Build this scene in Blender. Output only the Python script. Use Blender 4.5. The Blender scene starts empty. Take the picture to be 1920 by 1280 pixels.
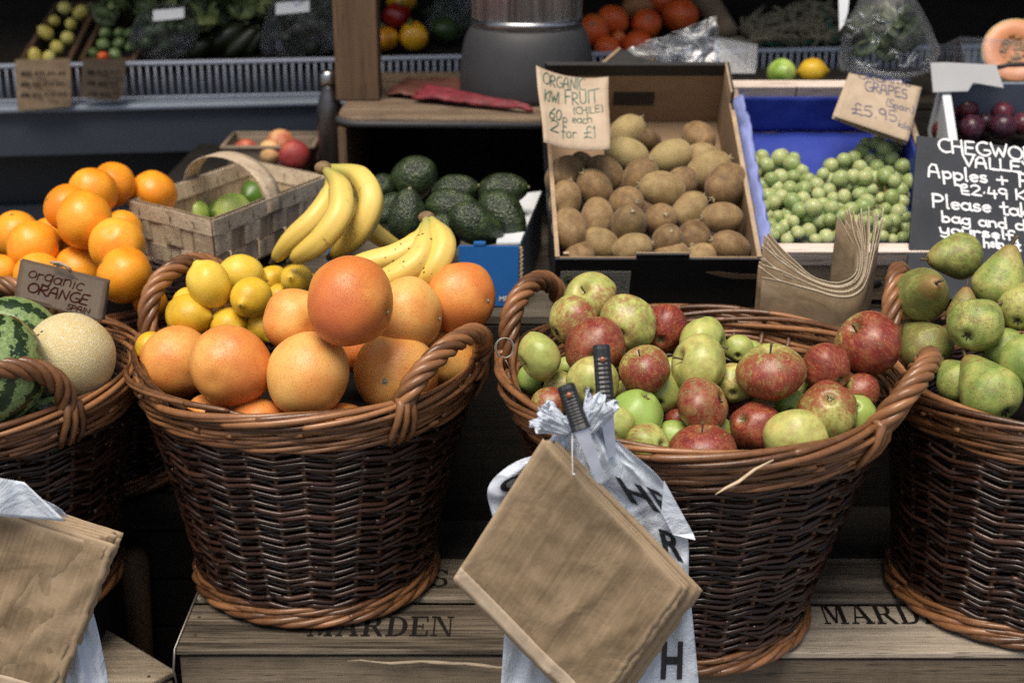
import bpy, math, random
import numpy as np
from mathutils import Vector, Matrix, noise as mnoise

# ------------------------------------------------------------------ camera, sky, sun, exposure
scene = bpy.context.scene
COL = scene.collection
rad = math.radians
FPX = 2667.0                       # focal length in pixels of a 1920 wide picture (50 mm)
PITCH = rad(20.0)
CAM = np.array([0.0, 0.0, 1.5])
cam_data = bpy.data.cameras.new('camera')
cam = bpy.data.objects.new('camera', cam_data)
COL.objects.link(cam)
cam.location = CAM
cam.rotation_euler = (rad(90) - PITCH, 0, 0)
cam_data.sensor_width = 36.0
cam_data.lens = 50.0
cam_data.clip_start = 0.05
cam_data.clip_end = 300
cam_data.dof.use_dof = True
cam_data.dof.focus_distance = 1.72
cam_data.dof.aperture_fstop = 4.0
scene.camera = cam

SUN_EL, SUN_AZ = rad(66), rad(200)   # azimuth measured from +Y (north) clockwise: light comes from behind the camera
world = bpy.data.worlds.new('World')
scene.world = world
world.use_nodes = True
wn = world.node_tree
wn.nodes.clear()
sky = wn.nodes.new('ShaderNodeTexSky')
sky.sky_type = 'NISHITA'
sky.sun_disc = False
sky.sun_elevation = SUN_EL
sky.sun_rotation = SUN_AZ
sky.air_density = 1.0
sky.dust_density = 4.0
sky.ozone_density = 1.0
bg = wn.nodes.new('ShaderNodeBackground')
bg.inputs['Strength'].default_value = 0.05
wo = wn.nodes.new('ShaderNodeOutputWorld')
wn.links.new(sky.outputs[0], bg.inputs['Color'])
wn.links.new(bg.outputs[0], wo.inputs['Surface'])

sun_data = bpy.data.lights.new('sun', 'SUN')
sun_data.energy = 1.5
sun_data.angle = rad(32)
sun_data.color = (1.0, 0.91, 0.78)
sun = bpy.data.objects.new('sun', sun_data)
COL.objects.link(sun)
sdir = Vector((math.sin(SUN_AZ) * math.cos(SUN_EL), math.cos(SUN_AZ) * math.cos(SUN_EL), math.sin(SUN_EL)))
sun.rotation_euler = (-sdir).to_track_quat('-Z', 'Y').to_euler()
sun.location = (0, -2, 6)

scene.view_settings.view_transform = 'Standard'
scene.view_settings.look = 'None'
scene.view_settings.exposure = 1.32
scene.view_settings.gamma = 1.0
scene.cycles.use_denoising = False
scene.cycles.sample_clamp_indirect = 1.2
scene.cycles.sample_clamp_direct = 1.2
scene.cycles.max_bounces = 8
scene.cycles.transparent_max_bounces = 16

# ------------------------------------------------------------------ helpers
RNG = random.Random(7)
CR = np.array([1.0, 0, 0])
CU = np.array([0, math.sin(PITCH), math.cos(PITCH)])
CF = np.array([0, math.cos(PITCH), -math.sin(PITCH)])


def ray(px, py):
    return CR * ((px - 960) / FPX) - CU * ((py - 640) / FPX) + CF


def at(px, py, d):
    return CAM + ray(px, py) * d


def atY(px, py, Y):
    r = ray(px, py)
    return CAM + r * (Y / r[1])


def atZ(px, py, Z):
    r = ray(px, py)
    return CAM + r * ((Z - CAM[2]) / r[2])


def onpl(px, py, P0, n):
    r = ray(px, py)
    n = np.array(n, float)
    return CAM + r * (np.dot(np.array(P0) - CAM, n) / np.dot(r, n))


def depth_of(P):
    return float(np.dot(np.array(P) - CAM, CF))


def c2w(dx, dy, dz):
    """camera-relative direction: right, up, towards the viewer"""
    v = CR * dx + CU * dy - CF * dz
    return v / np.linalg.norm(v)


def nrm(v):
    v = np.array(v, float)
    return v / max(1e-9, np.linalg.norm(v))


class MB:
    """collects shapes and links them as one mesh object"""

    def __init__(self):
        self.V, self.F, self.T, self.M, self.UV = [], [], [], [], []
        self.n = 0
        self.has_uv = False

    def add(self, V, F, tint=0.5, mi=0, uv=None):
        V = np.asarray(V, float).reshape(-1, 3)
        b = self.n
        self.V.append(V)
        self.F.extend([tuple(int(i) + b for i in f) for f in F])
        self.M.extend([mi] * len(F))
        if np.isscalar(tint):
            self.T.append(np.full(len(V), float(tint)))
        else:
            self.T.append(np.asarray(tint, float))
        if uv is None:
            self.UV.append(np.zeros((len(V), 2)))
        else:
            self.UV.append(np.asarray(uv, float))
            self.has_uv = True
        self.n += len(V)

    def tube(self, pts, r, k=6, closed=False, tint=0.5, mi=0, ref=(0, 0, 1), cap=True):
        P = np.asarray(pts, float)
        n = len(P)
        R = np.full(n, float(r)) if np.isscalar(r) else np.asarray(r, float)
        if closed:
            T = np.roll(P, -1, 0) - np.roll(P, 1, 0)
        else:
            T = np.gradient(P, axis=0)
        T /= np.maximum(1e-9, np.linalg.norm(T, axis=1))[:, None]
        if ref is not None:
            A = np.cross(T, np.array(ref, float))
            A /= np.maximum(1e-9, np.linalg.norm(A, axis=1))[:, None]
        else:
            A = np.zeros_like(P)
            t0 = T[0]
            a = np.cross(t0, [0.31, 0.52, 0.79])
            a /= np.linalg.norm(a)
            for i in range(n):
                a = a - T[i] * np.dot(a, T[i])
                a /= max(1e-9, np.linalg.norm(a))
                A[i] = a
        B = np.cross(T, A)
        ang = np.arange(k) * 2 * math.pi / k
        V = P[:, None, :] + R[:, None, None] * (np.cos(ang)[None, :, None] * A[:, None, :] + np.sin(ang)[None, :, None] * B[:, None, :])
        F = []
        m = n if closed else n - 1
        for i in range(m):
            i2 = (i + 1) % n
            for j in range(k):
                j2 = (j + 1) % k
                F.append((i * k + j, i * k + j2, i2 * k + j2, i2 * k + j))
        if cap and not closed:
            F.append(tuple(range(k - 1, -1, -1)))
            F.append(tuple((n - 1) * k + j for j in range(k)))
        t = tint if np.isscalar(tint) else np.repeat(np.asarray(tint, float), k)
        uv = np.zeros((n * k, 2))
        uv[:, 0] = np.repeat(np.linspace(0, 1, n), k)
        uv[:, 1] = np.tile(np.arange(k) / k, n)
        self.add(V.reshape(-1, 3), F, t, mi, uv)

    def box(self, c, s, rot=None, tint=0.5, mi=0):
        c = np.array(c, float)
        s = np.array(s, float) / 2
        V = np.array([[x, y, z] for x in (-1, 1) for y in (-1, 1) for z in (-1, 1)], float) * s
        if rot is not None:
            V = V @ np.asarray(rot, float).T
        F = [(0, 1, 3, 2), (4, 6, 7, 5), (0, 4, 5, 1), (2, 3, 7, 6), (0, 2, 6, 4), (1, 5, 7, 3)]
        self.add(V + c, F, tint, mi)

    def boxa(self, O, ex, ey, ez, tint=0.5, mi=0):
        """box from a corner and three edge vectors"""
        O, ex, ey, ez = (np.array(a, float) for a in (O, ex, ey, ez))
        V = [O + ex * i + ey * j + ez * k for i in (0, 1) for j in (0, 1) for k in (0, 1)]
        F = [(0, 1, 3, 2), (4, 6, 7, 5), (0, 4, 5, 1), (2, 3, 7, 6), (0, 2, 6, 4), (1, 5, 7, 3)]
        self.add(V, F, tint, mi)

    def grid(self, f, nu, nv, tint=0.5, mi=0, closed_u=False, flip=False):
        V, uv = [], []
        for j in range(nv + 1):
            for i in range(nu + (0 if closed_u else 1)):
                V.append(f(i / nu, j / nv))
                uv.append((i / nu, j / nv))
        w = nu if closed_u else nu + 1
        F = []
        for j in range(nv):
            for i in range(nu):
                i2 = (i + 1) % w if closed_u else i + 1
                q = (j * w + i, j * w + i2, (j + 1) * w + i2, (j + 1) * w + i)
                F.append(q[::-1] if flip else q)
        self.add(V, F, tint, mi, uv)

    def sheet(self, f, nu, nv, th, tint=0.5, mi=0, off=(0, 0, 0)):
        """a thin sheet with real thickness: f(u,v) on the front, th metres behind it along +off"""
        off = np.array(off, float)
        F1 = [np.array(f(i / nu, j / nv)) for j in range(nv + 1) for i in range(nu + 1)]
        V = F1 + [p + off * th for p in F1]
        uv = [(i / nu, j / nv) for j in range(nv + 1) for i in range(nu + 1)] * 2
        w = nu + 1
        N = w * (nv + 1)
        F = []
        for j in range(nv):
            for i in range(nu):
                q = (j * w + i, j * w + i + 1, (j + 1) * w + i + 1, (j + 1) * w + i)
                F.append(q)
                F.append(tuple(a + N for a in q[::-1]))
        edge = [j for j in range(w)] + [j * w + nu for j in range(1, nv + 1)] + [nv * w + i for i in range(nu - 1, -1, -1)] + [j * w for j in range(nv - 1, 0, -1)]
        for a, b in zip(edge, edge[1:] + edge[:1]):
            F.append((b, a, a + N, b + N))
        self.add(V, F, tint, mi, uv)

    def prism(self, poly, ez, tint=0.5, mi=0):
        """flat polygon (3-D points) extruded by the vector ez"""
        P = np.asarray(poly, float)
        n = len(P)
        V = np.vstack([P, P + np.array(ez, float)])
        F = [tuple(range(n - 1, -1, -1)), tuple(range(n, 2 * n))]
        F += [(i, (i + 1) % n, n + (i + 1) % n, n + i) for i in range(n)]
        self.add(V, F, tint, mi)

    def lathe(self, c, prof, k=24, tint=0.5, mi=0, axes=None):
        """profile [(r, z)...] turned about the z axis at c"""
        c = np.array(c, float)
        ax = np.eye(3) if axes is None else np.asarray(axes, float)
        V, F = [], []
        for r, z in prof:
            for j in range(k):
                a = 2 * math.pi * j / k
                V.append(c + ax[0] * r * math.cos(a) + ax[1] * r * math.sin(a) + ax[2] * z)
        n = len(prof)
        for i in range(n - 1):
            for j in range(k):
                j2 = (j + 1) % k
                F.append((i * k + j, i * k + j2, (i + 1) * k + j2, (i + 1) * k + j))
        F.append(tuple(range(k - 1, -1, -1)))
        F.append(tuple((n - 1) * k + j for j in range(k)))
        self.add(V, F, tint, mi)

    def ball(self, c, r, nu=16, nv=10, tint=0.5, mi=0, f=None):
        c = np.array(c, float)
        r3 = np.array([r, r, r], float) if np.isscalar(r) else np.array(r, float)
        V = [c + r3 * np.array([0, 0, 1])]
        for j in range(1, nv):
            p = math.pi * j / nv
            for i in range(nu):
                a = 2 * math.pi * i / nu
                V.append(c + r3 * np.array([math.sin(p) * math.cos(a), math.sin(p) * math.sin(a), math.cos(p)]))
        V.append(c - r3 * np.array([0, 0, 1]))
        if f is not None:
            V = [f(v) for v in V]
        F = [(0, 1 + i, 1 + (i + 1) % nu) for i in range(nu)]
        for j in range(nv - 2):
            b = 1 + j * nu
            for i in range(nu):
                i2 = (i + 1) % nu
                F.append((b + i, b + nu + i, b + nu + i2, b + i2))
        b = 1 + (nv - 2) * nu
        L = len(V) - 1
        F += [(L, b + (i + 1) % nu, b + i) for i in range(nu)]
        self.add(V, F, tint, mi)

    def mesh(self, name, mats, origin=(0, 0, 0), smooth=True):
        me = bpy.data.meshes.new(name)
        V = np.vstack(self.V) - np.array(origin, float)
        me.from_pydata(V.tolist(), [], self.F)
        if not isinstance(mats, (list, tuple)):
            mats = [mats]
        for m in mats:
            me.materials.append(m)
        me.polygons.foreach_set('material_index', self.M)
        me.polygons.foreach_set('use_smooth', [smooth] * len(self.F))
        a = me.attributes.new('tint', 'FLOAT', 'POINT')
        a.data.foreach_set('value', np.concatenate(self.T))
        if self.has_uv:
            uvl = me.uv_layers.new(name='UVMap')
            UV = np.vstack(self.UV)
            li = np.zeros(len(me.loops), dtype=np.int32)
            me.loops.foreach_get('vertex_index', li)
            uvl.data.foreach_set('uv', UV[li].ravel())
        me.update()
        return me

    def build(self, name, mats, parent=None, smooth=True, bevel=0.0, loc=None, auto=None):
        """world-space shapes -> object (child of parent if given)"""
        if parent is not None:
            o0 = world_loc(parent)
        else:
            o0 = np.array(loc if loc is not None else [0, 0, 0], float)
        me = self.mesh(name, mats, o0, smooth)
        o = bpy.data.objects.new(name, me)
        COL.objects.link(o)
        if parent is not None:
            o.parent = parent
        else:
            o.location = o0
        if bevel:
            b = o.modifiers.new('bevel', 'BEVEL')
            b.width = bevel
            b.segments = 2
            b.limit_method = 'ANGLE'
        return o


def world_loc(o):
    p = np.zeros(3)
    while o is not None:
        p += np.array(o.location)
        o = o.parent
    return p


USED_LABELS = {}


def tag(o, label, cat, group=None, kind=None):
    o['label'] = label
    o['category'] = cat
    if group:
        o['group'] = group
    if kind:
        o['kind'] = kind
    USED_LABELS.setdefault(label, []).append(o.name)
    n = len(label.split())
    if not 4 <= n <= 16:
        print('LABEL LENGTH', n, label)
    return o


def thing(name, loc, label, cat, group=None):
    o = bpy.data.objects.new(name, None)
    COL.objects.link(o)
    o.location = loc
    o.empty_display_size = 0.05
    return tag(o, label, cat, group)


def structure(o):
    o['kind'] = 'structure'
    return o


# ------------------------------------------------------------------ material helpers
class NT:
    def __init__(self, name):
        self.m = bpy.data.materials.new(name)
        self.m.use_nodes = True
        self.t = self.m.node_tree
        self.t.nodes.clear()
        self.out = self.t.nodes.new('ShaderNodeOutputMaterial')

    def node(self, typ, **props):
        n = self.t.nodes.new(typ)
        for k, v in props.items():
            setattr(n, k, v)
        return n

    def put(self, sock, v):
        if isinstance(v, bpy.types.NodeSocket):
            self.t.links.new(v, sock)
        elif v is not None:
            if isinstance(v, (tuple, list)) and len(v) == 3 and sock.type == 'RGBA':
                v = (*v, 1)
            sock.default_value = v

    def coord(self, kind='Object', scale=None, rot=None, loc=None):
        s = self.node('ShaderNodeTexCoord').outputs[kind]
        if scale is None and rot is None and loc is None:
            return s
        mp = self.node('ShaderNodeMapping')
        self.put(mp.inputs['Vector'], s)
        if scale is not None:
            mp.inputs['Scale'].default_value = scale if not np.isscalar(scale) else (scale,) * 3
        if rot is not None:
            mp.inputs['Rotation'].default_value = rot
        if loc is not None:
            self.put(mp.inputs['Location'], loc)
        return mp.outputs[0]

    def addv(self, a, b):
        n = self.node('ShaderNodeVectorMath', operation='ADD')
        self.put(n.inputs[0], a)
        self.put(n.inputs[1], b)
        return n.outputs[0]

    def randv(self, k=37.0):
        """a per-object offset so that copies do not share one pattern"""
        oi = self.node('ShaderNodeObjectInfo')
        n = self.node('ShaderNodeVectorMath', operation='SCALE')
        c = self.node('ShaderNodeCombineXYZ')
        self.put(c.inputs[0], oi.outputs['Random'])
        m = self.math('MULTIPLY', oi.outputs['Random'], 1.7)
        self.put(c.inputs[1], m)
        self.put(c.inputs[2], oi.outputs['Random'])
        self.put(n.inputs[0], c.outputs[0])
        n.inputs['Scale'].default_value = k
        return n.outputs[0]

    def noise(self, vec, scale, detail=3, rough=0.55, dist=0.0):
        n = self.node('ShaderNodeTexNoise')
        self.put(n.inputs['Vector'], vec)
        n.inputs['Scale'].default_value = scale
        n.inputs['Detail'].default_value = detail
        n.inputs['Roughness'].default_value = rough
        n.inputs['Distortion'].default_value = dist
        return n.outputs[0]

    def voro(self, vec, scale, feature='F1', rand=1.0):
        n = self.node('ShaderNodeTexVoronoi', feature=feature)
        self.put(n.inputs['Vector'], vec)
        n.inputs['Scale'].default_value = scale
        n.inputs['Randomness'].default_value = rand
        return n.outputs['Distance']

    def ramp(self, fac, stops, interp='LINEAR'):
        n = self.node('ShaderNodeValToRGB')
        n.color_ramp.interpolation = interp
        while len(n.color_ramp.elements) < len(stops):
            n.color_ramp.elements.new(0.5)
        for e, (p, c) in zip(n.color_ramp.elements, stops):
            e.position = p
            e.color = (c, c, c, 1) if np.isscalar(c) else (*c[:3], 1)
        self.put(n.inputs[0], fac)
        return n.outputs[0]

    def mix(self, fac, a, b, blend='MIX'):
        n = self.node('ShaderNodeMix', data_type='RGBA', blend_type=blend)
        self.put(n.inputs[0], fac)
        self.put(n.inputs[6], a)
        self.put(n.inputs[7], b)
        return n.outputs[2]

    def math(self, op, a, b=None, c=None, clamp=False):
        n = self.node('ShaderNodeMath', operation=op, use_clamp=clamp)
        self.put(n.inputs[0], a)
        if b is not None:
            self.put(n.inputs[1], b)
        if c is not None:
            self.put(n.inputs[2], c)
        return n.outputs[0]

    def maprange(self, v, a, b, c=0.0, d=1.0):
        n = self.node('ShaderNodeMapRange')
        self.put(n.inputs[0], v)
        for i, x in enumerate((a, b, c, d)):
            self.put(n.inputs[i + 1], x)
        return n.outputs[0]

    def attr(self, name='tint'):
        return self.node('ShaderNodeAttribute', attribute_name=name).outputs['Fac']

    def objcol(self):
        oi = self.node('ShaderNodeObjectInfo')
        s = self.node('ShaderNodeSeparateColor')
        self.put(s.inputs[0], oi.outputs['Color'])
        return s.outputs[0], s.outputs[1], s.outputs[2]

    def objrand(self):
        return self.node('ShaderNodeObjectInfo').outputs['Random']

    def sep(self, v):
        n = self.node('ShaderNodeSeparateXYZ')
        self.put(n.inputs[0], v)
        return n.outputs

    def bump(self, h, strength=0.5, dist=0.002, normal=None):
        n = self.node('ShaderNodeBump')
        n.inputs['Strength'].default_value = strength
        n.inputs['Distance'].default_value = dist
        self.put(n.inputs['Height'], h)
        if normal is not None:
            self.put(n.inputs['Normal'], normal)
        return n.outputs[0]

    def bsdf(self, color, rough=0.5, normal=None, **kw):
        b = self.node('ShaderNodeBsdfPrincipled')
        self.put(b.inputs['Base Color'], color)
        self.put(b.inputs['Roughness'], rough)
        if normal is not None:
            self.put(b.inputs['Normal'], normal)
        names = dict(spec='Specular IOR Level', metal='Metallic', coat='Coat Weight', coatr='Coat Roughness', sheen='Sheen Weight',
                     sheenr='Sheen Roughness', sss='Subsurface Weight', ssr='Subsurface Scale', trans='Transmission Weight', ior='IOR', alpha='Alpha')
        for k, v in kw.items():
            self.put(b.inputs[names[k]], v)
        return b

    def done(self, shader):
        self.t.links.new(shader if isinstance(shader, bpy.types.NodeSocket) else shader.outputs[0], self.out.inputs['Surface'])
        return self.m


def plain(name, col, rough=0.6, vary=0.15, scale=30, bumpd=0.0, **kw):
    t = NT(name)
    v = t.addv(t.coord(), t.randv())
    n = t.noise(v, scale, 4)
    n2 = t.noise(v, scale * 0.17, 2)
    f = t.math('MULTIPLY', t.math('ADD', n, n2), 0.5)
    lo = tuple(c * (1 - vary) for c in col)
    hi = tuple(min(1, c * (1 + vary)) for c in col)
    c = t.ramp(f, [(0.3, lo), (0.7, hi)])
    nb = t.bump(n, 0.6, bumpd) if bumpd else None
    return t.done(t.bsdf(c, rough, nb, **kw))
# ------------------------------------------------------------------ materials
def wicker_mat(name, dark, light, rough=0.34):
    t = NT(name)
    tint = t.attr()
    v = t.coord()
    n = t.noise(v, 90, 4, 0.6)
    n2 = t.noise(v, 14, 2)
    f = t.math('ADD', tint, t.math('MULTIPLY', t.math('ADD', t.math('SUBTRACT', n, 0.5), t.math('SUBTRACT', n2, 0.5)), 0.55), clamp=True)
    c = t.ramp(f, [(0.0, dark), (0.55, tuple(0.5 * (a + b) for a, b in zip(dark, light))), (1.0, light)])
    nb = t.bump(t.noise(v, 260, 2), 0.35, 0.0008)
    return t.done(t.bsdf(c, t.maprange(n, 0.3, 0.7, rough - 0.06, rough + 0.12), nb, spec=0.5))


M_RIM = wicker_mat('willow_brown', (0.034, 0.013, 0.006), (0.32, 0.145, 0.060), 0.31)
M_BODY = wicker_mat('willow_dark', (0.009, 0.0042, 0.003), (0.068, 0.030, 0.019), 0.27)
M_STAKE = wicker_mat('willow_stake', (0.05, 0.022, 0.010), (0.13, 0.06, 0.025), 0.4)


def wood_mat(name, dark, light, axis=0, rough=0.75, stain=(0.02, 0.015, 0.01), fine=1.0):
    t = NT(name)
    sc = [60.0, 60.0, 60.0]
    sc[axis] = 2.2
    v = t.coord('Object', tuple(sc))
    tint = t.attr()
    vv = t.addv(v, t.mix(1.0, (0, 0, 0), (0, 0, 0)))
    cx = t.node('ShaderNodeCombineXYZ')
    t.put(cx.inputs[0], t.math('MULTIPLY', tint, 53.0))
    t.put(cx.inputs[1], t.math('MULTIPLY', tint, 31.0))
    vv = t.addv(v, cx.outputs[0])
    g = t.noise(vv, 2.2 * fine, 8, 0.74, 0.6)
    g2 = t.noise(vv, 0.5, 3, 0.5, 0.4)
    fine_g = t.noise(vv, 9 * fine, 2, 0.6)
    f = t.math('ADD', t.math('MULTIPLY', g, 0.55), t.math('MULTIPLY', g2, 0.45))
    f = t.math('ADD', f, t.math('MULTIPLY', t.math('SUBTRACT', tint, 0.5), 0.35))
    c = t.ramp(f, [(0.30, dark), (0.50, tuple(0.55 * a + 0.45 * b for a, b in zip(dark, light))), (0.72, light)])
    blot = t.noise(t.coord(), 9, 4, 0.65)
    c = t.mix(t.ramp(blot, [(0.48, 0.0), (0.72, 0.65)]), c, stain)
    crack = t.ramp(fine_g, [(0.32, 1.0), (0.40, 0.0)])
    c = t.mix(t.math('MULTIPLY', crack, 0.75), c, tuple(x * 0.35 for x in dark))
    nb = t.bump(t.math('ADD', g, t.math('MULTIPLY', fine_g, 0.5)), 0.55, 0.0025)
    return t.done(t.bsdf(c, rough, nb, spec=0.3))


M_CRATE = wood_mat('weathered_crate_wood', (0.026, 0.019, 0.013), (0.50, 0.41, 0.30), 0, stain=(0.08, 0.058, 0.04))
M_CRATE_GREY = wood_mat('grey_weathered_crate_wood', (0.026, 0.021, 0.016), (0.42, 0.36, 0.28), 0, stain=(0.08, 0.064, 0.048))
M_CRATE_FRONT = wood_mat('shaded_weathered_front_board', (0.016, 0.012, 0.008), (0.21, 0.165, 0.115), 0, stain=(0.03, 0.022, 0.015))  # weathered wood, darkened to put shade into the front faces
M_CRATE_END = wood_mat('weathered_crate_wood_end', (0.04, 0.03, 0.02), (0.20, 0.16, 0.11), 1)
M_PLY = wood_mat('old_plywood', (0.060, 0.036, 0.020), (0.17, 0.105, 0.06), 2, 0.6, stain=(0.07, 0.045, 0.028), fine=0.6)
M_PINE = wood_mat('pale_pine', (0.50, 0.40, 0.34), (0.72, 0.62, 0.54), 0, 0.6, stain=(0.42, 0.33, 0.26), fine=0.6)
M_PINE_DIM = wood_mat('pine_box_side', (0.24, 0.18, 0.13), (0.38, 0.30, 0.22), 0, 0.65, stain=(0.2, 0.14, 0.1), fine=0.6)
M_SHADE_DARKWOOD = wood_mat('shade_dark_wood', (0.005, 0.004, 0.003), (0.018, 0.014, 0.010), 0)  # dark wood taken near black to stand in for shade behind the baskets
M_CHIP = wood_mat('chip_wood', (0.30, 0.225, 0.145), (0.70, 0.58, 0.42), 0, 0.7, stain=(0.38, 0.27, 0.17), fine=0.4)
M_CHIP_Z = wood_mat('chip_wood_upright', (0.28, 0.20, 0.125), (0.64, 0.51, 0.35), 2, 0.7, stain=(0.36, 0.25, 0.15), fine=0.4)


def citrus(name, stops, pore=52, rough=0.38, bumps=0.35, redden=None, lum=0.0):
    t = NT(name)
    v0 = t.coord()
    v = t.addv(v0, t.randv())
    big = t.noise(v, 0.9, 2, 0.5)
    mid = t.noise(v, 5, 3, 0.6)
    r, g, b = t.objcol()
    f = t.math('ADD', t.math('ADD', t.math('MULTIPLY', big, 0.75), t.math('MULTIPLY', mid, 0.25)), t.math('SUBTRACT', r, 0.5))
    c = t.ramp(f, stops)
    if redden is not None:
        x = t.sep(v0)[0]
        m = t.math('ADD', t.math('MULTIPLY', x, 0.6), t.math('SUBTRACT', t.noise(v, 1.6, 2), 0.4))
        m = t.math('MULTIPLY', t.maprange(m, 0.15, 0.75), g, clamp=True)
        c = t.mix(m, c, redden)
    vor = t.voro(v, pore, 'F1')
    pit = t.ramp(vor, [(0.0, 0.0), (0.28, 1.0)])
    fine = t.noise(v, pore * 0.45, 3, 0.6)
    c = t.mix(t.ramp(vor, [(0.06, 0.42), (0.2, 0.0)]), c, tuple(x * 0.42 for x in stops[-1][1]))
    blem = t.noise(v, 7, 5, 0.75)
    c = t.mix(t.ramp(blem, [(0.69, 0.0), (0.76, 0.45)]), c, (0.18, 0.09, 0.03))
    h = t.math('ADD', pit, t.math('MULTIPLY', fine, 0.35))
    nb = t.bump(h, bumps, 0.0012)
    return t.done(t.bsdf(c, t.maprange(mid, 0.3, 0.7, rough - 0.05, rough + 0.08), nb, spec=0.45, sss=0.06, ssr=0.004))


M_GRAPEFRUIT = citrus('grapefruit_skin', [(0.28, (0.76, 0.43, 0.12)), (0.46, (0.72, 0.315, 0.072)), (0.66, (0.64, 0.195, 0.042))], 34, 0.40, 0.8, (0.52, 0.125, 0.04))
M_ORANGE = citrus('orange_skin', [(0.3, (0.90, 0.43, 0.045)), (0.5, (0.86, 0.33, 0.018)), (0.7, (0.74, 0.23, 0.010))], 36, 0.34, 0.65)
M_LEMON = citrus('lemon_skin', [(0.3, (0.76, 0.53, 0.075)), (0.5, (0.70, 0.44, 0.028)), (0.7, (0.54, 0.32, 0.018))], 24, 0.40, 0.55)
M_LIME = citrus('lime_skin', [(0.3, (0.46, 0.56, 0.16)), (0.5, (0.26, 0.42, 0.07)), (0.7, (0.06, 0.14, 0.012))], 26, 0.33, 0.3)


def apple_mat():
    t = NT('apple_skin')
    v0 = t.coord()
    v = t.addv(v0, t.randv())
    r, g, b = t.objcol()
    xyz = t.sep(v0)
    mpn = t.node('ShaderNodeMapping')
    t.put(mpn.inputs[0], v)
    mpn.inputs['Scale'].default_value = (7, 7, 0.8)
    streak = t.noise(mpn.outputs[0], 1.3, 4, 0.62)
    mot = t.noise(v, 2.1, 3, 0.55)
    sp = t.noise(v, 22, 3, 0.7)
    green = t.ramp(t.noise(v, 1.6, 3), [(0.3, (0.30, 0.37, 0.085)), (0.55, (0.47, 0.47, 0.14)), (0.72, (0.56, 0.47, 0.15))])
    gl = t.mix(b, green, (0.27, 0.40, 0.085))
    red = t.ramp(t.math('ADD', t.math('MULTIPLY', streak, 0.6), t.math('MULTIPLY', mot, 0.4)),
                 [(0.32, (0.085, 0.010, 0.010)), (0.5, (0.21, 0.028, 0.020)), (0.68, (0.36, 0.13, 0.05))])
    m = t.math('ADD', t.math('MULTIPLY', xyz[0], 0.42), t.math('MULTIPLY', t.math('SUBTRACT', streak, 0.5), 1.35))
    m = t.math('ADD', m, t.math('MULTIPLY', t.math('SUBTRACT', mot, 0.5), 1.3))
    m = t.math('ADD', m, t.math('MULTIPLY', t.math('SUBTRACT', sp, 0.5), 0.5))
    m = t.math('ADD', m, t.math('MULTIPLY', t.math('SUBTRACT', r, 0.5), 1.7))
    m = t.maprange(m, -0.08, 0.46)
    c = t.mix(m, gl, red)
    rus = t.noise(v, 3.4, 5, 0.72)
    rm = t.math('MULTIPLY', t.ramp(rus, [(0.42, 0.0), (0.62, 1.0)]), t.math('ADD', g, 0.18), clamp=True)
    c = t.mix(rm, c, (0.25, 0.14, 0.055))
    # stem bowl is russet
    rho = t.math('SQRT', t.math('ADD', t.math('MULTIPLY', xyz[0], xyz[0]), t.math('MULTIPLY', xyz[1], xyz[1])))
    bowl = t.math('ADD', rho, t.math('MULTIPLY', t.math('SUBTRACT', rus, 0.5), 0.5))
    c = t.mix(t.maprange(bowl, 0.26, 0.06, 0.0, 0.75), c, (0.20, 0.17, 0.06))
    len_ = t.voro(v, 13)
    c = t.mix(t.ramp(len_, [(0.08, 0.8), (0.17, 0.0)]), c, (0.66, 0.54, 0.30))
    bru = t.noise(t.addv(v, (9.1, 3.3, 5.2)), 4.5, 3, 0.6)
    c = t.mix(t.ramp(bru, [(0.72, 0.0), (0.76, 0.6)]), c, (0.10, 0.06, 0.025))
    nb = t.bump(t.math('ADD', sp, t.math('MULTIPLY', mot, 2.0)), 0.14, 0.002)
    return t.done(t.bsdf(c, t.maprange(sp, 0.3, 0.7, 0.27, 0.44), nb, spec=0.45))


M_APPLE = apple_mat()


def pear_mat():
    t = NT('pear_skin')
    v = t.addv(t.coord(), t.randv())
    r, g, b = t.objcol()
    n = t.noise(v, 1.7, 3)
    c = t.ramp(t.math('ADD', n, t.math('MULTIPLY', t.math('SUBTRACT', r, 0.5), 0.5)),
               [(0.32, (0.16, 0.245, 0.055)), (0.5, (0.275, 0.345, 0.085)), (0.68, (0.43, 0.42, 0.125))])
    rus = t.noise(v, 3.0, 6, 0.75)
    spk = t.noise(v, 24, 4, 0.75)
    m = t.math('ADD', t.math('MULTIPLY', rus, 0.55), t.math('MULTIPLY', spk, 0.45))
    m = t.math('ADD', m, t.math('MULTIPLY', t.math('SUBTRACT', g, 0.4), 0.20))
    c = t.mix(t.ramp(m, [(0.49, 0.0), (0.60, 0.85)]), c, (0.16, 0.115, 0.04))
    dots = t.voro(v, 17)
    c = t.mix(t.ramp(dots, [(0.08, 0.8), (0.17, 0.0)]), c, (0.07, 0.05, 0.02))
    z = t.sep(t.coord())[2]
    c = t.mix(t.math('MULTIPLY', t.maprange(t.math('ADD', z, t.math('MULTIPLY', rus, 0.7)), 1.25, 1.9), 0.8), c, (0.27, 0.15, 0.05))
    sc = t.noise(t.addv(v, (4, 8, 1)), 2.6, 3, 0.6)
    c = t.mix(t.ramp(sc, [(0.73, 0.0), (0.75, 0.85)]), c, (0.03, 0.018, 0.01))
    nb = t.bump(t.math('ADD', spk, t.math('MULTIPLY', rus, 1.5)), 0.22, 0.002)
    return t.done(t.bsdf(c, 0.45, nb, spec=0.4))


M_PEAR = pear_mat()


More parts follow.
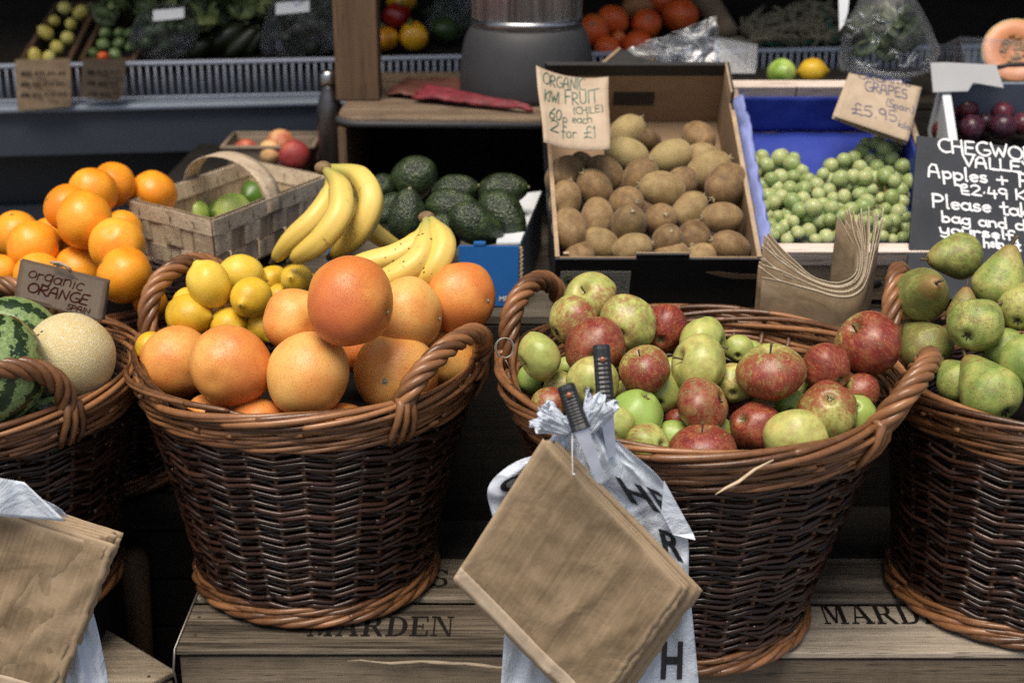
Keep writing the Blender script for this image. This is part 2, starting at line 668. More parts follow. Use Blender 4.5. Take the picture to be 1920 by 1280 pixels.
def kiwi_mat():
    t = NT('kiwi_skin')
    v = t.addv(t.coord(), t.randv())
    r, g, b = t.objcol()
    mp = t.node('ShaderNodeMapping')
    t.put(mp.inputs[0], v)
    mp.inputs['Scale'].default_value = (1, 1, 0.35)
    fuzz = t.noise(mp.outputs[0], 55, 3, 0.7)
    n = t.noise(v, 1.8, 4, 0.6)
    f = t.math('ADD', t.math('ADD', t.math('MULTIPLY', n, 0.75), t.math('MULTIPLY', fuzz, 0.25)), t.math('MULTIPLY', t.math('SUBTRACT', r, 0.5), 1.0))
    c = t.ramp(f, [(0.25, (0.11, 0.063, 0.028)), (0.5, (0.255, 0.158, 0.069)), (0.75, (0.41, 0.30, 0.135))])
    c = t.mix(t.math('MULTIPLY', g, 0.6), c, (0.30, 0.255, 0.10))
    nb = t.bump(fuzz, 0.5, 0.0015)
    return t.done(t.bsdf(c, 0.52, nb, spec=0.3, sheen=0.14, sheenr=0.4))


M_KIWI = kiwi_mat()


def avocado_mat():
    t = NT('avocado_skin')
    v = t.addv(t.coord(), t.randv())
    n = t.noise(v, 2.0, 4, 0.6)
    c = t.ramp(n, [(0.3, (0.009, 0.013, 0.006)), (0.5, (0.020, 0.033, 0.013)), (0.7, (0.060, 0.085, 0.028))])
    vo = t.voro(t.addv(v, t.mix(0.5, (0, 0, 0), (0, 0, 0))), 9)
    w = t.noise(v, 11, 3, 0.55, 0.8)
    c = t.mix(t.ramp(w, [(0.55, 0.0), (0.7, 0.4)]), c, (0.07, 0.095, 0.035))
    nb = t.bump(t.math('ADD', vo, w), 0.5, 0.0036)
    return t.done(t.bsdf(c, 0.26, nb, spec=0.5))


M_AVOCADO = avocado_mat()


def banana_mat():
    t = NT('banana_skin')
    u = t.attr()                     # 0 flower tip .. 1 stem
    v = t.addv(t.coord(), t.randv())
    r, g, b = t.objcol()
    n = t.noise(v, 18, 4, 0.6)
    n2 = t.noise(v, 60, 4, 0.7)
    uu = t.math('ADD', u, t.math('MULTIPLY', t.math('SUBTRACT', n, 0.5), 0.10))
    c = t.ramp(uu, [(0.0, (0.10, 0.08, 0.02)), (0.07, (0.52, 0.38, 0.07)), (0.16, (0.66, 0.47, 0.09)), (0.5, (0.72, 0.53, 0.135)), (0.76, (0.64, 0.49, 0.12)), (0.9, (0.42, 0.40, 0.10)), (1.0, (0.30, 0.26, 0.09))])
    c = t.mix(t.math('MULTIPLY', t.ramp(n, [(0.5, 0.0), (0.75, 0.5)]), 1.0), c, (0.62, 0.47, 0.13))
    sp = t.voro(v, 95)
    keep = t.ramp(t.noise(v, 30, 2), [(0.47, 0.0), (0.53, 1.0)])
    c = t.mix(t.math('MULTIPLY', t.math('MULTIPLY', t.ramp(sp, [(0.14, 1.0), (0.22, 0.0)]), keep), g), c, (0.07, 0.035, 0.012))
    scuff = t.noise(t.addv(v, (3, 1, 7)), 45, 5, 0.8)
    c = t.mix(t.ramp(scuff, [(0.62, 0.0), (0.70, 0.75)]), c, (0.16, 0.09, 0.03))
    nb = t.bump(n2, 0.12, 0.001)
    return t.done(t.bsdf(c, 0.42, nb, spec=0.4, sss=0.04, ssr=0.004))


M_BANANA = banana_mat()
M_BANANA_TIP = plain('banana_black_tip', (0.03, 0.02, 0.012), 0.7, 0.5, 200, 0.001)
M_BANANA_CROWN = plain('banana_cut_crown', (0.16, 0.10, 0.045), 0.7, 0.7, 140, 0.002)


def grape_mat(name, a, b_, bloom):
    t = NT(name)
    v = t.addv(t.coord(), t.randv(11))
    n = t.noise(v, 1.5, 3)
    c = t.ramp(t.math('ADD', t.math('MULTIPLY', n, 0.5), t.math('MULTIPLY', t.objrand(), 0.5)), [(0.25, a), (0.75, b_)])
    brn = t.noise(t.addv(v, (2, 5, 9)), 2.2, 3, 0.6)
    c = t.mix(t.ramp(brn, [(0.66, 0.0), (0.74, 0.5)]), c, tuple(x * k_ for x, k_ in zip(a, (0.85, 0.55, 0.5))))
    bl = t.noise(v, 3.5, 4, 0.65)
    c = t.mix(t.ramp(bl, [(0.42, 0.0), (0.72, 0.40)]), c, bloom)
    return t.done(t.bsdf(c, t.ramp(bl, [(0.35, 0.14), (0.65, 0.40)]), t.bump(bl, 0.1, 0.001), spec=0.5, sss=0.55, ssr=0.012, trans=0.22, ior=1.36))


M_GRAPE = grape_mat('green_grape', (0.25, 0.35, 0.09), (0.50, 0.56, 0.24), (0.64, 0.69, 0.55))
M_PLUM = grape_mat('plum_skin', (0.035, 0.008, 0.016), (0.12, 0.016, 0.022), (0.16, 0.12, 0.19))


def melon_mats():
    t = NT('watermelon_rind')
    v0 = t.coord()
    v = t.addv(v0, t.randv())
    xyz = t.sep(v0)
    ang = t.math('ARCTAN2', xyz[1], xyz[0])
    wob = t.noise(v, 4.5, 5, 0.7)
    wave = t.math('SINE', t.math('ADD', t.math('MULTIPLY', ang, 10.0), t.math('MULTIPLY', t.math('SUBTRACT', wob, 0.5), 9.0)))
    fine = t.noise(v, 14, 4, 0.7)
    m = t.math('ADD', wave, t.math('MULTIPLY', t.math('SUBTRACT', fine, 0.5), 1.6))
    m = t.ramp(t.math('MULTIPLY_ADD', m, 0.5, 0.5), [(0.42, 0.0), (0.60, 1.0)])
    light = t.ramp(fine, [(0.35, (0.10, 0.17, 0.055)), (0.65, (0.27, 0.36, 0.14))])
    c = t.mix(m, light, (0.016, 0.034, 0.012))
    W = t.done(t.bsdf(c, 0.30, t.bump(fine, 0.06, 0.002), spec=0.5))
    t = NT('netted_melon_rind')
    v = t.addv(t.coord(), t.randv())
    wv = t.addv(v, t.coord())
    nz = t.node('ShaderNodeTexNoise')
    t.put(nz.inputs['Vector'], v)
    nz.inputs['Scale'].default_value = 6
    sc = t.node('ShaderNodeVectorMath', operation='SCALE')
    t.put(sc.inputs[0], nz.outputs['Color'])
    sc.inputs['Scale'].default_value = 0.14
    vv = t.addv(v, sc.outputs[0])
    e = t.voro(vv, 13, 'DISTANCE_TO_EDGE')
    e2 = t.voro(vv, 26, 'DISTANCE_TO_EDGE')
    net = t.math('MAXIMUM', t.ramp(e, [(0.03, 1.0), (0.10, 0.0)]), t.math('MULTIPLY', t.ramp(e2, [(0.03, 1.0), (0.10, 0.0)]), 0.75))
    base = t.ramp(t.noise(v, 2.0, 3), [(0.3, (0.60, 0.43, 0.13)), (0.7, (0.66, 0.55, 0.26))])
    c = t.mix(net, base, (0.66, 0.59, 0.40))
    C = t.done(t.bsdf(c, 0.6, t.bump(net, 0.5, 0.0016), spec=0.3))
    return W, C


M_WATERMELON, M_CANTALOUPE = melon_mats()
M_PEACH = citrus('peach_skin', [(0.3, (0.66, 0.40, 0.17)), (0.5, (0.50, 0.13, 0.07)), (0.7, (0.26, 0.03, 0.03))], 60, 0.6, 0.1)
M_SQUASH = citrus('red_squash_skin', [(0.3, (0.80, 0.22, 0.05)), (0.5, (0.72, 0.115, 0.02)), (0.7, (0.55, 0.07, 0.015))], 30, 0.4, 0.2)
M_SQUASH_TAN = citrus('tan_squash_skin', [(0.3, (0.42, 0.22, 0.08)), (0.5, (0.36, 0.15, 0.05)), (0.7, (0.25, 0.09, 0.03))], 30, 0.5, 0.2)
M_YELLOWVEG = citrus('yellow_squash_skin', [(0.3, (0.62, 0.58, 0.20)), (0.5, (0.58, 0.50, 0.12)), (0.7, (0.48, 0.36, 0.06))], 30, 0.4, 0.15)
M_YELLOWPEP = citrus('yellow_pepper_skin', [(0.3, (0.80, 0.48, 0.03)), (0.5, (0.72, 0.36, 0.015)), (0.7, (0.55, 0.22, 0.01))], 12, 0.22, 0.05)
M_REDPEP = citrus('red_pepper_skin', [(0.3, (0.42, 0.035, 0.02)), (0.5, (0.30, 0.015, 0.012)), (0.7, (0.16, 0.01, 0.01))], 12, 0.2, 0.05)
M_GREENVEG = citrus('green_squash_skin', [(0.3, (0.22, 0.29, 0.11)), (0.5, (0.09, 0.14, 0.04)), (0.7, (0.03, 0.055, 0.015))], 20, 0.35, 0.15)
M_MARROW = citrus('marrow_skin', [(0.3, (0.10, 0.11, 0.045)), (0.5, (0.045, 0.055, 0.022)), (0.7, (0.018, 0.024, 0.010))], 20, 0.35, 0.15)
M_MELONFLESH = plain('orange_melon_flesh', (0.66, 0.27, 0.12), 0.4, 0.2, 40, 0.001)
M_MELONSEED = plain('melon_seeds', (0.40, 0.22, 0.08), 0.4, 0.6, 90, 0.003)
M_STEM = plain('brown_stem', (0.11, 0.075, 0.035), 0.75, 0.5, 60, 0.001)
M_STEMDARK = plain('dark_calyx', (0.035, 0.024, 0.014), 0.8, 0.6, 60, 0.001)
M_CALYX = plain('grey_green_calyx', (0.30, 0.27, 0.17), 0.75, 0.4, 60, 0.001)
M_CALYXG = plain('green_calyx', (0.13, 0.16, 0.07), 0.75, 0.4, 60, 0.001)
M_KIWITIP = plain('kiwi_tip', (0.34, 0.28, 0.17), 0.8, 0.5, 60, 0.001)


def paper_mat(name, dark, light, lines=0.35, crinkle=0.003, ang=0.0):
    t = NT(name)
    uv = t.node('ShaderNodeTexCoord').outputs['UV']
    ob = t.coord()
    mp = t.node('ShaderNodeMapping')
    t.put(mp.inputs[0], uv)
    mp.inputs['Scale'].default_value = (46, 1.2, 1)
    ln = t.noise(mp.outputs[0], 1.0, 3, 0.6)
    n = t.noise(ob, 26, 5, 0.62)
    n2 = t.noise(ob, 260, 2, 0.6)
    tint = t.attr()
    f = t.math('ADD', t.math('MULTIPLY', n, 1 - lines), t.math('MULTIPLY', ln, lines))
    f = t.math('ADD', f, t.math('MULTIPLY', t.math('SUBTRACT', n2, 0.5), 0.12))
    f = t.math('ADD', f, t.math('MULTIPLY', t.math('SUBTRACT', tint, 0.5), 0.7))
    c = t.ramp(f, [(0.3, dark), (0.7, light)])
    cr = t.node('ShaderNodeTexNoise')
    t.put(cr.inputs['Vector'], ob)
    cr.inputs['Scale'].default_value = 17
    cr.inputs['Detail'].default_value = 4
    cr.inputs['Distortion'].default_value = 0.9
    rid = t.math('ABSOLUTE', t.math('SUBTRACT', cr.outputs[0], 0.5))
    h = t.math('ADD', t.math('MULTIPLY', rid, 2.0), t.math('ADD', t.math('MULTIPLY', n2, 0.03), t.math('MULTIPLY', ln, 0.07)))
    nb = t.bump(h, 0.55, crinkle)
    return t.done(t.bsdf(c, 0.62, nb, spec=0.28))


M_KRAFT = paper_mat('brown_kraft_paper', (0.155, 0.104, 0.058), (0.37, 0.272, 0.17), 0.42, 0.0028)
M_KRAFT_PLAIN = paper_mat('plain_kraft_paper', (0.20, 0.135, 0.075), (0.40, 0.30, 0.19), 0.06, 0.002)
M_KRAFT_DK = paper_mat('dark_kraft_paper', (0.060, 0.043, 0.029), (0.12, 0.088, 0.06), 0.4)
M_KRAFT_LT = paper_mat('pale_kraft_paper', (0.34, 0.255, 0.175), (0.50, 0.40, 0.29), 0.25)
M_KRAFT_EDGE = plain('kraft_cut_edge', (0.48, 0.40, 0.29), 0.8, 0.25, 120)
M_CARD_BLACK = plain('black_printed_card', (0.012, 0.012, 0.012), 0.55, 0.4, 25, 0.0006)
M_CARD_BROWN = plain('brown_card', (0.24, 0.155, 0.085), 0.8, 0.18, 40, 0.0006)
M_CARD_EDGE = plain('card_cut_edge', (0.36, 0.26, 0.16), 0.85, 0.35, 220, 0.001)
M_CARD_BLUE = plain('blue_printed_card', (0.012, 0.105, 0.34), 0.5, 0.12, 30, 0.0004)
M_CARD_WHITE = plain('white_card', (0.62, 0.65, 0.68), 0.7, 0.1, 30, 0.0004)
M_CARD_GREY = plain('grey_blue_card', (0.13, 0.16, 0.21), 0.7, 0.2, 30, 0.0004)
M_BLUEPAPER = plain('blue_tissue_paper', (0.018, 0.040, 0.29), 0.6, 0.14, 14, 0.006)
M_BLUEPALE = plain('pale_blue_tissue_edge', (0.20, 0.24, 0.50), 0.6, 0.2, 30, 0.003)
M_LABELPAPER = plain('label_paper', (0.50, 0.47, 0.36), 0.6, 0.08, 60)
M_INKGREEN = plain('green_marker_ink', (0.012, 0.085, 0.062), 0.5, 0.5, 160)
M_INKBLUE = plain('blue_marker_ink', (0.035, 0.055, 0.16), 0.5, 0.5, 160)
M_INKRED = plain('dark_red_marker_ink', (0.030, 0.003, 0.003), 0.95, 0.4, 160, spec=0.05)
M_INKBLACK = plain('black_ink', (0.018, 0.017, 0.016), 0.6, 0.4, 120)
M_CHALKPEN = plain('white_chalk_pen', (0.82, 0.83, 0.84), 0.8, 0.12, 220)
M_LEAFINK = plain('leaf_green_ink', (0.16, 0.24, 0.05), 0.5, 0.2, 60)


def slate_mat():
    t = NT('chalkboard_slate')
    v = t.coord()
    n = t.noise(v, 9, 5, 0.65)
    s = t.noise(v, 420, 2, 0.7)
    c = t.ramp(n, [(0.3, (0.017, 0.020, 0.026)), (0.7, (0.040, 0.046, 0.056))])
    c = t.mix(t.ramp(s, [(0.70, 0.0), (0.76, 0.5)]), c, (0.35, 0.36, 0.38))
    return t.done(t.bsdf(c, 0.62, t.bump(s, 0.2, 0.0005), spec=0.35))


M_SLATE = slate_mat()


def stencil_mat():
    t = NT('worn_black_stencil_paint')
    v = t.coord('Object', (6, 60, 60))
    n = t.noise(v, 2.0, 5, 0.7)
    n2 = t.noise(t.coord(), 30, 4, 0.7)
    m = t.math('ADD', t.math('MULTIPLY', n, 0.6), t.math('MULTIPLY', n2, 0.4))
    a = t.ramp(m, [(0.26, 0.5), (0.42, 0.98)])
    b = t.bsdf((0.014, 0.012, 0.011), 0.9, spec=0.02)
    tr = t.node('ShaderNodeBsdfTransparent')
    mx = t.node('ShaderNodeMixShader')
    t.put(mx.inputs[0], a)
    t.t.links.new(tr.outputs[0], mx.inputs[1])
    t.t.links.new(b.outputs[0], mx.inputs[2])
    return t.done(mx)


M_STENCIL = stencil_mat()


def film_mat(name, haze, tintc=(0.95, 0.97, 1.0), rough=0.12):
    """clear plastic film: see-through with bright glints"""
    t = NT(name)
    v = t.coord()
    n = t.noise(v, 15, 1, 0.4, 0.5)
    nb = t.bump(n, 0.35, 0.006)
    gl = t.node('ShaderNodeBsdfGlossy')
    gl.inputs['Roughness'].default_value = rough
    t.put(gl.inputs['Normal'], nb)
    tr = t.node('ShaderNodeBsdfTransparent')
    t.put(tr.inputs['Color'], tintc)
    df = t.node('ShaderNodeBsdfTranslucent')
    t.put(df.inputs['Color'], (0.8, 0.83, 0.86))
    d2 = t.node('ShaderNodeBsdfDiffuse')
    t.put(d2.inputs['Color'], (0.75, 0.78, 0.8))
    fr = t.node('ShaderNodeFresnel')
    fr.inputs[0].default_value = 1.45
    t.put(fr.inputs['Normal'], nb)
    m0 = t.node('ShaderNodeMixShader')
    m0.inputs[0].default_value = 0.5
    t.t.links.new(df.outputs[0], m0.inputs[1])
    t.t.links.new(d2.outputs[0], m0.inputs[2])
    m1 = t.node('ShaderNodeMixShader')
    t.put(m1.inputs[0], t.math('MULTIPLY', t.ramp(n, [(0.42, 0.15), (0.66, 1.0)]), haze))
    t.t.links.new(tr.outputs[0], m1.inputs[1])
    t.t.links.new(m0.outputs[0], m1.inputs[2])
    m2 = t.node('ShaderNodeMixShader')
    t.put(m2.inputs[0], t.math('MULTIPLY', fr.outputs[0], 0.75, clamp=True))
    t.t.links.new(m1.outputs[0], m2.inputs[1])
    t.t.links.new(gl.outputs[0], m2.inputs[2])
    return t.done(m2)


M_FILM = film_mat('clear_plastic_film', 0.12, rough=0.45)
M_CLEARBOX = film_mat('clear_rigid_plastic', 0.08, rough=0.28)


def carrier_mat():
    t = NT('white_carrier_plastic')
    v = t.coord()
    n0 = t.noise(v, 16, 5, 0.6, 1.0)
    n = t.math('ABSOLUTE', t.math('SUBTRACT', n0, 0.5))
    c = t.ramp(t.noise(v, 7, 2), [(0.3, (0.68, 0.76, 0.87)), (0.7, (0.82, 0.87, 0.93))])
    nb = t.bump(n, 0.9, 0.009)
    b = t.bsdf(c, 0.26, nb, spec=0.45)
    tl = t.node('ShaderNodeBsdfTranslucent')
    t.put(tl.inputs['Color'], (0.7, 0.77, 0.88))
    mx = t.node('ShaderNodeMixShader')
    mx.inputs[0].default_value = 0.25
    t.t.links.new(b.outputs[0], mx.inputs[1])
    t.t.links.new(tl.outputs[0], mx.inputs[2])
    return t.done(mx)


M_CARRIER = carrier_mat()
M_BAGINK = plain('black_carrier_print', (0.02, 0.022, 0.028), 0.4, 0.3, 40)
M_HANDLE = plain('black_knife_plastic', (0.015, 0.017, 0.020), 0.42, 0.5, 90, 0.0006)
M_RIVET = plain('copper_rivet', (0.42, 0.16, 0.08), 0.45, 0.2, 90, metal=0.6)
M_STEEL = plain('brushed_steel', (0.42, 0.42, 0.43), 0.28, 0.2, 60, metal=1.0)
M_WIRE = plain('galvanised_wire', (0.30, 0.28, 0.25), 0.5, 0.2, 90, metal=0.9)
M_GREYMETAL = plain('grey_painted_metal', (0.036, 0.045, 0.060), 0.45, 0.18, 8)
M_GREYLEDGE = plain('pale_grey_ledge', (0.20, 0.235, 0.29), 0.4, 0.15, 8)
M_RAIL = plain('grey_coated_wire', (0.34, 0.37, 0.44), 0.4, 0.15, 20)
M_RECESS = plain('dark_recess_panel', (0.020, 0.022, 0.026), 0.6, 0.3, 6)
M_BLACKPLASTIC = plain('matt_black_plastic', (0.030, 0.031, 0.034), 0.62, 0.15, 40, 0.0006)
M_REDPACK = plain('red_printed_packet', (0.12, 0.012, 0.018), 0.6, 0.95, 40, 0.004)
M_REDDARK = plain('faded_red_paper', (0.10, 0.035, 0.025), 0.6, 0.5, 30, 0.004)
M_STRING = plain('white_string', (0.70, 0.68, 0.62), 0.8, 0.1, 200)
M_STRAW = plain('pale_willow_sliver', (0.58, 0.44, 0.28), 0.6, 0.25, 120)
M_TRAY = plain('moulded_fibre_tray', (0.19, 0.145, 0.10), 0.85, 0.2, 60, 0.001)
M_SACK = plain('brown_sacking', (0.24, 0.165, 0.10), 0.85, 0.25, 60, 0.002)
M_ROOTS = plain('pale_dry_roots', (0.23, 0.20, 0.12), 0.8, 0.45, 50, 0.002)
M_GREENBAR = plain('green_coated_bar', (0.02, 0.13, 0.09), 0.45, 0.15, 20)
M_HERB = plain('dark_herb_leaf', (0.055, 0.075, 0.030), 0.5, 0.5, 40, 0.002)
M_CABLE = plain('black_rubber', (0.012, 0.012, 0.012), 0.5, 0.2, 20)
M_SHADE_FILL = plain('black_shade_fill', (0.008, 0.006, 0.005), 0.9, 0.3, 20, spec=0.1)  # near black, stands in for shade inside the baskets
M_GROUND = plain('grey_paving', (0.14, 0.132, 0.12), 0.8, 0.35, 3, 0.004)
M_WALL = plain('dim_shop_wall', (0.035, 0.033, 0.028), 0.8, 0.3, 3)
M_CANVAS = plain('dark_shade_canvas', (0.03, 0.035, 0.03), 0.9, 0.1, 3)
# ------------------------------------------------------------------ setting
g = MB()
g.add([(-30, -20, 0), (30, -20, 0), (30, 30, 0), (-30, 30, 0)], [(0, 1, 2, 3)])
structure(g.build('ground', M_GROUND))
g = MB()
g.box((0, 4.72, 1.6), (9, 0.15, 3.2))
tag(g.build('shop_wall', M_WALL), 'dim dark shop wall behind the far counter', 'wall')
g = MB()
g.boxa((-4.4, 2.43, 2.14), (8.8, 0, 0), (0, 2.52, 0.95), (0, -0.01, 0.03))  # canopy out of view, added and shaped to darken the background
tag(g.build('shade_canopy', M_CANVAS), 'unseen dark canopy added to shade the back of the stall', 'shade_canopy')


def crate(name, O, w, dpt, h, label, nplank=3, mats=None, rot=0.0):
    """wooden crate standing upside down: top planks, front and back boards, ends"""
    mats = mats or [M_CRATE, M_CRATE_END]
    root = thing(name, O, label, 'crate', 'wooden crates under the baskets')
    ca, sa = math.cos(rot), math.sin(rot)
    R = np.array([[ca, -sa, 0], [sa, ca, 0], [0, 0, 1]])
    O = np.array(O, float)
    gap = 0.016
    pw = (dpt - gap * (nplank - 1)) / nplank
    rr = random.Random(hash(name + label) % 1000 if False else len(label) * 7)

    def plank(nm, x0, y0, z0, sx, sy, sz, mat):
        m = MB()
        nx = max(2, int(sx / 0.03))
        prof_n = 6
        c = O + R @ np.array([x0 + sx / 2, y0 + sy / 2, z0 + sz / 2])
        m.box(c, (sx, sy, sz), R, tint=rr.random())
        return m.build(nm, mat, root, smooth=False, bevel=0.0022)
    for i in range(nplank):
        plank('top_plank', rr.uniform(-0.002, 0.002), i * (pw + gap), h - 0.009 + rr.uniform(-0.0006, 0.0006), w, pw, 0.009, mats[0])
    hz = h - 0.0125
    z = hz
    k = 0
    while z > 0.02:
        ph = min(0.085, z)
        plank('front_board', 0.004, 0.004 + rr.uniform(0, 0.002), z - ph + 0.004, w - 0.008, 0.012, ph - 0.006, M_CRATE_FRONT if mats[0] is not M_SHADE_DARKWOOD else mats[0])
        plank('back_board', 0.004, dpt - 0.016, z - ph + 0.004, w - 0.008, 0.012, ph - 0.006, mats[0])
        z -= ph
    for x in (0.006, w - 0.024):
        plank('end_board', x, 0.017, 0.001, 0.018, dpt - 0.034, hz - 0.002, mats[1])
    nl = MB()
    for i in range(nplank):
        for x in (0.018, w - 0.018):
            for f_ in (0.3, 0.7):
                c = O + R @ np.array([x + rr.uniform(-.004, .004), i * (pw + gap) + pw * f_, h + 0.0004])
                nl.lathe(c, [(0.0024, 0), (0.0022, 0.0006), (0, 0.0007)], 8)
    nl.build('nails', M_STEMDARK, root)
    return root


CRATE_Z = 0.50
crate_a = crate('crate', (-0.435, 1.588, 0), 0.50, 0.240, CRATE_Z, 'weathered wooden crate with stencilled black lettering under the grapefruit basket', 2)
crate_b = crate('crate', (0.20, 1.580, 0), 0.54, 0.25, CRATE_Z, 'grey weathered crate with stencilled lettering between the apple and pear baskets', 2, mats=[M_CRATE_GREY, M_CRATE_END])
crate_g = crate('crate', (-0.39, 1.832, 0), 0.50, 0.118, CRATE_Z, 'dark crate just behind the lettered crate of the grapefruit basket', 1, mats=[M_SHADE_DARKWOOD, M_SHADE_DARKWOOD])
crate_h = crate('crate', (0.20, 1.836, 0), 0.54, 0.16, CRATE_Z, 'dark crate just behind the grey lettered crate', 1, mats=[M_SHADE_DARKWOOD, M_SHADE_DARKWOOD])
crate_c = crate('crate', (-1.10, 1.60, 0), 0.52, 0.34, CRATE_Z - 0.01, 'dark wooden crate standing under the melon basket', mats=[M_SHADE_DARKWOOD, M_SHADE_DARKWOOD])
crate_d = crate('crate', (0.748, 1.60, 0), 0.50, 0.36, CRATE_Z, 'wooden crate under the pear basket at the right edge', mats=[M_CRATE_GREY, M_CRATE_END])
crate_e = crate('crate', (-1.10, 1.955, 0), 0.70, 0.50, CRATE_Z - 0.012, 'dark wooden crate standing under the orange basket', 4, mats=[M_SHADE_DARKWOOD, M_SHADE_DARKWOOD])
ang = rad(-41)
crate_f = crate('crate', (-0.462 - 0.34 * math.cos(ang) + 0.24 * math.sin(ang) * 1, 1.685 - 0.34 * math.sin(ang) - 0.24 * math.cos(ang), 0), 0.34, 0.24, 0.405,
                'low worn crate corner at the bottom left below the paper bags', 2, rot=ang)
# wire strap on the left end of the lettered crate
m = MB()
m.tube([(-0.4385, 1.60, 0.43), (-0.4385, 1.5855, 0.47), (-0.4345, 1.5850, 0.5015), (-0.4345, 1.72, 0.5020), (-0.4345, 1.82, 0.5020)], 0.0016, 5, ref=(1, 0, 0))
m.build('wire_strap', M_WIRE, crate_a)
# splintered strip along the front edge of the lettered crate
m = MB()
pts = [(-0.43 + 0.47 * i / 24, 1.585 - 0.002 * math.sin(i), 0.4835 - 0.012 * max(0, (i - 12) / 12) ** 2 + 0.0012 * math.sin(i * 1.7)) for i in range(25)]
m.tube(pts[11:], [0.0004 + 0.0030 * math.sin(math.pi * i / 13) ** 0.6 * (0.8 + 0.2 * math.sin(i * 2.3)) if 0 < i < 13 else 0.0004 for i in range(14)], 5, tint=0.62)
m.build('splintered_edge', M_CRATE, crate_a)

# stencil lettering -------------------------------------------------


def serif_letters(word, O, ex, ey, h, mat, parent, name='stencil_lettering'):
    """thick-and-thin serif capitals from polygons; O baseline start, ex along, ey up, h cap height (metres)"""
    m = MB()
    O, ex, ey = np.array(O, float), np.array(ex, float), np.array(ey, float)
    n = np.cross(ex, ey)
    lay = [0]

    def poly(pts, dx):
        lay[0] += 1
        V = [O + ex * h * (x + dx) + ey * h * y + n * (0.0012 + 0.00012 * (lay[0] % 7)) for x, y in pts]
        m.add(V, [tuple(range(len(V)))])

    def rect(x0, y0, x1, y1, dx):
        poly([(x0, y0), (x1, y0), (x1, y1), (x0, y1)], dx)

    def bowl(cx, cy, rx, ry, th, dx, a0=-90, a1=90, n_=12):
        for i in range(n_):
            p = rad(a0 + (a1 - a0) * i / n_)
            q = rad(a0 + (a1 - a0) * (i + 1) / n_)
            ta = 0.10 + (th - 0.10) * abs(math.cos(p))
            tb = 0.10 + (th - 0.10) * abs(math.cos(q))
            poly([(cx + (rx - ta) * math.cos(p), cy + (ry - 0.09) * math.sin(p)), (cx + rx * math.cos(p), cy + ry * math.sin(p)),
                  (cx + rx * math.cos(q), cy + ry * math.sin(q)), (cx + (rx - tb) * math.cos(q), cy + (ry - 0.09) * math.sin(q))], dx)
    x = 0.0
    for ch in word:
        if ch == 'M':
            rect(0.0, 0, 0.28, 0.08, x); rect(0.10, 0.09, 0.17, 0.91, x); rect(0.0, 0.92, 0.22, 1, x)
            poly([(0.16, 1), (0.36, 1), (0.60, 0.12), (0.50, 0.0)], x)
            poly([(0.52, 0.10), (0.58, 0.02), (0.86, 1), (0.78, 1)], x)
            rect(0.80, 0.09, 1.0, 0.91, x); rect(0.72, 0, 1.08, 0.08, x); rect(0.80, 0.92, 1.08, 1, x)
            x += 1.22
        elif ch == 'A':
            poly([(0.10, 0.08), (0.19, 0.08), (0.48, 0.98), (0.42, 1.0)], x)
            poly([(0.42, 1.0), (0.58, 1.0), (0.92, 0.08), (0.70, 0.08)], x)
            rect(0.26, 0.30, 0.72, 0.38, x); rect(0.0, 0, 0.30, 0.08, x); rect(0.60, 0, 1.0, 0.08, x)
            x += 1.10
        elif ch == 'R':
            rect(0.10, 0.09, 0.30, 0.91, x); rect(0, 0, 0.40, 0.08, x); rect(0, 0.92, 0.46, 1, x)
            rect(0.31, 0.46, 0.50, 0.54, x)
            bowl(0.46, 0.73, 0.34, 0.27, 0.2, x)
            poly([(0.44, 0.45), (0.62, 0.47), (0.96, 0.0), (0.74, 0.0)], x)
            x += 1.06
        elif ch == 'D':
            rect(0.10, 0.09, 0.30, 0.91, x); rect(0, 0, 0.44, 0.08, x); rect(0, 0.92, 0.44, 1, x)
            bowl(0.42, 0.5, 0.50, 0.5, 0.22, x)
            x += 1.04
        elif ch == 'E':
            rect(0.10, 0.09, 0.30, 0.91, x); rect(0, 0, 0.78, 0.08, x); rect(0, 0.92, 0.76, 1, x)
            rect(0.31, 0.46, 0.56, 0.53, x); rect(0.52, 0.36, 0.58, 0.64, x)
            rect(0.71, 0.09, 0.79, 0.28, x); rect(0.70, 0.72, 0.77, 0.91, x)
            x += 0.92
        elif ch == 'N':
            rect(0.10, 0.09, 0.17, 0.91, x); rect(0, 0, 0.28, 0.08, x); rect(0, 0.92, 0.26, 1, x)
            poly([(0.15, 1), (0.36, 1), (0.88, 0.0), (0.74, 0.0)], x)
            rect(0.80, 0.10, 0.87, 0.91, x); rect(0.68, 0.92, 0.98, 1, x)
            x += 1.12
        elif ch == 'S':
            bowl(0.42, 0.74, 0.36, 0.26, 0.16, x, 20, 270, 14)
            bowl(0.42, 0.27, 0.38, 0.27, 0.18, x, -160, 90, 14)
            rect(0.70, 0.68, 0.77, 1.0, x); rect(0.02, 0.0, 0.09, 0.34, x)
            x += 0.95
        else:
            x += 0.5
    return m.build(name, mat, parent, smooth=False)


L0 = atZ(575, 1193, CRATE_Z)
L1 = atZ(850, 1195, CRATE_Z)
hh = np.linalg.norm(atZ(700, 1157, CRATE_Z) - atZ(700, 1194, CRATE_Z))
wx = (L1 - L0)[0] / (1.22 + 1.10 + 1.06 + 1.04 + 0.92 + 1.0)
for word, p0, par in (('MARDEN', L0, crate_a), ('S', atZ(806, 1101, CRATE_Z), crate_a), ('MARDEN', atZ(1547, 1170, CRATE_Z), crate_b)):
    serif_letters(word, np.array([p0[0], p0[1], CRATE_Z]), (wx / hh, 0.0, 0), (0, 1, 0), hh, M_STENCIL, par)

# ------------------------------------------------------------------ wicker baskets


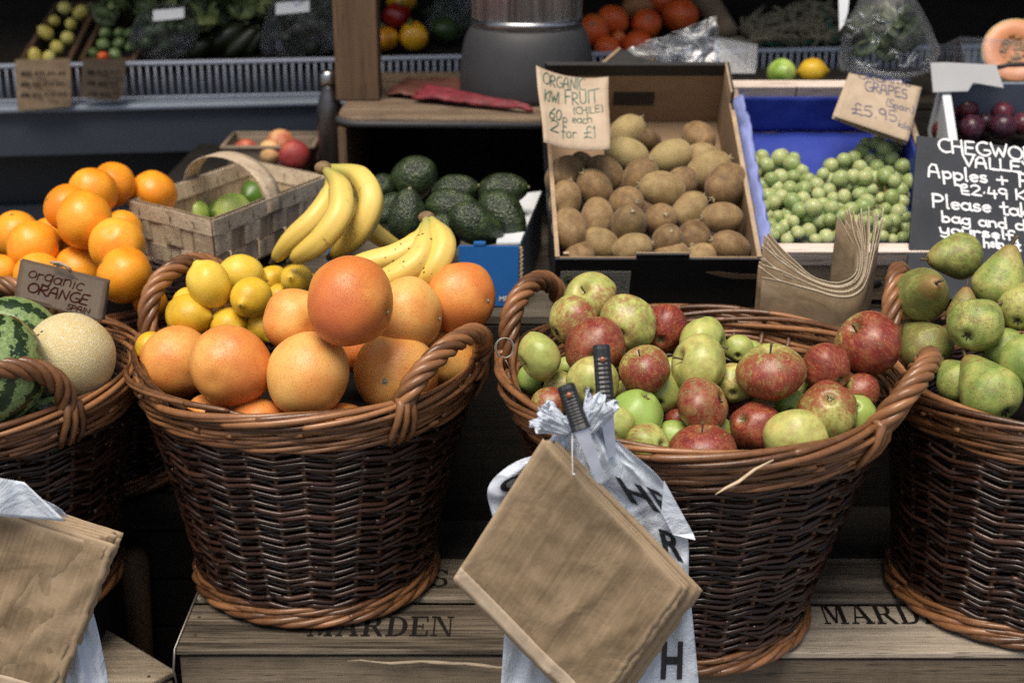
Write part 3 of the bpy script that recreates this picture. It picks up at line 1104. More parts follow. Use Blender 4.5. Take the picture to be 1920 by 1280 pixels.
def basket(name, C, rb, rt, h, handles, label, seed, tilt=(0, 0), N=36, squash=1.0, zb=0.0, detail=1.0):
    """C: centre of the foot; rb, rt: radius at foot and rim; tilt: sideways shift of the rim"""
    rr = random.Random(seed)
    C = np.array(C, float)
    root = thing(name, C, label, 'basket', 'wicker baskets of fruit')

    def wall(th, z, dr=0.0):
        """point on the wall at height z (0..h), angle th"""
        s = z / h
        r = rb + (rt - rb) * (0.25 * s * s + 0.75 * s) + dr
        r *= 1 + 0.008 * math.sin(2 * th + seed) + 0.006 * math.sin(3 * th + 1.3 * seed)
        return C + np.array([r * math.cos(th) + tilt[0] * s, r * math.sin(th) * squash + tilt[1] * s, z])
    zt = h - 0.050          # dark weave ends here, lighter top wale above
    zf = 0.028
    # woven body
    m = MB()
    pitch = 0.0088
    rows = int((zt - zf) / pitch)
    for i in range(rows * 2):
        back = i % 2                       # every other row lies deeper, filling the gaps
        z0 = zf + (zt - zf) * (i // 2 + 0.5 + 0.5 * back) / rows
        row = i // 2
        c = rr.uniform(0, N)
        end = c + N
        while c < end - 0.5:
            ln = min(rr.uniform(5, 12), end - c + 0.6)
            n = int(ln * 6) + 2
            cc = np.linspace(c, c + ln, n)
            th = cc * 2 * math.pi / N
            # goes over two stakes and dips behind the third, one stake further on in each row
            q = (cc + row * 1.0) % 3.0
            dip = np.exp(-((np.minimum(q, 3.0 - q)) / 0.36) ** 2)
            tri = np.abs(((cc + 0.5 * np.sin(0.17 * cc + seed)) % 2.0) - 1.0) * 2 - 1
            jz = rr.uniform(-0.0012, 0.0012)
            dz = 0.0031 * tri + jz + 0.0010 * np.sin(cc * 0.9 + i * 1.7)
            dr = (0.0040 - 0.0082 * dip) if not back else (-0.0030 + 0.002 * dip)
            rad0 = rr.uniform(0.0030, 0.0040)
            R = rad0 * (1 - 0.25 * np.linspace(0, 1, n))
            pts = np.array([wall(t, z0 + q_, d) for t, q_, d in zip(th, dz, dr)])
            tv = min(1, max(0, rr.gauss(0.36, 0.22)))
            if rr.random() < 0.04:
                tv = rr.uniform(0.8, 1.0)
            m.tube(pts, R, 6, tint=tv * (0.5 if back else 1))
            c += max(ln - 0.35, 0.5)
    # deeper rods block daylight; their darker tint is shade painted into the gaps
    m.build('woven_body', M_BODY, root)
    st = MB()
    for j in range(N):
        th = (j + 0.5) * 2 * math.pi / N
        st.tube([wall(th, z) for z in np.linspace(0.01, h - 0.01, 8)], 0.0036, 5, ref=(math.cos(th), math.sin(th), 0), tint=rr.random())
    st.build('stakes', M_STAKE, root)
    # floor
    fl = MB()
    for k in range(12):
        r = rb * (k + 0.6) / 12.5
        fl.tube([C + np.array([r * math.cos(a), r * math.sin(a) * squash, 0.020 + 0.003 * math.sin(a * 9 + k * 3.1)]) for a in np.linspace(0, 2 * math.pi, 49)[:-1]], rb / 24, 5, closed=True, tint=rr.random())
    fl.build('floor', M_BODY, root)
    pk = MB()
    pk.lathe(C + np.array([tilt[0] * 0.6, tilt[1] * 0.6, h * 0.74]), [(rb * 0.3 + rt * 0.60, -0.02), (rt * 0.62, 0.012), (rt * 0.3, 0.022), (0.0, 0.025)], 30)  # black disc added below the fruit so the gaps look shaded
    pk.build('shade_fill', M_SHADE_FILL, root)

    # lighter wale bands
    def band(mm, z0, nrope, dzr, strands, period, amp, rr0, tin=(0.25, 0.95), outd=0.003):
        for k in range(nrope):
            for s_ in range(strands):
                c = rr.uniform(0, N)
                end = c + N
                while c < end - 0.5:
                    ln = min(rr.uniform(9, 16), end - c + 0.8)
                    n = int(ln * 4) + 2
                    cc = np.linspace(c, c + ln, n)
                    ph = 2 * math.pi * (cc / period + s_ / strands) + k * 1.1
                    th = cc * 2 * math.pi / N
                    pts = [wall(t, z0 + k * dzr + amp * 0.85 * math.sin(p), outd + amp * math.cos(p)) for t, p in zip(th, ph)]
                    e = np.linspace(0, 1, n)
                    R = rr0 * rr.uniform(0.85, 1.1) * (1 - 0.25 * e)
                    R[0] *= 0.7
                    mm.tube(pts, R, 6, tint=rr.uniform(*tin))
                    c += max(ln - 0.7, 0.8)
    rim = MB()
    band(rim, h - 0.047, 4, 0.0088, 3, 5.0, 0.0044, 0.0038)
    # rolled border on top
    ns = 6
    for s_ in range(ns):
        c = rr.uniform(0, N)
        end = c + N
        while c < end - 0.5:
            ln = min(rr.uniform(8, 13), end - c + 1.0)
            n = int(ln * 5) + 2
            cc = np.linspace(c, c + ln, n)
            ph = 2 * math.pi * (cc / 13.0 + s_ / ns)
            th = cc * 2 * math.pi / N
            pts = [wall(t, h - 0.009 + 0.0102 * math.sin(p), 0.001 + 0.0112 * math.cos(p)) for t, p in zip(th, ph)]
            e = np.linspace(0, 1, n)
            R = 0.0045 * rr.uniform(0.82, 1.15) * (1 - 0.3 * e)
            R[0] *= 0.6
            R[-1] *= 0.6
            rim.tube(pts, R, 6, tint=rr.uniform(0.1, 1.0))
            c += max(ln - 1.6, 1.0)
    # cut rod ends sticking out under the border
    for k in range(26):
        t0 = rr.uniform(0, 2 * math.pi)
        z = rr.uniform(h - 0.045, h - 0.012)
        rim.tube([wall(t0, z, 0.006), wall(t0 + 0.05, z + 0.004, 0.011)], 0.0032, 6, tint=rr.uniform(0.7, 1))
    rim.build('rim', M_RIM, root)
    foot = MB()
    band(foot, 0.016, 2, 0.0075, 3, 5.0, 0.004, 0.0040, (0.15, 0.75), 0.004)
    ns = 4
    for s_ in range(ns):
        for q in range(4):
            c0 = q * N / 4 + s_ * 2.1
            n = 60
            cc = np.linspace(c0, c0 + N / 4 + 1.0, n)
            ph = 2 * math.pi * (cc / 6.0 + s_ / ns)
            th = cc * 2 * math.pi / N
            pts = [wall(t, 0.0095 + 0.0052 * math.sin(p), 0.006 + 0.0075 * math.cos(p)) for t, p in zip(th, ph)]
            foot.tube(pts, 0.0046 * rr.uniform(0.9, 1.1), 6, tint=rr.uniform(0.15, 0.85))
    foot.build('foot', M_RIM, root)
    # handles: rope twisted arches on the rim
    for (amid, aspan, hh, lean) in handles:
        hm = MB()
        a0, a1 = rad(amid - aspan / 2), rad(amid + aspan / 2)
        P0, P1 = wall(a0, h - 0.014, 0.002), wall(a1, h - 0.014, 0.002)
        midp = 0.5 * (P0 + P1)
        out = nrm([math.cos(rad(amid)), math.sin(rad(amid)), 0])
        bulge = wall(rad(amid), h - 0.01, 0.0) - midp
        nseg = 46
        core = []
        for i in range(nseg + 1):
            u = i / nseg
            a = math.pi * u
            side = 0.5 - 0.5 * math.cos(a)
            w_ = math.sin(a)
            w2 = w_ ** 0.75
            p = P0 + (P1 - P0) * side + np.array([0, 0, 1]) * hh * w2 + (bulge * 0.9 + out * lean) * w2
            core.append(p)
        core = np.array(core)
        T = np.gradient(core, axis=0)
        T /= np.linalg.norm(T, axis=1)[:, None]
        A = np.cross(T, np.cross(nrm(P1 - P0), [0, 0, 1]))
        A /= np.linalg.norm(A, axis=1)[:, None]
        B = np.cross(T, A)
        ns = 5
        turns = 2.6
        for s_ in range(ns):
            pts, RR = [], []
            for i in range(nseg + 1):
                u = i / nseg
                ph = 2 * math.pi * (turns * u + s_ / ns)
                q = 0.0088 + 0.0010 * math.sin(7 * u + s_)
                pts.append(core[i] + A[i] * q * math.cos(ph) + B[i] * q * math.sin(ph))
                RR.append(0.0062 - 0.0008 * u)
            hm.tube(pts, RR, 7, ref=None, tint=rr.uniform(0.35, 0.95))
        # ends wrapped down over the rim
        for aa, P, sg in ((a0, P0, 1), (a1, P1, -1)):
            for s_ in range(3):
                d = (s_ - 1) * 0.035
                tt = aa + d * 0.9
                w_ = [wall(tt - d * 0.6, h + 0.008, -0.004), wall(tt, h + 0.004, 0.012), wall(tt + d * 0.5, h - 0.018, 0.0175), wall(tt + d * 0.9, h - 0.038, 0.0145), wall(tt + d * 0.7, h - 0.054, 0.008)]
                hm.tube(w_, [0.0056, 0.0056, 0.005, 0.0045, 0.0035], 6, ref=(0.3, 0.4, 0.1), tint=rr.uniform(0.3, 0.85))
        hm.build('handle', M_RIM, root)
    return root, wall


gf_C = np.array([-0.277, 1.797, CRATE_Z + 0.004])
bk_gf, wall_gf = basket('wicker_basket', gf_C, 0.156, 0.230, 0.330, [(-31, 46, 0.070, 0.012), (146, 44, 0.092, 0.004)],
                        'dark wicker basket with brown rim filled with grapefruit and lemons', 3, tilt=(0.004, 0))
ap_C = np.array([0.232, 1.682, CRATE_Z + 0.004])
bk_ap, wall_ap = basket('wicker_basket', ap_C, 0.150, 0.252, 0.343, [(-27, 34, 0.070, 0.035), (149, 36, 0.088, 0.0)],
                        'dark wicker basket with orange brown rim filled with apples', 5, tilt=(0.008, 0.004), N=38)
pe_C = np.array([0.705, 1.745, CRATE_Z + 0.004])
bk_pe, wall_pe = basket('wicker_basket', pe_C, 0.165, 0.238, 0.325, [(160, 38, 0.115, 0.0)],
                        'dark wicker basket at the right edge filled with pears', 8, tilt=(0.035, 0))
me_C = np.array([-0.735, 1.78, CRATE_Z - 0.006])
bk_me, wall_me = basket('wicker_basket', me_C, 0.165, 0.230, 0.325, [(-60, 44, 0.082, 0.012)],
                        'dark wicker basket at the left edge filled with melons', 11, tilt=(0.0, 0))
or_C = np.array([-0.700, 2.20, CRATE_Z - 0.008])
bk_or, wall_or = basket('wicker_basket', or_C, 0.17, 0.245, 0.325, [(-99, 38, 0.07, 0.01)],
                        'wicker basket filled with oranges behind the melon basket', 13, tilt=(0.0, 0))

# small fittings on the baskets
m = MB()
c0 = at(945, 652, depth_of(wall_ap(rad(163), 0.34)) - 0.075)
for q in range(2):
    m.tube([c0 + CR * (0.0115 * math.cos(a) + 0.0015 * q) + CU * (0.0125 * math.sin(a)) - CF * (0.002 * q) for a in np.linspace(0, 2 * math.pi, 25)[:-1]], 0.0008, 5, closed=True, ref=None)
m.tube([c0 - CU * 0.012, c0 - CU * 0.019 + CR * 0.004, c0 - CU * 0.028 + CR * 0.008], 0.0008, 5, ref=None)
tag(m.build('wire_ring', M_WIRE, loc=c0), 'small twisted wire ring on the left handle of the apple basket', 'wire ring')
m = MB()
sl = [at(1450, 862, 1.545), at(1415, 880, 1.535), at(1385, 903, 1.53), at(1360, 915, 1.528), at(1341, 927, 1.528)]
m.tube(sl, [0.0010, 0.0018, 0.0021, 0.0016, 0.0005], 5, ref=None)
tag(m.build('willow_sliver', M_STRAW, loc=sl[0]), 'pale split willow sliver hanging from the apple basket rim', 'sliver')
# ------------------------------------------------------------------ fruit shapes (unit size, placed copies)


def lump(seed, amp, sc=1.2):
    off = Vector((seed * 3.1, seed * 1.7, seed * 2.3))

    def f(v):
        d = mnoise.noise(Vector(v) * sc + off)
        return np.array(v) * (1 + amp * d)
    return f


def proto(name, mb, mat, kids=()):
    o = bpy.data.objects.new('proto_' + name, mb.mesh(name, mat))
    ch = []
    for nm, m2, mt in kids:
        ch.append((nm, bpy.data.objects.new('proto_' + nm, m2.mesh(nm, mt))))
    return (name, o, ch)


def place(pr, P, r, z, x=None, color=None, label='', cat='', group=None, scale=(1, 1, 1)):
    name, o, ch = pr
    c = o.copy()
    c.name = name
    COL.objects.link(c)
    z = nrm(z)
    x = np.array([RNG.gauss(0, 1) for _ in range(3)]) if x is None else np.array(x, float)
    x = x - z * np.dot(x, z)
    if np.linalg.norm(x) < 1e-4:
        x = np.cross(z, [0.3, 0.5, 0.8])
    x = nrm(x)
    y = np.cross(z, x)
    R = Matrix(((x[0], y[0], z[0]), (x[1], y[1], z[1]), (x[2], y[2], z[2])))
    c.location = P
    c.rotation_euler = R.to_euler()
    c.scale = (r * scale[0], r * scale[1], r * scale[2])
    if color is not None:
        c.color = (*color, 1)
    tag(c, label, cat, group)
    for nm, k in ch:
        kc = k.copy()
        kc.name = nm
        COL.objects.link(kc)
        kc.parent = c
    return c


def settle(items, P0f, iters=260, slack=0.94, clampd=0.07, size=lambda it: 1.0, inside=None):
    """items: (px, py, rpx, ...) listed front to back. Slide each along its own line of sight until neighbours no longer intersect."""
    dirs = [ray(it[0], it[1]) for it in items]
    d0 = [P0f(it) for it in items]
    d = list(d0)
    n = len(items)
    for k in range(iters):
        for i in range(n):
            for j in range(i + 1, n):
                ri = items[i][2] * d[i] / FPX * size(items[i])
                rj = items[j][2] * d[j] / FPX * size(items[j])
                Pi, Pj = CAM + dirs[i] * d[i], CAM + dirs[j] * d[j]
                ov = (ri + rj) * slack - np.linalg.norm(Pi - Pj)
                if ov > 0:
                    d[i] -= ov * 0.22
                    d[j] += ov * 0.22
        for i in range(n):
            d[i] += (d0[i] - d[i]) * 0.02
            d[i] = min(max(d[i], d0[i] - clampd), d0[i] + clampd)
            if inside is not None:          # stay within the round of the basket
                (ax_, ay_), Rin, zr = inside
                for _ in range(6):
                    P = CAM + dirs[i] * d[i]
                    r_ = items[i][2] * d[i] / FPX
                    lim = Rin - r_ * (1.0 if P[2] < zr else max(0.2, 1.0 - (P[2] - zr) * 12))
                    v = np.array([P[0] - ax_, P[1] - ay_])
                    if np.linalg.norm(v) <= lim:
                        break
                    if abs(v[0]) < lim:
                        yy = math.sqrt(lim * lim - v[0] ** 2) * (1 if v[1] > 0 else -1)
                        d[i] += 0.6 * (yy - v[1]) / dirs[i][1]
                    else:
                        d[i] -= 0.3 * v[1] / dirs[i][1]
    return [(CAM + dirs[i] * d[i], items[i][2] * d[i] / FPX) for i in range(n)]


def star(mb, c, z, r, n=5, h=0.02):
    """a little five-pointed calyx"""
    z = nrm(z)
    a_ = nrm(np.cross(z, [0.3, 0.9, 0.2]))
    b_ = np.cross(z, a_)
    for k in range(n):
        a = 2 * math.pi * k / n + 0.2 * k
        d = a_ * math.cos(a) + b_ * math.sin(a)
        s = np.cross(z, d)
        mb.add([c + z * h * 1.2, c + d * r * 0.45 + s * r * 0.28 + z * h, c + d * r + z * h * 0.3, c + d * r * 0.45 - s * r * 0.28 + z * h],
               [(0, 3, 2, 1)], 0.5)
    mb.ball(c + z * h * 0.8, r * 0.32, 8, 5)


def citrus_proto(name, mat, seed, flat=0.95, nub=0.0, amp=0.03, calyx=M_CALYX, cr=0.11, longz=1.0):
    mb = MB()
    lf = lump(seed, amp)

    def f(v):
        p = lf(v)
        z = v[2]
        rho = math.hypot(v[0], v[1])
        p = p * np.array([1, 1, flat * longz])
        if nub:
            if z > 0:
                p[2] += nub * math.exp(-(rho / 0.20) ** 2)
            else:
                p[2] -= nub * 0.55 * math.exp(-(rho / 0.22) ** 2)
        else:
            p[2] -= 0.05 * math.exp(-(rho / 0.2) ** 2) * (1 if z > 0 else -1)
        return p
    mb.ball((0, 0, 0), 1.0, 40, 26, f=f)
    kid = MB()
    if nub:
        kid.ball((0, 0, flat * longz + nub * 0.97), 0.055, 8, 6)
        kid.ball((0, 0, -(flat * longz + nub * 0.55)), 0.075, 8, 6)
    else:
        star(kid, np.array([0, 0, flat - 0.045]), (0, 0, 1), cr, 5, 0.02)
    return proto(name, mb, mat, [('calyx', kid, calyx)])


P_GF = [citrus_proto('grapefruit', M_GRAPEFRUIT, s, 0.93, amp=0.075) for s in (1, 2, 3)]
P_OR = [citrus_proto('orange', M_ORANGE, s, 0.96, amp=0.06, calyx=M_CALYXG, cr=0.10) for s in (4, 5, 6)]
P_LE = [citrus_proto('lemon', M_LEMON, s, 1.0, 0.16, 0.06, M_CALYXG, longz=1.12) for s in (7, 8, 9)]
P_LI = [citrus_proto('lime', M_LIME, s, 1.0, 0.08, 0.05, M_CALYXG, longz=1.1) for s in (10, 11)]
P_SQ = [citrus_proto('squash', M_SQUASH, s, 0.92, amp=0.05, calyx=M_CALYX, cr=0.2) for s in (12, 13)]


def pepper_proto(name, mat, seed):
    mb = MB()
    lf = lump(seed, 0.08)

    def f(v):
        a = math.atan2(v[1], v[0])
        rho = math.hypot(v[0], v[1])
        p = lf(v) * np.array([1, 1, 0.95])
        k = 1 + 0.10 * math.cos(4 * a) * rho
        p[0] *= k
        p[1] *= k
        p[2] -= 0.22 * math.exp(-(rho / 0.28) ** 2) * (1 if v[2] > 0 else -0.4)
        return p
    mb.ball((0, 0, 0), 1.0, 40, 20, f=f)
    kid = MB()
    kid.tube([(0, 0, 0.66), (0.03, 0.0, 0.95), (0.12, 0.02, 1.2)], [0.16, 0.09, 0.08], 7, ref=(1, 0, 0))
    return proto(name, mb, mat, [('stalk', kid, M_CALYXG)])


P_YP, P_RP = pepper_proto('pepper', M_YELLOWPEP, 3), pepper_proto('pepper', M_REDPEP, 5)


def apple_proto(seed, flat):
    mb = MB()
    lf = lump(seed, 0.07, 1.0)

    def f(v):
        z = v[2]
        rho = math.hypot(v[0], v[1])
        p = lf(v)
        w = 1 + 0.07 * z - 0.05 * z * z
        p = p * np.array([w, w, flat])
        a = math.atan2(v[1], v[0])
        if z > 0:
            p[2] -= 0.34 * math.exp(-(rho / 0.23) ** 2)
        else:
            p[2] += 0.24 * math.exp(-(rho / 0.22) ** 2)
            k = 1 + 0.035 * math.cos(5 * a) * rho
            p[0] *= k
            p[1] *= k
        return p
    mb.ball((0, 0, 0), 1.0, 44, 28, f=f)
    stem = MB()
    t = flat - 0.34
    stem.tube([(0, 0, t - 0.03), (0.01, 0, t + 0.15), (0.04, 0.02, t + 0.30 + 0.08 * (seed % 2)), (0.06, 0.03, t + 0.36 + 0.1 * (seed % 2))], [0.035, 0.03, 0.035, 0.048], 7, ref=(1, 0, 0))
    cal = MB()
    c = np.array([0, 0, -flat + 0.24])
    for k in range(6):
        a = k * 1.047 + 0.3 * seed
        d = np.array([math.cos(a), math.sin(a), 0])
        cal.tube([c + d * 0.03, c + d * 0.09 - np.array([0, 0, 0.07]), c + d * (0.05 + 0.1 * (k % 2)) - np.array([0, 0, 0.14])], [0.03, 0.028, 0.008], 5, ref=(0.2, 0.3, 1))
    return proto('apple', mb, M_APPLE, [('stem', stem, M_STEM), ('calyx', cal, M_STEMDARK)])


P_AP = [apple_proto(1, 0.86), apple_proto(2, 0.93), apple_proto(3, 0.80), apple_proto(4, 0.90)]


def pear_proto(seed, neck=1.0, bend=0.12):
    mb = MB()
    lf = lump(seed, 0.06, 0.9)

    def f(v):
        z = v[2]
        p = np.array(v)
        if z > 0:
            zz = z
            rho = math.hypot(v[0], v[1])
            w = 1.0 - 0.40 * (zz ** 1.3) + 0.10 * zz * zz
            p = np.array([v[0] * w, v[1] * w, zz * (1.0 + 0.62 * neck * zz)])
            p[2] -= 0.10 * math.exp(-(rho / 0.12) ** 2)
            p[0] += bend * zz * zz
        else:
            rho = math.hypot(v[0], v[1])
            p = np.array([v[0], v[1], z * 0.90 + 0.16 * math.exp(-(rho / 0.2) ** 2)])
        k = 1 + 0.0
        return lf(p) * k
    mb.ball((0, 0, 0), 1.0, 44, 34, f=f)
    top = 1.0 + 0.62 * neck - 0.14
    stem = MB()
    stem.tube([(bend, 0, top), (bend * 1.2, 0.01, top + 0.14), (bend * 1.9, 0.02, top + 0.32), (bend * 2.6, 0.04, top + 0.46)], [0.06, 0.05, 0.05, 0.07], 7, ref=(0, 1, 0))
    cal = MB()
    c = np.array([0, 0, -0.76])
    cal.ball(c, (0.10, 0.10, 0.05), 8, 6)
    for k in range(5):
        a = k * 1.257 + seed
        d = np.array([math.cos(a), math.sin(a), 0])
        cal.tube([c + d * 0.05, c + d * 0.13 - np.array([0, 0, 0.08]), c + d * 0.22 - np.array([0, 0, 0.09])], [0.035, 0.03, 0.01], 5, ref=(0.2, 0.3, 1))
    return proto('pear', mb, M_PEAR, [('stem', stem, M_STEM), ('calyx', cal, M_STEMDARK)])


P_PE = [pear_proto(1, 0.95, 0.10), pear_proto(2, 0.8, 0.16), pear_proto(3, 1.0, 0.06)]


def kiwi_proto(seed):
    mb = MB()
    lf = lump(seed, 0.05, 1.2)
    mb.ball((0, 0, 0), 1.0, 32, 22, f=lambda v: lf(v) * np.array([0.92, 0.97, 1.30]) * (1 - 0.05 * v[2] ** 4))
    tip = MB()
    for k in range(7):
        a = k * 0.9 + seed
        d = np.array([math.cos(a), math.sin(a), 0])
        tip.tube([(0, 0, 1.17), np.array([0, 0, 1.26]) + d * 0.09, np.array([0, 0, 1.24 + 0.09 * (k % 3)]) + d * (0.13 + 0.05 * (k % 2))], [0.05, 0.04, 0.015], 5, ref=(0.3, 0.2, 1))
    tip.ball((0, 0, 1.23), (0.11, 0.11, 0.06), 8, 5)
    b = MB()
    b.ball((0, 0, -1.22), (0.09, 0.09, 0.05), 8, 5)
    return proto('kiwi_fruit', mb, M_KIWI, [('flower_tip', tip, M_KIWITIP), ('stem_scar', b, M_STEMDARK)])


P_KI = [kiwi_proto(s) for s in (1, 2, 3)]


def avocado_proto(seed):
    mb = MB()
    lf = lump(seed, 0.05, 1.0)

    def f(v):
        z = v[2]
        w = 1.0 - 0.20 * max(0, z) ** 1.5
        return lf(np.array([v[0] * w, v[1] * w, z * (1.35 if z > 0 else 1.0)]))
    mb.ball((0, 0, 0), 1.0, 40, 26, f=f)
    st = MB()
    st.ball((0, 0, 1.33), (0.10, 0.10, 0.06), 10, 6)
    return proto('avocado', mb, M_AVOCADO, [('stem_button', st, M_KIWITIP)])


P_AV = [avocado_proto(s) for s in (1, 2)]

# ------------------------------------------------------------------ grapefruit and lemons (front to back)
# (px, py, radius px, height of centre above ground, direction of the calyx in view, peel tint, redness, label)
GF = [
    (578, 702, 82, 0.868, (0.55, -0.6, -0.35), 0.34, 0.25, 'pale cheeked grapefruit in the middle of the front row'),
    (432, 685, 78, 0.868, (0.3, 0.4, -0.9), 0.58, 0.45, 'orange pink grapefruit left of the middle one in the front row'),
    (742, 701, 80, 0.868, (-0.19, -0.17, 0.96), 0.42, 0.2, 'grapefruit with a star shaped calyx facing forward beside the right handle'),
    (330, 680, 69, 0.870, (-0.6, 0.3, -0.5), 0.52, 0.25, 'leftmost grapefruit in the front row against the left rim'),
    (656, 565, 86, 0.955, (0.93, -0.26, 0.24), 0.66, 1.0, 'large reddish grapefruit on the very top of the pile'),
    (552, 600, 60, 0.905, (-0.5, 0.2, -0.6), 0.46, 0.5, 'grapefruit half hidden behind the reddish one, beside the lemons'),
    (764, 590, 70, 0.925, (0.96, -0.12, 0.22), 0.33, 0.35, 'pale yellow grapefruit right of the reddish one with its calyx showing'),
    (843, 670, 57, 0.87, (0.2, 0.3, -0.9), 0.40, 0.2, 'grapefruit seen through the right handle of its basket'),
    (865, 558, 68, 0.905, (0.75, -0.1, 0.5), 0.62, 0.3, 'deep orange grapefruit at the back right in front of the blue box'),
    (487, 806, 62, 0.800, (0.3, 0.5, -0.8), 0.60, 0.5, 'grapefruit mostly sunk below the front rim, left of centre'),
    (392, 780, 44, 0.805, (-0.3, 0.5, -0.8), 0.48, 0.4, 'grapefruit sliver low at the left under the front row'),
    (645, 806, 55, 0.800, (0.3, 0.5, -0.8), 0.56, 0.4, 'grapefruit sunk below the front rim, right of centre'),
    (668, 660, 40, 0.84, (0.0, 0.5, -0.8), 0.72, 0.9, 'dark grapefruit glimpsed in the gap under the reddish one'),
]
GFP = settle(GF, lambda it: depth_of(atZ(it[0], it[1], it[3])), inside=((-0.273, 1.797), 0.206, 0.850))
for k, (it, (P, r)) in enumerate(zip(GF, GFP)):
    place(P_GF[k % 3], P, r, c2w(*it[4]), c2w(0.6, -0.55, 0.5) if k != 0 else c2w(0.7, -0.5, 0.2), (it[5], it[6], 0), it[7], 'grapefruit', 'grapefruit in the basket')

LE = [
    (392, 533, 42, 0.895, (-0.45, 0.85, 0.3), 'upright lemon with its nub at upper left beside the basket handle'),
    (471, 558, 39, 0.890, (-0.25, -0.3, 0.92), 'lemon with its puckered stem end facing forward'),
    (355, 591, 42, 0.868, (0.88, -0.05, 0.45), 'lemon lying at the left with its pointed nub to the right'),
    (453, 515, 39, 0.895, (0.9, -0.2, -0.2), 'lemon at the back between the upright one and the bananas'),
    (428, 610, 36, 0.855, (-0.5, 0.2, -0.6), 'lemon low behind the orange pink grapefruit'),
    (492, 612, 30, 0.860, (0.4, -0.7, 0.5), 'lemon wedged between two grapefruit and the puckered lemon'),
    (556, 522, 31, 0.885, (-0.15, 0.0, 1.0), 'shaded lemon with its end forward under the banana tips'),
    (512, 524, 27, 0.880, (0.6, 0.3, -0.4), 'small shaded lemon left of the one under the banana tips'),
    (524, 556, 25, 0.870, (0.4, 0.5, -0.5), 'small lemon behind the puckered one at its right'),
    (572, 546, 33, 0.872, (0.5, 0.6, -0.3), 'lemon peeping out beside the reddish grapefruit'),
    (350, 566, 27, 0.855, (0.2, 0.6, -0.6), 'lemon sliver under the upright lemon by the back rim'),
    (282, 648, 27, 0.845, (-0.6, -0.5, 0.5), 'lemon sliver squeezed between the left rim and a grapefruit'),
]
LEP = settle(LE, lambda it: depth_of(atZ(it[0], it[1], it[3])), inside=((-0.273, 1.797), 0.216, 0.86))
for k, (it, (P, r)) in enumerate(zip(LE, LEP)):
    place(P_LE[k % 3], P, r * 0.97, c2w(*it[4]), None, (0.5 + 0.12 * ((k * 7) % 3 - 1), 0, 0), it[5], 'lemon', 'lemons behind the grapefruit', (1, 1, 1.02))

# ------------------------------------------------------------------ oranges
ORA = [
    (234, 516, 53, 0.870, (-0.75, 0.45, 0.3), 0.52, 'orange at the front right of the pile beside the basket handle'),
    (73, 520, 48, 0.862, (0.1, 0.3, -0.9), 0.50, 'orange directly behind the top of the brown price sign'),
    (148, 512, 51, 0.862, (0.75, 0.35, 0.45), 0.48, 'orange in the front row right of the sign top, near centre'),
    (0, 511, 34, 0.862, (0.2, 0.4, -0.7), 0.50, 'orange cut by the left edge of the view in the front row'),
    (220, 460, 53, 0.900, (0.1, -0.4, -0.8), 0.46, 'smooth orange second from the front against the chip basket'),
    (62, 463, 51, 0.895, (-0.95, -0.1, 0.25), 0.50, 'orange with a dark stem scar at its left side, left group'),
    (159, 413, 55, 0.935, (-0.93, -0.15, 0.28), 0.56, 'deep orange fruit in the centre with a stem mark at left'),
    (30, 440, 46, 0.900, (0.0, 0.80, 0.5), 0.46, 'blemished orange with a grey navel on top at far left'),
    (127, 390, 45, 0.945, (-0.7, 0.3, 0.45), 0.60, 'orange with black scars on its left cheek'),
    (174, 361, 47, 0.965, (0.1, 0.5, -0.7), 0.58, 'orange just left of the topmost one'),
    (211, 347, 43, 0.970, (-0.5, 0.62, 0.55), 0.66, 'topmost orange of the pile with a dark stem end'),
    (288, 363, 43, 0.930, (0.3, 0.4, -0.7), 0.60, 'orange standing alone behind the corner of the chip basket'),
    (230, 430, 37, 0.90, (0.3, 0.4, -0.7), 0.46, 'orange partly hidden between the chip basket and the centre orange'),
    (92, 440, 32, 0.88, (0.3, 0.4, -0.7), 0.44, 'orange in the gap behind the two left ones'),
    (106, 462, 32, 0.87, (0.3, 0.4, -0.7), 0.60, 'shaded orange left below the deep orange centre fruit'),
    (128, 470, 26, 0.85, (0.3, 0.4, -0.7), 0.44, 'small glimpse of orange under the deep orange centre fruit'),
    (282, 566, 32, 0.83, (0.3, 0.4, -0.7), 0.62, 'orange seen low through the handle of the lemon basket'),
]
ORP = settle(ORA, lambda it: depth_of(atZ(it[0], it[1], it[3])))
for k, (it, (P, r)) in enumerate(zip(ORA, ORP)):
    place(P_OR[k % 3], P, r, c2w(*it[4]), None, (it[5], 0, 0), it[6], 'orange', 'oranges in the basket')

# ------------------------------------------------------------------ melons
mb = MB()
lf = lump(3, 0.03)
mb.ball((0, 0, 0), 1.0, 48, 32, f=lambda v: lf(v) * np.array([1, 1, 1.12]))
kd = MB()
kd.ball((0, 0, 1.12), (0.06, 0.06, 0.03), 8, 6)
P_WM = proto('watermelon', mb, M_WATERMELON, [('stem_scar', kd, M_STEM)])
mb = MB()
lf = lump(6, 0.03)
mb.ball((0, 0, 0), 1.0, 48, 32, f=lambda v: lf(v) * np.array([1, 1, 1.03]))
kd = MB()
kd.ball((0.0, 0.0, 1.02), (0.05, 0.03, 0.02), 8, 6)
kd.ball((0.09, 0.05, 1.015), (0.05, 0.03, 0.02), 8, 6)
P_CM = proto('netted_melon', mb, M_CANTALOUPE, [('blossom_scar', kd, M_STEMDARK)])
MEL = [(-14, 694, 97, 0.88, 'dark green watermelon with blotched stripes at the left edge'),
       (133, 668, 81, 0.885, 'pale yellow netted melon beside the striped watermelon'),
       (28, 634, 78, 0.90, 'watermelon with fine dark stripes behind the netted melon'),
       (75, 800, 60, 0.79, 'shaded watermelon low in the basket under the handle')]
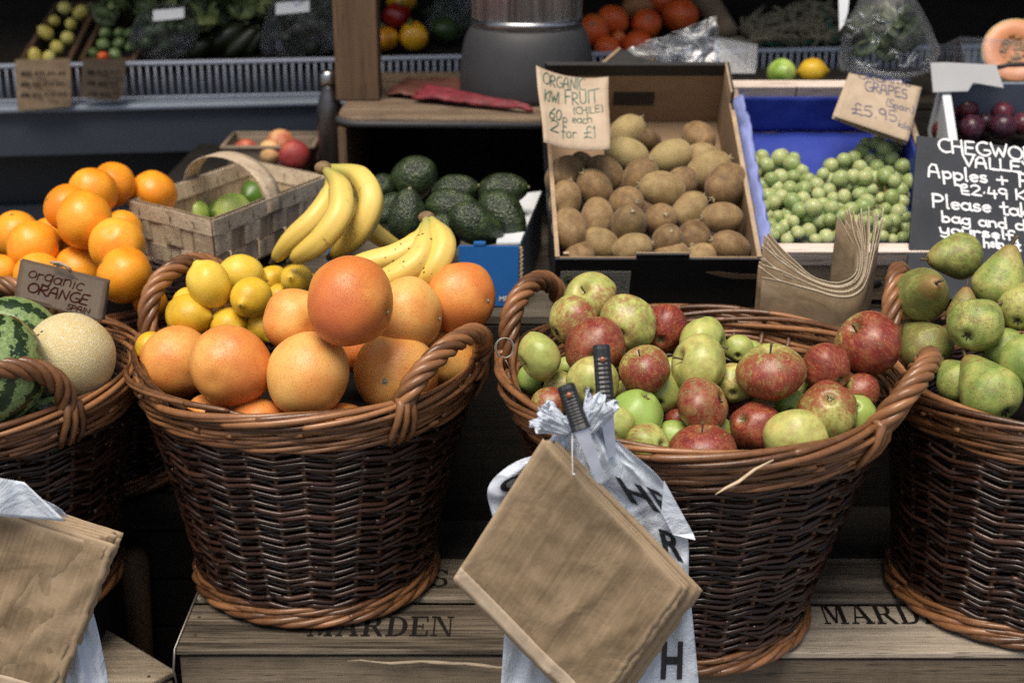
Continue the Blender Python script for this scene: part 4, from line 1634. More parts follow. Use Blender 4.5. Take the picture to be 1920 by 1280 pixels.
MEP = settle(MEL, lambda it: depth_of(atZ(it[0], it[1], it[3])), clampd=0.12, inside=((-0.735, 1.78), 0.222, 0.84))
place(P_WM, MEP[0][0], MEP[0][1], c2w(0.1, 0.9, -0.3), None, None, MEL[0][4], 'watermelon', 'watermelons')
place(P_CM, MEP[1][0], MEP[1][1], c2w(-0.42, 0.55, 0.72), None, None, MEL[1][4], 'melon')
place(P_WM, MEP[2][0], MEP[2][1], c2w(1.0, -0.12, -0.1), None, None, MEL[2][4], 'watermelon', 'watermelons')
place(P_WM, MEP[3][0], MEP[3][1], c2w(0.5, 0.4, -0.6), None, None, MEL[3][4], 'watermelon', 'watermelons')

# ------------------------------------------------------------------ apples
# (px, py, r px, stem direction, blush direction, red, russet, bright green, variant, label)
APL = [
    (1317, 850, 60, (-0.05, 0.95, 0.25), (0, -0.3, 1), 0.85, 0.1, 0, 0, 'rosy red apple with an upright stem resting on the front rim'),
    (1215, 834, 40, (-0.6, -0.1, -0.7), (-0.8, 0.5, 0.4), 0.35, 0.1, 0.4, 1, 'small apple at the front rim with its dark calyx to the right'),
    (1492, 826, 58, (0.2, 0.5, -0.85), (-0.5, -0.8, 0.3), 0.12, 0.25, 0, 2, 'large pale green apple resting on the front rim at right'),
    (1416, 799, 47, (0.6, -0.3, -0.6), (0.25, 0.45, 0.8), 0.95, 0.1, 0.2, 1, 'dark crimson apple with a green lower left side near the front'),
    (1152, 797, 36, (0.2, 0.5, -0.8), (-1, 0, 0), 0.05, 0.1, 0.3, 3, 'green apple partly hidden behind the upright knife blade'),
    (1318, 760, 52, (-0.75, -0.3, -0.45), (0.1, 0.1, 1), 0.72, 0.75, 0, 2, 'brown russet apple with its calyx facing right'),
    (1552, 769, 53, (0.1, -0.5, -0.85), (-0.1, 0.8, 0.5), 0.66, 0.35, 0, 1, 'large russet red apple near the right handle with a green underside'),
    (1197, 776, 47, (-0.3, -0.75, -0.45), (0, -1, 0), -0.1, 0.0, 1, 1, 'bright green apple with its dark calyx facing up'),
    (1262, 822, 33, (0.2, 0.5, -0.8), (0, -1, 0), 0.0, 0.1, 0.9, 3, 'green apple wedged behind the rosy front apple'),
    (1268, 787, 21, (0.2, 0.5, -0.8), (0, 0, 1), 1.1, 0.1, 0, 0, 'red apple glimpsed under the brown russet apple'),
    (1605, 774, 35, (0.2, -0.5, -0.8), (0, -1, 0), -0.1, 0.0, 0.8, 3, 'plain green apple tucked against the right rim'),
    (1030, 759, 33, (0.2, 0.5, -0.8), (0.4, 0.2, 0.8), 0.6, 0.2, 0, 1, 'red and yellow apple low at the left above the plastic bags'),
    (1111, 716, 45, (0.2, 0.5, -0.8), (0.5, -0.6, 0.2), 0.15, 0.35, 0, 3, 'yellow green apple behind the black knife handles'),
    (1050, 726, 29, (0.2, 0.5, -0.8), (0.4, 0.2, 0.8), 0.1, 0.6, 0, 1, 'olive green apple half hidden left of the knife handles'),
    (1001, 709, 31, (-0.6, 0.4, -0.5), (0, -1, 0), -0.2, 0.0, 0.9, 0, 'smallest green apple at the left inside the rim'),
    (1445, 698, 61, (-0.08, 0.93, 0.36), (0.05, -0.8, 0.6), 0.62, 0.3, 0, 2, 'broad flat apple with a green top and red brown base in the middle'),
    (1549, 690, 45, (-0.5, 0.5, -0.6), (-0.1, 0.3, 0.95), 0.85, 0.15, 0, 1, 'bright red apple right of the broad flat apple'),
    (1612, 735, 34, (0.2, 0.3, -0.8), (0.4, 0.4, 0.8), 0.7, 0.1, 0, 1, 'red and green apple beneath the big apple on the right edge'),
    (1629, 647, 60, (-0.62, 0.60, 0.40), (-0.35, 0.45, 0.8), 0.80, 0.15, 0, 1, 'big red apple with a green patch against the right handle'),
    (1310, 684, 54, (-0.85, 0.30, 0.35), (0, -1, 0), 0.02, 0.3, 0, 0, 'green apple with a sideways stem hollow, the front one of two'),
    (1209, 694, 46, (-0.32, 0.80, 0.45), (0.1, -0.55, 0.8), 0.66, 0.1, 0, 1, 'apple half pale green half scarlet with a dark stem on top'),
    (1240, 737, 37, (0.2, 0.5, -0.8), (0, -1, 0), -0.05, 0.15, 0.4, 3, 'green apple under the half scarlet apple'),
    (1172, 745, 31, (0.2, 0.5, -0.8), (0, 0.3, 0.8), 0.25, 0.4, 0, 1, 'yellowish apple between the knife and the half scarlet apple'),
    (1116, 652, 54, (0.1, 0.35, -0.9), (0.15, 0.25, 0.9), 0.92, 0.35, 0, 1, 'large red brown speckled apple behind the upright knife handle'),
    (1377, 719, 36, (0.2, 0.5, -0.8), (0.3, -0.4, 0.3), 0.15, 0.55, 0, 1, 'olive apple between the two green apples and the broad flat one'),
    (1483, 757, 27, (0.2, 0.5, -0.8), (0, -1, 0), -0.1, 0.0, 1, 3, 'dark green apple deep in the gap under the broad flat apple'),
    (1317, 645, 50, (0.82, -0.1, 0.35), (0, -1, 0), 0.0, 0.15, 0.2, 2, 'green apple lying on its side, the rear one of two'),
    (1385, 655, 26, (0.2, 0.5, -0.8), (0, -1, 0), -0.1, 0.1, 0.3, 3, 'small green apple sliver by the back rim'),
    (1405, 671, 31, (0.2, 0.5, -0.8), (0, -1, 0), -0.1, 0.1, 0.6, 1, 'green apple peeping over the broad flat apple'),
    (1012, 668, 44, (-0.75, -0.4, 0.2), (-0.8, 0.6, 0.1), 0.12, 0.15, 0.2, 2, 'round green apple against the left rim'),
    (1064, 690, 21, (0.2, 0.5, -0.8), (0, -1, 0), -0.1, 0.1, 0.6, 1, 'sliver of green apple beneath the red brown speckled apple'),
    (1075, 604, 48, (0.8, 0.5, -0.3), (0.35, -0.5, 0.8), 0.55, 0.15, 0, 3, 'green apple with a red blush and its calyx at left'),
    (1175, 608, 52, (0.3, 0.4, -0.8), (-0.5, 0.6, 0.3), 0.28, 0.65, 0, 1, 'large yellow green russet apple behind the red brown one'),
    (1245, 616, 43, (0.2, 0.5, -0.7), (0, 0.2, 1), 1.25, 0.0, 0, 1, 'deep crimson apple at the back centre of the pile'),
    (1345, 812, 30, (0.2, 0.5, -0.8), (0, -1, 0), 0.0, 0.2, 0.7, 3, 'shaded green apple deep between the russet and crimson apples'),
    (1440, 762, 30, (0.2, 0.5, -0.8), (0, 0, 1), 0.5, 0.3, 0.0, 1, 'shaded reddish apple under the base of the broad flat apple'),
    (1495, 735, 30, (0.2, 0.5, -0.8), (0, -1, 0), 0.1, 0.4, 0.0, 1, 'olive apple in the gap left of the two red apples'),
    (1265, 700, 30, (0.2, 0.5, -0.8), (0, -1, 0), 0.0, 0.2, 0.4, 3, 'green apple low behind the sideways green pair'),
    (1394, 756, 30, (0.2, 0.5, -0.8), (0, 0, 1), 0.9, 0.2, 0.0, 1, 'dark red apple in the gap between the russet and broad flat apples'),
    (1140, 760, 30, (0.2, 0.5, -0.8), (0, -1, 0), 0.2, 0.3, 0.2, 1, 'dull apple low behind the upright knife blade'),
    (1108, 560, 47, (-0.45, 0.42, 0.78), (0.6, -0.5, 0.5), 0.42, 0.2, 0.1, 0, 'topmost apple of the pile in front of the white box label'),
]


def ap_z(it):
    py = it[1]
    return 0.838 + min(1, max(0, (850 - py) / 300)) * 0.085 - (0.03 if it[2] < 34 else 0)


APP = settle(APL, lambda it: depth_of(atZ(it[0], it[1], ap_z(it))), clampd=0.075, inside=((0.240, 1.686), 0.232, 0.858))
for k, (it, (P, r)) in enumerate(zip(APL, APP)):
    place(P_AP[it[8]], P, r * 1.07, c2w(*it[3]), c2w(*it[4]), (it[5], it[6], it[7]), it[9], 'apple', 'apples in the basket')

# ------------------------------------------------------------------ pears
PEL = [
    (1858, 738, 57, (-0.35, 0.66, -0.6), 0.5, 0.4, 0, 'large green pear with dark scars resting on the front rim'),
    (1930, 676, 52, (0.2, 0.5, -0.8), 0.4, 0.2, 1, 'smooth green pear cut by the right edge of the view'),
    (1915, 578, 43, (0.4, 0.6, -0.6), 0.9, 0.4, 2, 'yellow pear with a bruised dark calyx at the right edge'),
    (1829, 609, 50, (0.55, 0.45, -0.65), 0.5, 0.5, 1, 'round green pear with its black calyx at lower left'),
    (1738, 652, 49, (-0.42, 0.55, -0.72), 0.3, 0.9, 0, 'dull green pear beside the apple basket handle with its calyx forward'),
    (1874, 535, 49, (0.18, 0.96, 0.15), 0.62, 0.35, 0, 'tall upright pear with a stem in front of the chalkboard'),
    (1796, 716, 39, (-0.3, 0.5, -0.8), 0.5, 0.4, 1, 'green pear half hidden left of the scarred one'),
    (1884, 655, 40, (0.3, 0.5, -0.8), 0.4, 0.2, 1, 'light green pear deep between three others'),
    (1729, 551, 49, (0.0, 0.22, 0.97), 0.35, 0.75, 2, 'green pear seen end on with its stem pointing forward'),
    (1806, 590, 32, (0.05, 1.0, 0.05), 1.0, 1.0, 2, 'small golden russet pear with its neck upright'),
    (1800, 480, 44, (-0.98, -0.1, 0.1), 0.55, 0.6, 1, 'green pear lying sideways in front of the chalkboard foot'),
]


def pe_z(it):
    return 0.845 + min(1, max(0, (760 - it[1]) / 280)) * 0.10


PEP = settle(PEL, lambda it: depth_of(atZ(it[0], it[1], pe_z(it))), clampd=0.09, inside=((0.74, 1.745), 0.228, 0.85))
for k, (it, (P, r)) in enumerate(zip(PEL, PEP)):
    place(P_PE[it[6]], P, r * 1.04, c2w(*it[3]), c2w(0.5, 0, 0.6), (it[4], it[5], 0), it[7], 'pear', 'pears in the basket')
# ------------------------------------------------------------------ back tier of the stall
def wood_block(name, lo, hi, label, mat=M_SHADE_DARKWOOD, top=M_SHADE_DARKWOOD, cat='crate', grp=None):
    root = thing(name, (lo[0], lo[1], lo[2]), label, cat, grp)
    lo, hi = np.array(lo, float), np.array(hi, float)
    s = hi - lo
    t = 0.014
    rr = random.Random(int(abs(lo[0]) * 1000) + 3)
    npk = max(2, int(round(s[1] / 0.11)))
    for k in range(npk):
        m = MB()
        m.boxa(lo + [0, s[1] * k / npk + 0.002, s[2] - t], (s[0], 0, 0), (0, s[1] / npk - 0.004, 0), (0, 0, t), tint=rr.random())
        m.build('top_plank', top, root, smooth=False, bevel=0.002)
    for nm, y in (('front_board', 0.003), ('back_board', s[1] - 0.017)):
        m = MB()
        m.boxa(lo + [0.002, y, 0.001], (s[0] - 0.004, 0, 0), (0, 0.014, 0), (0, 0, s[2] - t - 0.003), tint=rr.random())
        m.build(nm, mat, root, smooth=False, bevel=0.002)
    for x in (0.003, s[0] - 0.017):
        m = MB()
        m.boxa(lo + [x, 0.018, 0.001], (0.014, 0, 0), (0, s[1] - 0.036, 0), (0, 0, s[2] - t - 0.003), tint=rr.random())
        m.build('end_board', mat, root, smooth=False)
    return root


M_TIER = wood_mat('grey_worn_bench_top', (0.05, 0.042, 0.032), (0.20, 0.17, 0.13), 0)
wood_block('display_bench', (-0.43, 2.035, 0), (1.45, 2.90, 0.80), 'dark wooden bench with grey worn top carrying the fruit boxes', M_SHADE_DARKWOOD, M_TIER, 'bench')
wood_block('crate', (-0.66, 2.50, 0), (-0.435, 2.95, 0.868), 'dark crate behind the oranges under the peach tray', cat='crate')
wood_block('crate', (-0.425, 2.475, 0.802), (-0.305, 2.90, 0.868), 'small dark crate under the steel flask', cat='crate')
wood_block('crate', (0.06, 2.20, 0.802), (0.36, 2.36, 0.885), 'dark crate propping up the back of the kiwi box', cat='crate')
wood_block('crate', (0.37, 2.24, 0.802), (1.18, 2.42, 0.885), 'dark crate propping up the back of the grape box', cat='crate')
wood_block('crate', (0.22, 2.52, 0.802), (1.35, 2.89, 1.035), 'dark crate behind the grape box under the loose lemons', cat='crate')

# open cabinet with worn plywood top, timber post and the black heater base on it
cab = thing('cabinet', (-0.30, 2.42, 0.80), 'open black box cabinet with worn rounded plywood top behind the avocados', 'cabinet')
m = MB()
m.boxa((-0.300, 2.425, 0.801), (0.014, 0, 0), (0, 0.44, 0), (0, 0, 0.207), tint=0.35)
m.build('side_panel', M_PLY, cab, smooth=False)
m = MB()
m.boxa((0.19, 2.425, 0.801), (0.014, 0, 0), (0, 0.09, 0), (0, 0, 0.207), tint=0.35)
m.build('side_panel', M_SHADE_DARKWOOD, cab, smooth=False)
m = MB()
m.boxa((-0.285, 2.852, 0.801), (0.48, 0, 0), (0, 0.012, 0), (0, 0, 0.207))
m.build('back_panel', M_SHADE_DARKWOOD, cab, smooth=False)
m = MB()
poly = [(-0.302 + 0.05 - 0.05 * math.cos(a), 2.415 + 0.05 - 0.05 * math.sin(a), 1.010) for a in np.linspace(0, math.pi / 2, 8)]
poly += [(0.21, 2.40, 1.010), (0.21, 2.89, 1.010), (-0.302, 2.89, 1.010)]
m.prism(poly, (0, 0, 0.018))
m.build('worktop', [wood_mat('worn_worktop', (0.08, 0.05, 0.032), (0.26, 0.19, 0.125), 0, 0.7)], cab, smooth=False, bevel=0.003)
m = MB()
m.tube([(p[0] + (0.0015 if p[0] > 0.2 else 0), p[1] - 0.0005, 1.0165) for p in poly[:9]], 0.0062, 6)
m.build('black_edge_strip', M_BLACKPLASTIC, cab)

m = MB()
m.box((-0.279, 2.60, 1.0285 + 0.7), (0.078, 0.07, 1.4), tint=0.4)
tag(m.build('timber_post', M_PLY, loc=(-0.279, 2.60, 1.0285), smooth=False, bevel=0.003), 'upright brown timber post standing on the plywood worktop', 'post')

ht = thing('patio_heater', (0.027, 2.63, 1.0285), 'black plastic base with a polished steel drum standing on the worktop', 'heater')
m = MB()
prof = [(0.121, 0.0), (0.1235, 0.012), (0.1225, 0.05), (0.117, 0.09), (0.111, 0.110), (0.1045, 0.122), (0.099, 0.127), (0.0, 0.127)]
m.lathe((0.027, 2.63, 1.0285), prof, 56)
m.build('base', M_BLACKPLASTIC, ht)


def drum_mat():
    t = NT('reflection_streaked_steel')
    v = t.coord('Object', (1, 1, 0.02))
    n = t.noise(v, 46, 4, 0.7)
    n2 = t.noise(v, 160, 3, 0.7)
    c = t.ramp(n, [(0.35, (0.25, 0.24, 0.235)), (0.55, (0.70, 0.69, 0.68)), (0.70, (0.95, 0.94, 0.92))])  # pale vertical streaks painted in for reflections on the steel
    nb = t.bump(t.math('ADD', n, t.math('MULTIPLY', n2, 0.4)), 0.7, 0.01)
    return t.done(t.bsdf(c, 0.28, nb, metal=0.6))


m = MB()
m.lathe((0.027, 2.63, 1.1560), [(0.1005, 0), (0.1005, 0.9), (0.0, 0.9)], 64)
m.build('drum', drum_mat(), ht)
m = MB()
m.lathe((0.027, 2.63, 1.1585), [(0.1015, 0), (0.1022, 0.006), (0.1015, 0.012)], 64)
m.build('drum_seam', M_STEEL, ht)

# steel flask
m = MB()
fx, fy, fz = -0.335, 2.60, 0.868
prof = [(0.0205, 0), (0.0235, 0.004), (0.0238, 0.125), (0.0225, 0.145), (0.016, 0.168), (0.0125, 0.178), (0.0125, 0.184), (0.0, 0.184)]
fl = thing('drinks_flask', (fx, fy, fz), 'slim dark steel drinks flask beside the timber post', 'flask')
m.lathe((fx, fy, fz), prof, 28)
m.build('body', plain('dark_steel', (0.12, 0.11, 0.11), 0.3, 0.2, 40, metal=0.9), fl)
m = MB()
m.lathe((fx, fy, fz + 0.185), [(0.0145, 0), (0.0152, 0.004), (0.0150, 0.018), (0.012, 0.0245), (0.0, 0.0255)], 24)
m.build('cap', M_STEEL, fl)

# red packets on the worktop


def crumpled(name, corners, th, mat, label, cat, amp=0.006, nu=18, nv=10, seed=1, fold=0.0):
    A, B, C_, D = (np.array(c, float) for c in corners)
    n = nrm(np.cross(B - A, D - A))

    def f(u, v):
        p = (A * (1 - u) + B * u) * (1 - v) + (D * (1 - u) + C_ * u) * v
        q = mnoise.noise(Vector((u * 5 + seed, v * 4, seed * 0.7))) + 0.5 * mnoise.noise(Vector((u * 13, v * 11 + seed, 3)))
        return p + n * (amp * q + fold * math.sin(math.pi * u) * math.sin(math.pi * v))
    m = MB()
    m.sheet(f, nu, nv, th, off=-n)
    return tag(m.build(name, mat, loc=A, smooth=True), label, cat)


Zt = 1.031
crumpled('paper_packet', (atZ(772, 178, Zt + .012), atZ(1000, 206, Zt + .006), atZ(990, 196, Zt + 0.012), atZ(800, 158, Zt + .02)), 0.005, M_REDPACK,
         'crumpled red printed packet lying on the worktop edge', 'packet', 0.006, fold=0.006)
crumpled('paper_packet', (atZ(722, 172, Zt + .008), atZ(860, 186, Zt + .008), atZ(868, 144, Zt + .010), atZ(760, 148, Zt + .010)), 0.003, M_REDDARK,
         'faded red brown paper lying flat behind the red packet', 'packet', 0.006)

# ------------------------------------------------------------------ chip wood punnet with limes
zt, zb_ = 0.930, 0.832
cA, cB, cC, cD = atZ(397, 412, zt), atZ(246, 375, zt), atZ(609, 330, zt), atZ(495, 290, zt)
cD = cB + (cC - cA) * 1.0
ctr = (cA + cB + cC + cD) / 4
pun = thing('chip_basket', (ctr[0], ctr[1], zb_), 'pale woven chip wood basket with flat arched handle holding limes', 'chip basket')


def shrink(p, z):
    s = 0.93 + 0.07 * (z - zb_) / (zt - zb_)
    q = ctr + (p - ctr) * s
    return np.array([q[0], q[1], z])


rr = random.Random(4)


def strip(m, f, n_out, u0, u1, v0, v1, off, bulge, along_u, th=0.0011, seg=10):
    """thin wood strip on a side: f(u, z)"""
    def g(a, b):
        u = u0 + (u1 - u0) * a
        z = v0 + (v1 - v0) * b
        k = math.sin(math.pi * 3 * a) if along_u else math.sin(math.pi * b)
        return f(u, z) + n_out * (off + bulge * k)
    m.sheet(g, seg if along_u else 2, 2 if along_u else seg, th, tint=rr.random(), off=-n_out)


st = MB()
for nm, (p, q) in (('side', (cA, cC)), ('side', (cB, cA)), ('side', (cD, cB)), ('side', (cC, cD))):
    n_out = nrm(np.cross(q - p, [0, 0, 1]))
    if np.dot(n_out, 0.5 * (p + q) - ctr) < 0:
        n_out = -n_out
    L = np.linalg.norm(q - p)

    def f(u, z, p=p, q=q):
        return shrink(p + (q - p) * u, z)
    ns = max(4, int(round(L / 0.040)))
    m = MB()
    for k in range(ns):
        w = 1.0 / ns
        strip(m, f, n_out, k * w + 0.02 * w, (k + 1) * w - 0.03 * w, zb_ + 0.002, zt - 0.004, 0.0012 * (1 if k % 2 else -1), 0.0012 * (1 if k % 2 else -1), False)
    m.build('upright_slats', M_CHIP_Z, pun, smooth=False)
    m = MB()
    for j, (za, zb2) in enumerate(((zb_ + 0.006, zb_ + 0.034), (zb_ + 0.039, zb_ + 0.070))):
        for k in range(ns):
            w = 1.0 / ns
            s_ = 1 if (k + j) % 2 else -1
            strip(m, f, n_out, k * w - 0.06 * w, (k + 1) * w + 0.05 * w, za, zb2, 0.0016 + 0.0030 * s_, 0.0010, True, seg=6)
    m.build('woven_band', M_CHIP, pun, smooth=False)
    m = MB()
    for off, zz in ((0.0052, 0.0), (-0.0038, 0.001)):
        strip(m, f, n_out, -0.012, 1.012, zt - 0.026 + zz, zt + zz, off, 0.0006, True, 0.0016, 12)
    m.build('rim_band', M_CHIP, pun, smooth=False)
    for k in range(max(2, ns // 2 + 1)):
        u = (k + 0.5 + rr.uniform(-0.15, 0.15)) / (ns // 2 + 1)
        z = zt - 0.014
        c0 = f(u, z) + n_out * 0.0062
        d = nrm(q - p)
        st.tube([c0 - np.array([0, 0, 0.006]), c0 + np.array([0, 0, 0.006])], 0.0007, 4, ref=(1, 0, 0))
        c1 = f(u, z) - n_out * 0.0062
        st.tube([c1 - np.array([0, 0, 0.006]), c1 + np.array([0, 0, 0.006])], 0.0007, 4, ref=(1, 0, 0))
st.build('staples', M_STEMDARK, pun)
m = MB()
bl = [shrink(p, zb_ + 0.001) for p in (cA, cC, cD, cB)]
m.prism(bl, (0, 0, 0.003))
m.build('floor', M_CHIP, pun, smooth=False)
h0, h1 = 0.5 * (cA + cC), 0.5 * (cB + cD)
ld = nrm(cC - cA)
m = MB()


def hf(a, b):
    s = 0.5 - 0.5 * math.cos(math.pi * b)
    w = math.sin(math.pi * b)
    p = h0 + (h1 - h0) * s + np.array([0, 0, 1]) * (0.056 * w ** 0.7 - 0.022 * (1 - w))
    out = nrm(h0 - h1) * (0.5 - s) * 2
    return p + out * 0.006 + ld * (a - 0.5) * 0.042


m.sheet(hf, 3, 28, 0.0016, off=(0, 0, -1))
m.build('handle', M_CHIP, pun)
LIM = [(365, 402, 25, (0.3, 0.4, 0.7), 0.42, 'pale lime with a brown scar at the near end of the chip basket'),
       (435, 395, 29, (0.6, 0.1, -0.5), 0.38, 'bright pale green lime in the middle of the chip basket'),
       (477, 368, 28, (-0.2, -0.1, 0.95), 0.85, 'dark green lime under the handle of the chip basket'),
       (404, 398, 20, (0.3, 0.4, -0.7), 0.7, 'lime hidden behind the middle one in the chip basket')]
LIP = settle(LIM, lambda it: depth_of(atZ(it[0], it[1], 0.866)), clampd=0.05)
for k, (it, (P, r)) in enumerate(zip(LIM, LIP)):
    place(P_LI[k % 2], P, r * 1.12, c2w(*it[3]), None, (it[4], 0, 0), it[5], 'lime', 'limes in the chip basket')

# ------------------------------------------------------------------ fibre tray of peaches
tr = thing('fruit_tray', (-0.455, 2.69, 0.868), 'small brown moulded tray of peaches behind the chip basket', 'tray')
m = MB()
tl = [(-0.545, 2.635), (-0.375, 2.635), (-0.375, 2.765), (-0.545, 2.765)]
for (ax, ay), (bx, by) in zip(tl, tl[1:] + tl[:1]):
    c = np.array([-0.46, 2.70, 0])
    A, B = np.array([ax, ay, 0.928]), np.array([bx, by, 0.928])
    ia, ib = c + (A - c) * [0.85, 0.85, 0] + [0, 0, 0.872], c + (B - c) * [0.85, 0.85, 0] + [0, 0, 0.872]
    nn = nrm(np.cross(B - A, [0, 0, 1]))
    m.sheet(lambda u, v, A=A, B=B, ia=ia, ib=ib: (A * (1 - u) + B * u) * v + (ia * (1 - u) + ib * u) * (1 - v), 6, 5, 0.003, off=-nn)
    m.tube([A, B], 0.0045, 6, ref=(0.1, 0.2, 1))
m.prism([(-0.53, 2.648, 0.8695), (-0.39, 2.648, 0.8695), (-0.39, 2.752, 0.8695), (-0.53, 2.752, 0.8695)], (0, 0, 0.003))
m.build('tray_shell', M_TRAY, tr)
PEA = [(462, 284, 24, 0.62, 'red peach at the left in the brown tray'), (552, 292, 30, 0.70, 'dark red peach at the front right of the brown tray'),
       (527, 270, 28, 0.45, 'red and yellow peach on top at the back of the tray'), (508, 286, 24, 0.30, 'pale yellow peach in the middle of the brown tray')]
PEAP = settle(PEA, lambda it: depth_of(atZ(it[0], it[1], 0.915)), clampd=0.05)
P_PC = [citrus_proto('peach', M_PEACH, s, 0.95, amp=0.04, calyx=M_STEM, cr=0.1) for s in (21, 22)]
for k, (it, (P, r)) in enumerate(zip(PEA, PEAP)):
    place(P_PC[k % 2], P, r, c2w(0.2, 0.3, -0.8), None, (it[3], 0, 0), it[4], 'peach', 'peaches in the tray')

# ------------------------------------------------------------------ bananas


def banana(m_, tipm, pts, rmax, stem_r):
    """pts: centre line from the flower tip to the crown"""
    P = np.array(pts, float)
    n = 34
    t = np.linspace(0, 1, len(P))
    tt = np.linspace(0, 1, n)
    # Catmull-Rom style smoothing through the points
    C = np.zeros((n, 3))
    for i, u in enumerate(tt):
        x = u * (len(P) - 1)
        k = min(int(x), len(P) - 2)
        f_ = x - k
        p0, p1, p2, p3 = P[max(k - 1, 0)], P[k], P[k + 1], P[min(k + 2, len(P) - 1)]
        C[i] = 0.5 * (2 * p1 + (p2 - p0) * f_ + (2 * p0 - 5 * p1 + 4 * p2 - p3) * f_ ** 2 + (3 * p1 - p0 - 3 * p2 + p3) * f_ ** 3)
    R = []
    for u in tt:
        if u < 0.10:
            r = rmax * (0.26 + 0.44 * math.sin(u / 0.10 * math.pi / 2))
        elif u < 0.24:
            r = rmax * (0.70 + 0.20 * math.sin((u - 0.10) / 0.14 * math.pi / 2))
        elif u < 0.72:
            r = rmax * (0.90 + 0.10 * math.sin((u - 0.24) / 0.48 * math.pi))
        else:
            e = (u - 0.72) / 0.28
            r = rmax * 0.90 * (1 - e) ** 1.5 + stem_r * (1 - (1 - e) ** 1.5)
        R.append(r)
    T = np.gradient(C, axis=0)
    T /= np.linalg.norm(T, axis=1)[:, None]
    k = 15
    a = np.cross(T[0], [0.1, 0.2, 0.9])
    V = []
    for i in range(n):
        a = a - T[i] * np.dot(a, T[i])
        a /= np.linalg.norm(a)
        b = np.cross(T[i], a)
        for j in range(k):
            g = 2 * math.pi * j / k
            f5 = 1 + 0.075 * math.cos(5 * g) * (1 if 0.06 < tt[i] < 0.9 else 0.4)   # five flat sides
            V.append(C[i] + (a * math.cos(g) + b * math.sin(g)) * R[i] * f5)
    F = [(i * k + j, i * k + (j + 1) % k, (i + 1) * k + (j + 1) % k, (i + 1) * k + j) for i in range(n - 1) for j in range(k)]
    F += [tuple(range(k - 1, -1, -1)), tuple((n - 1) * k + j for j in range(k))]
    m_.add(V, F, np.repeat(tt, k))
    tipm.tube([C[1], C[0] - T[0] * 0.001, C[0] - T[0] * 0.006, C[0] - T[0] * 0.010], [R[1] * 1.04, R[0] * 1.2, R[0] * 1.0, R[0] * 0.7], 9, ref=None)


def bunch(label, crown, bananas, spots, cr):
    root = thing('banana_bunch', crown, label, 'bananas', 'bunches of bananas')
    for pts, rm in bananas:
        m_, tm = MB(), MB()
        banana(m_, tm, pts, rm, 0.0062)
        o = m_.build('banana', M_BANANA, root)
        o.color = (0.5, spots, 0, 1)
        tm.build('black_tip', M_BANANA_TIP, o)
    m_ = MB()
    m_.ball(crown, cr, 12, 8, f=lump(5, 0.0))
    m_.build('crown', M_BANANA_CROWN, root)
    return root


d1 = 2.02
B1 = [
    ([at(514, 487, 2.01), at(550, 446, 1.985), at(592, 408, 1.98), at(622, 358, 2.0), at(617, 322, 2.03)], 0.0158),
    ([at(548, 487, 1.975), at(596, 456, 1.945), at(637, 402, 1.945), at(637, 350, 1.975), at(612, 320, 2.02)], 0.0178),
    ([at(622, 479, 2.02), at(672, 437, 1.985), at(696, 376, 1.985), at(672, 330, 2.01), at(615, 315, 2.045)], 0.0180),
    ([at(752, 466, 2.10), at(708, 440, 2.07), at(670, 400, 2.06), at(640, 345, 2.06), at(616, 318, 2.05)], 0.0150),
]
bunch('tall bunch of clean yellow bananas leaning on the lemons', at(606, 315, 2.035), B1, 0.0, np.array([0.013, 0.011, 0.010]))
B2 = [
    ([at(600, 545, 1.93), at(672, 500, 1.92), at(742, 480, 1.92), at(786, 450, 1.93), at(799, 414, 1.95)], 0.0165),
    ([at(640, 560, 1.905), at(720, 528, 1.885), at(780, 492, 1.885), at(798, 452, 1.905), at(800, 412, 1.94)], 0.0172),
    ([at(770, 540, 1.90), at(812, 505, 1.885), at(831, 467, 1.895), at(822, 435, 1.92), at(806, 410, 1.945)], 0.0172),
    ([at(760, 520, 1.95), at(800, 490, 1.95), at(808, 460, 1.95), at(806, 430, 1.955), at(802, 408, 1.955)], 0.0130),
]
bunch('small bunch of brown speckled bananas resting on the grapefruit', at(800, 408, 1.945), B2, 1.0, np.array([0.012, 0.010, 0.009]))

# ------------------------------------------------------------------ blue box of avocados
ab = thing('cardboard_box', (-0.13, 2.08, 0.802), 'blue printed cardboard box with white flap holding avocados', 'box')


def card(p, q, z0, z1, mat, parent, nm, th=0.005, top=M_CARD_EDGE):
    """upright card panel from p to q (xy) with its cut edge on top"""
    p, q = np.array([*p, 0.0]), np.array([*q, 0.0])
    n_ = nrm(np.cross(q - p, [0, 0, 1]))
    m_ = MB()
    m_.boxa(p + [0, 0, z0], q - p, n_ * th, (0, 0, z1 - z0))
    return m_.build(nm, mat, parent, smooth=False)


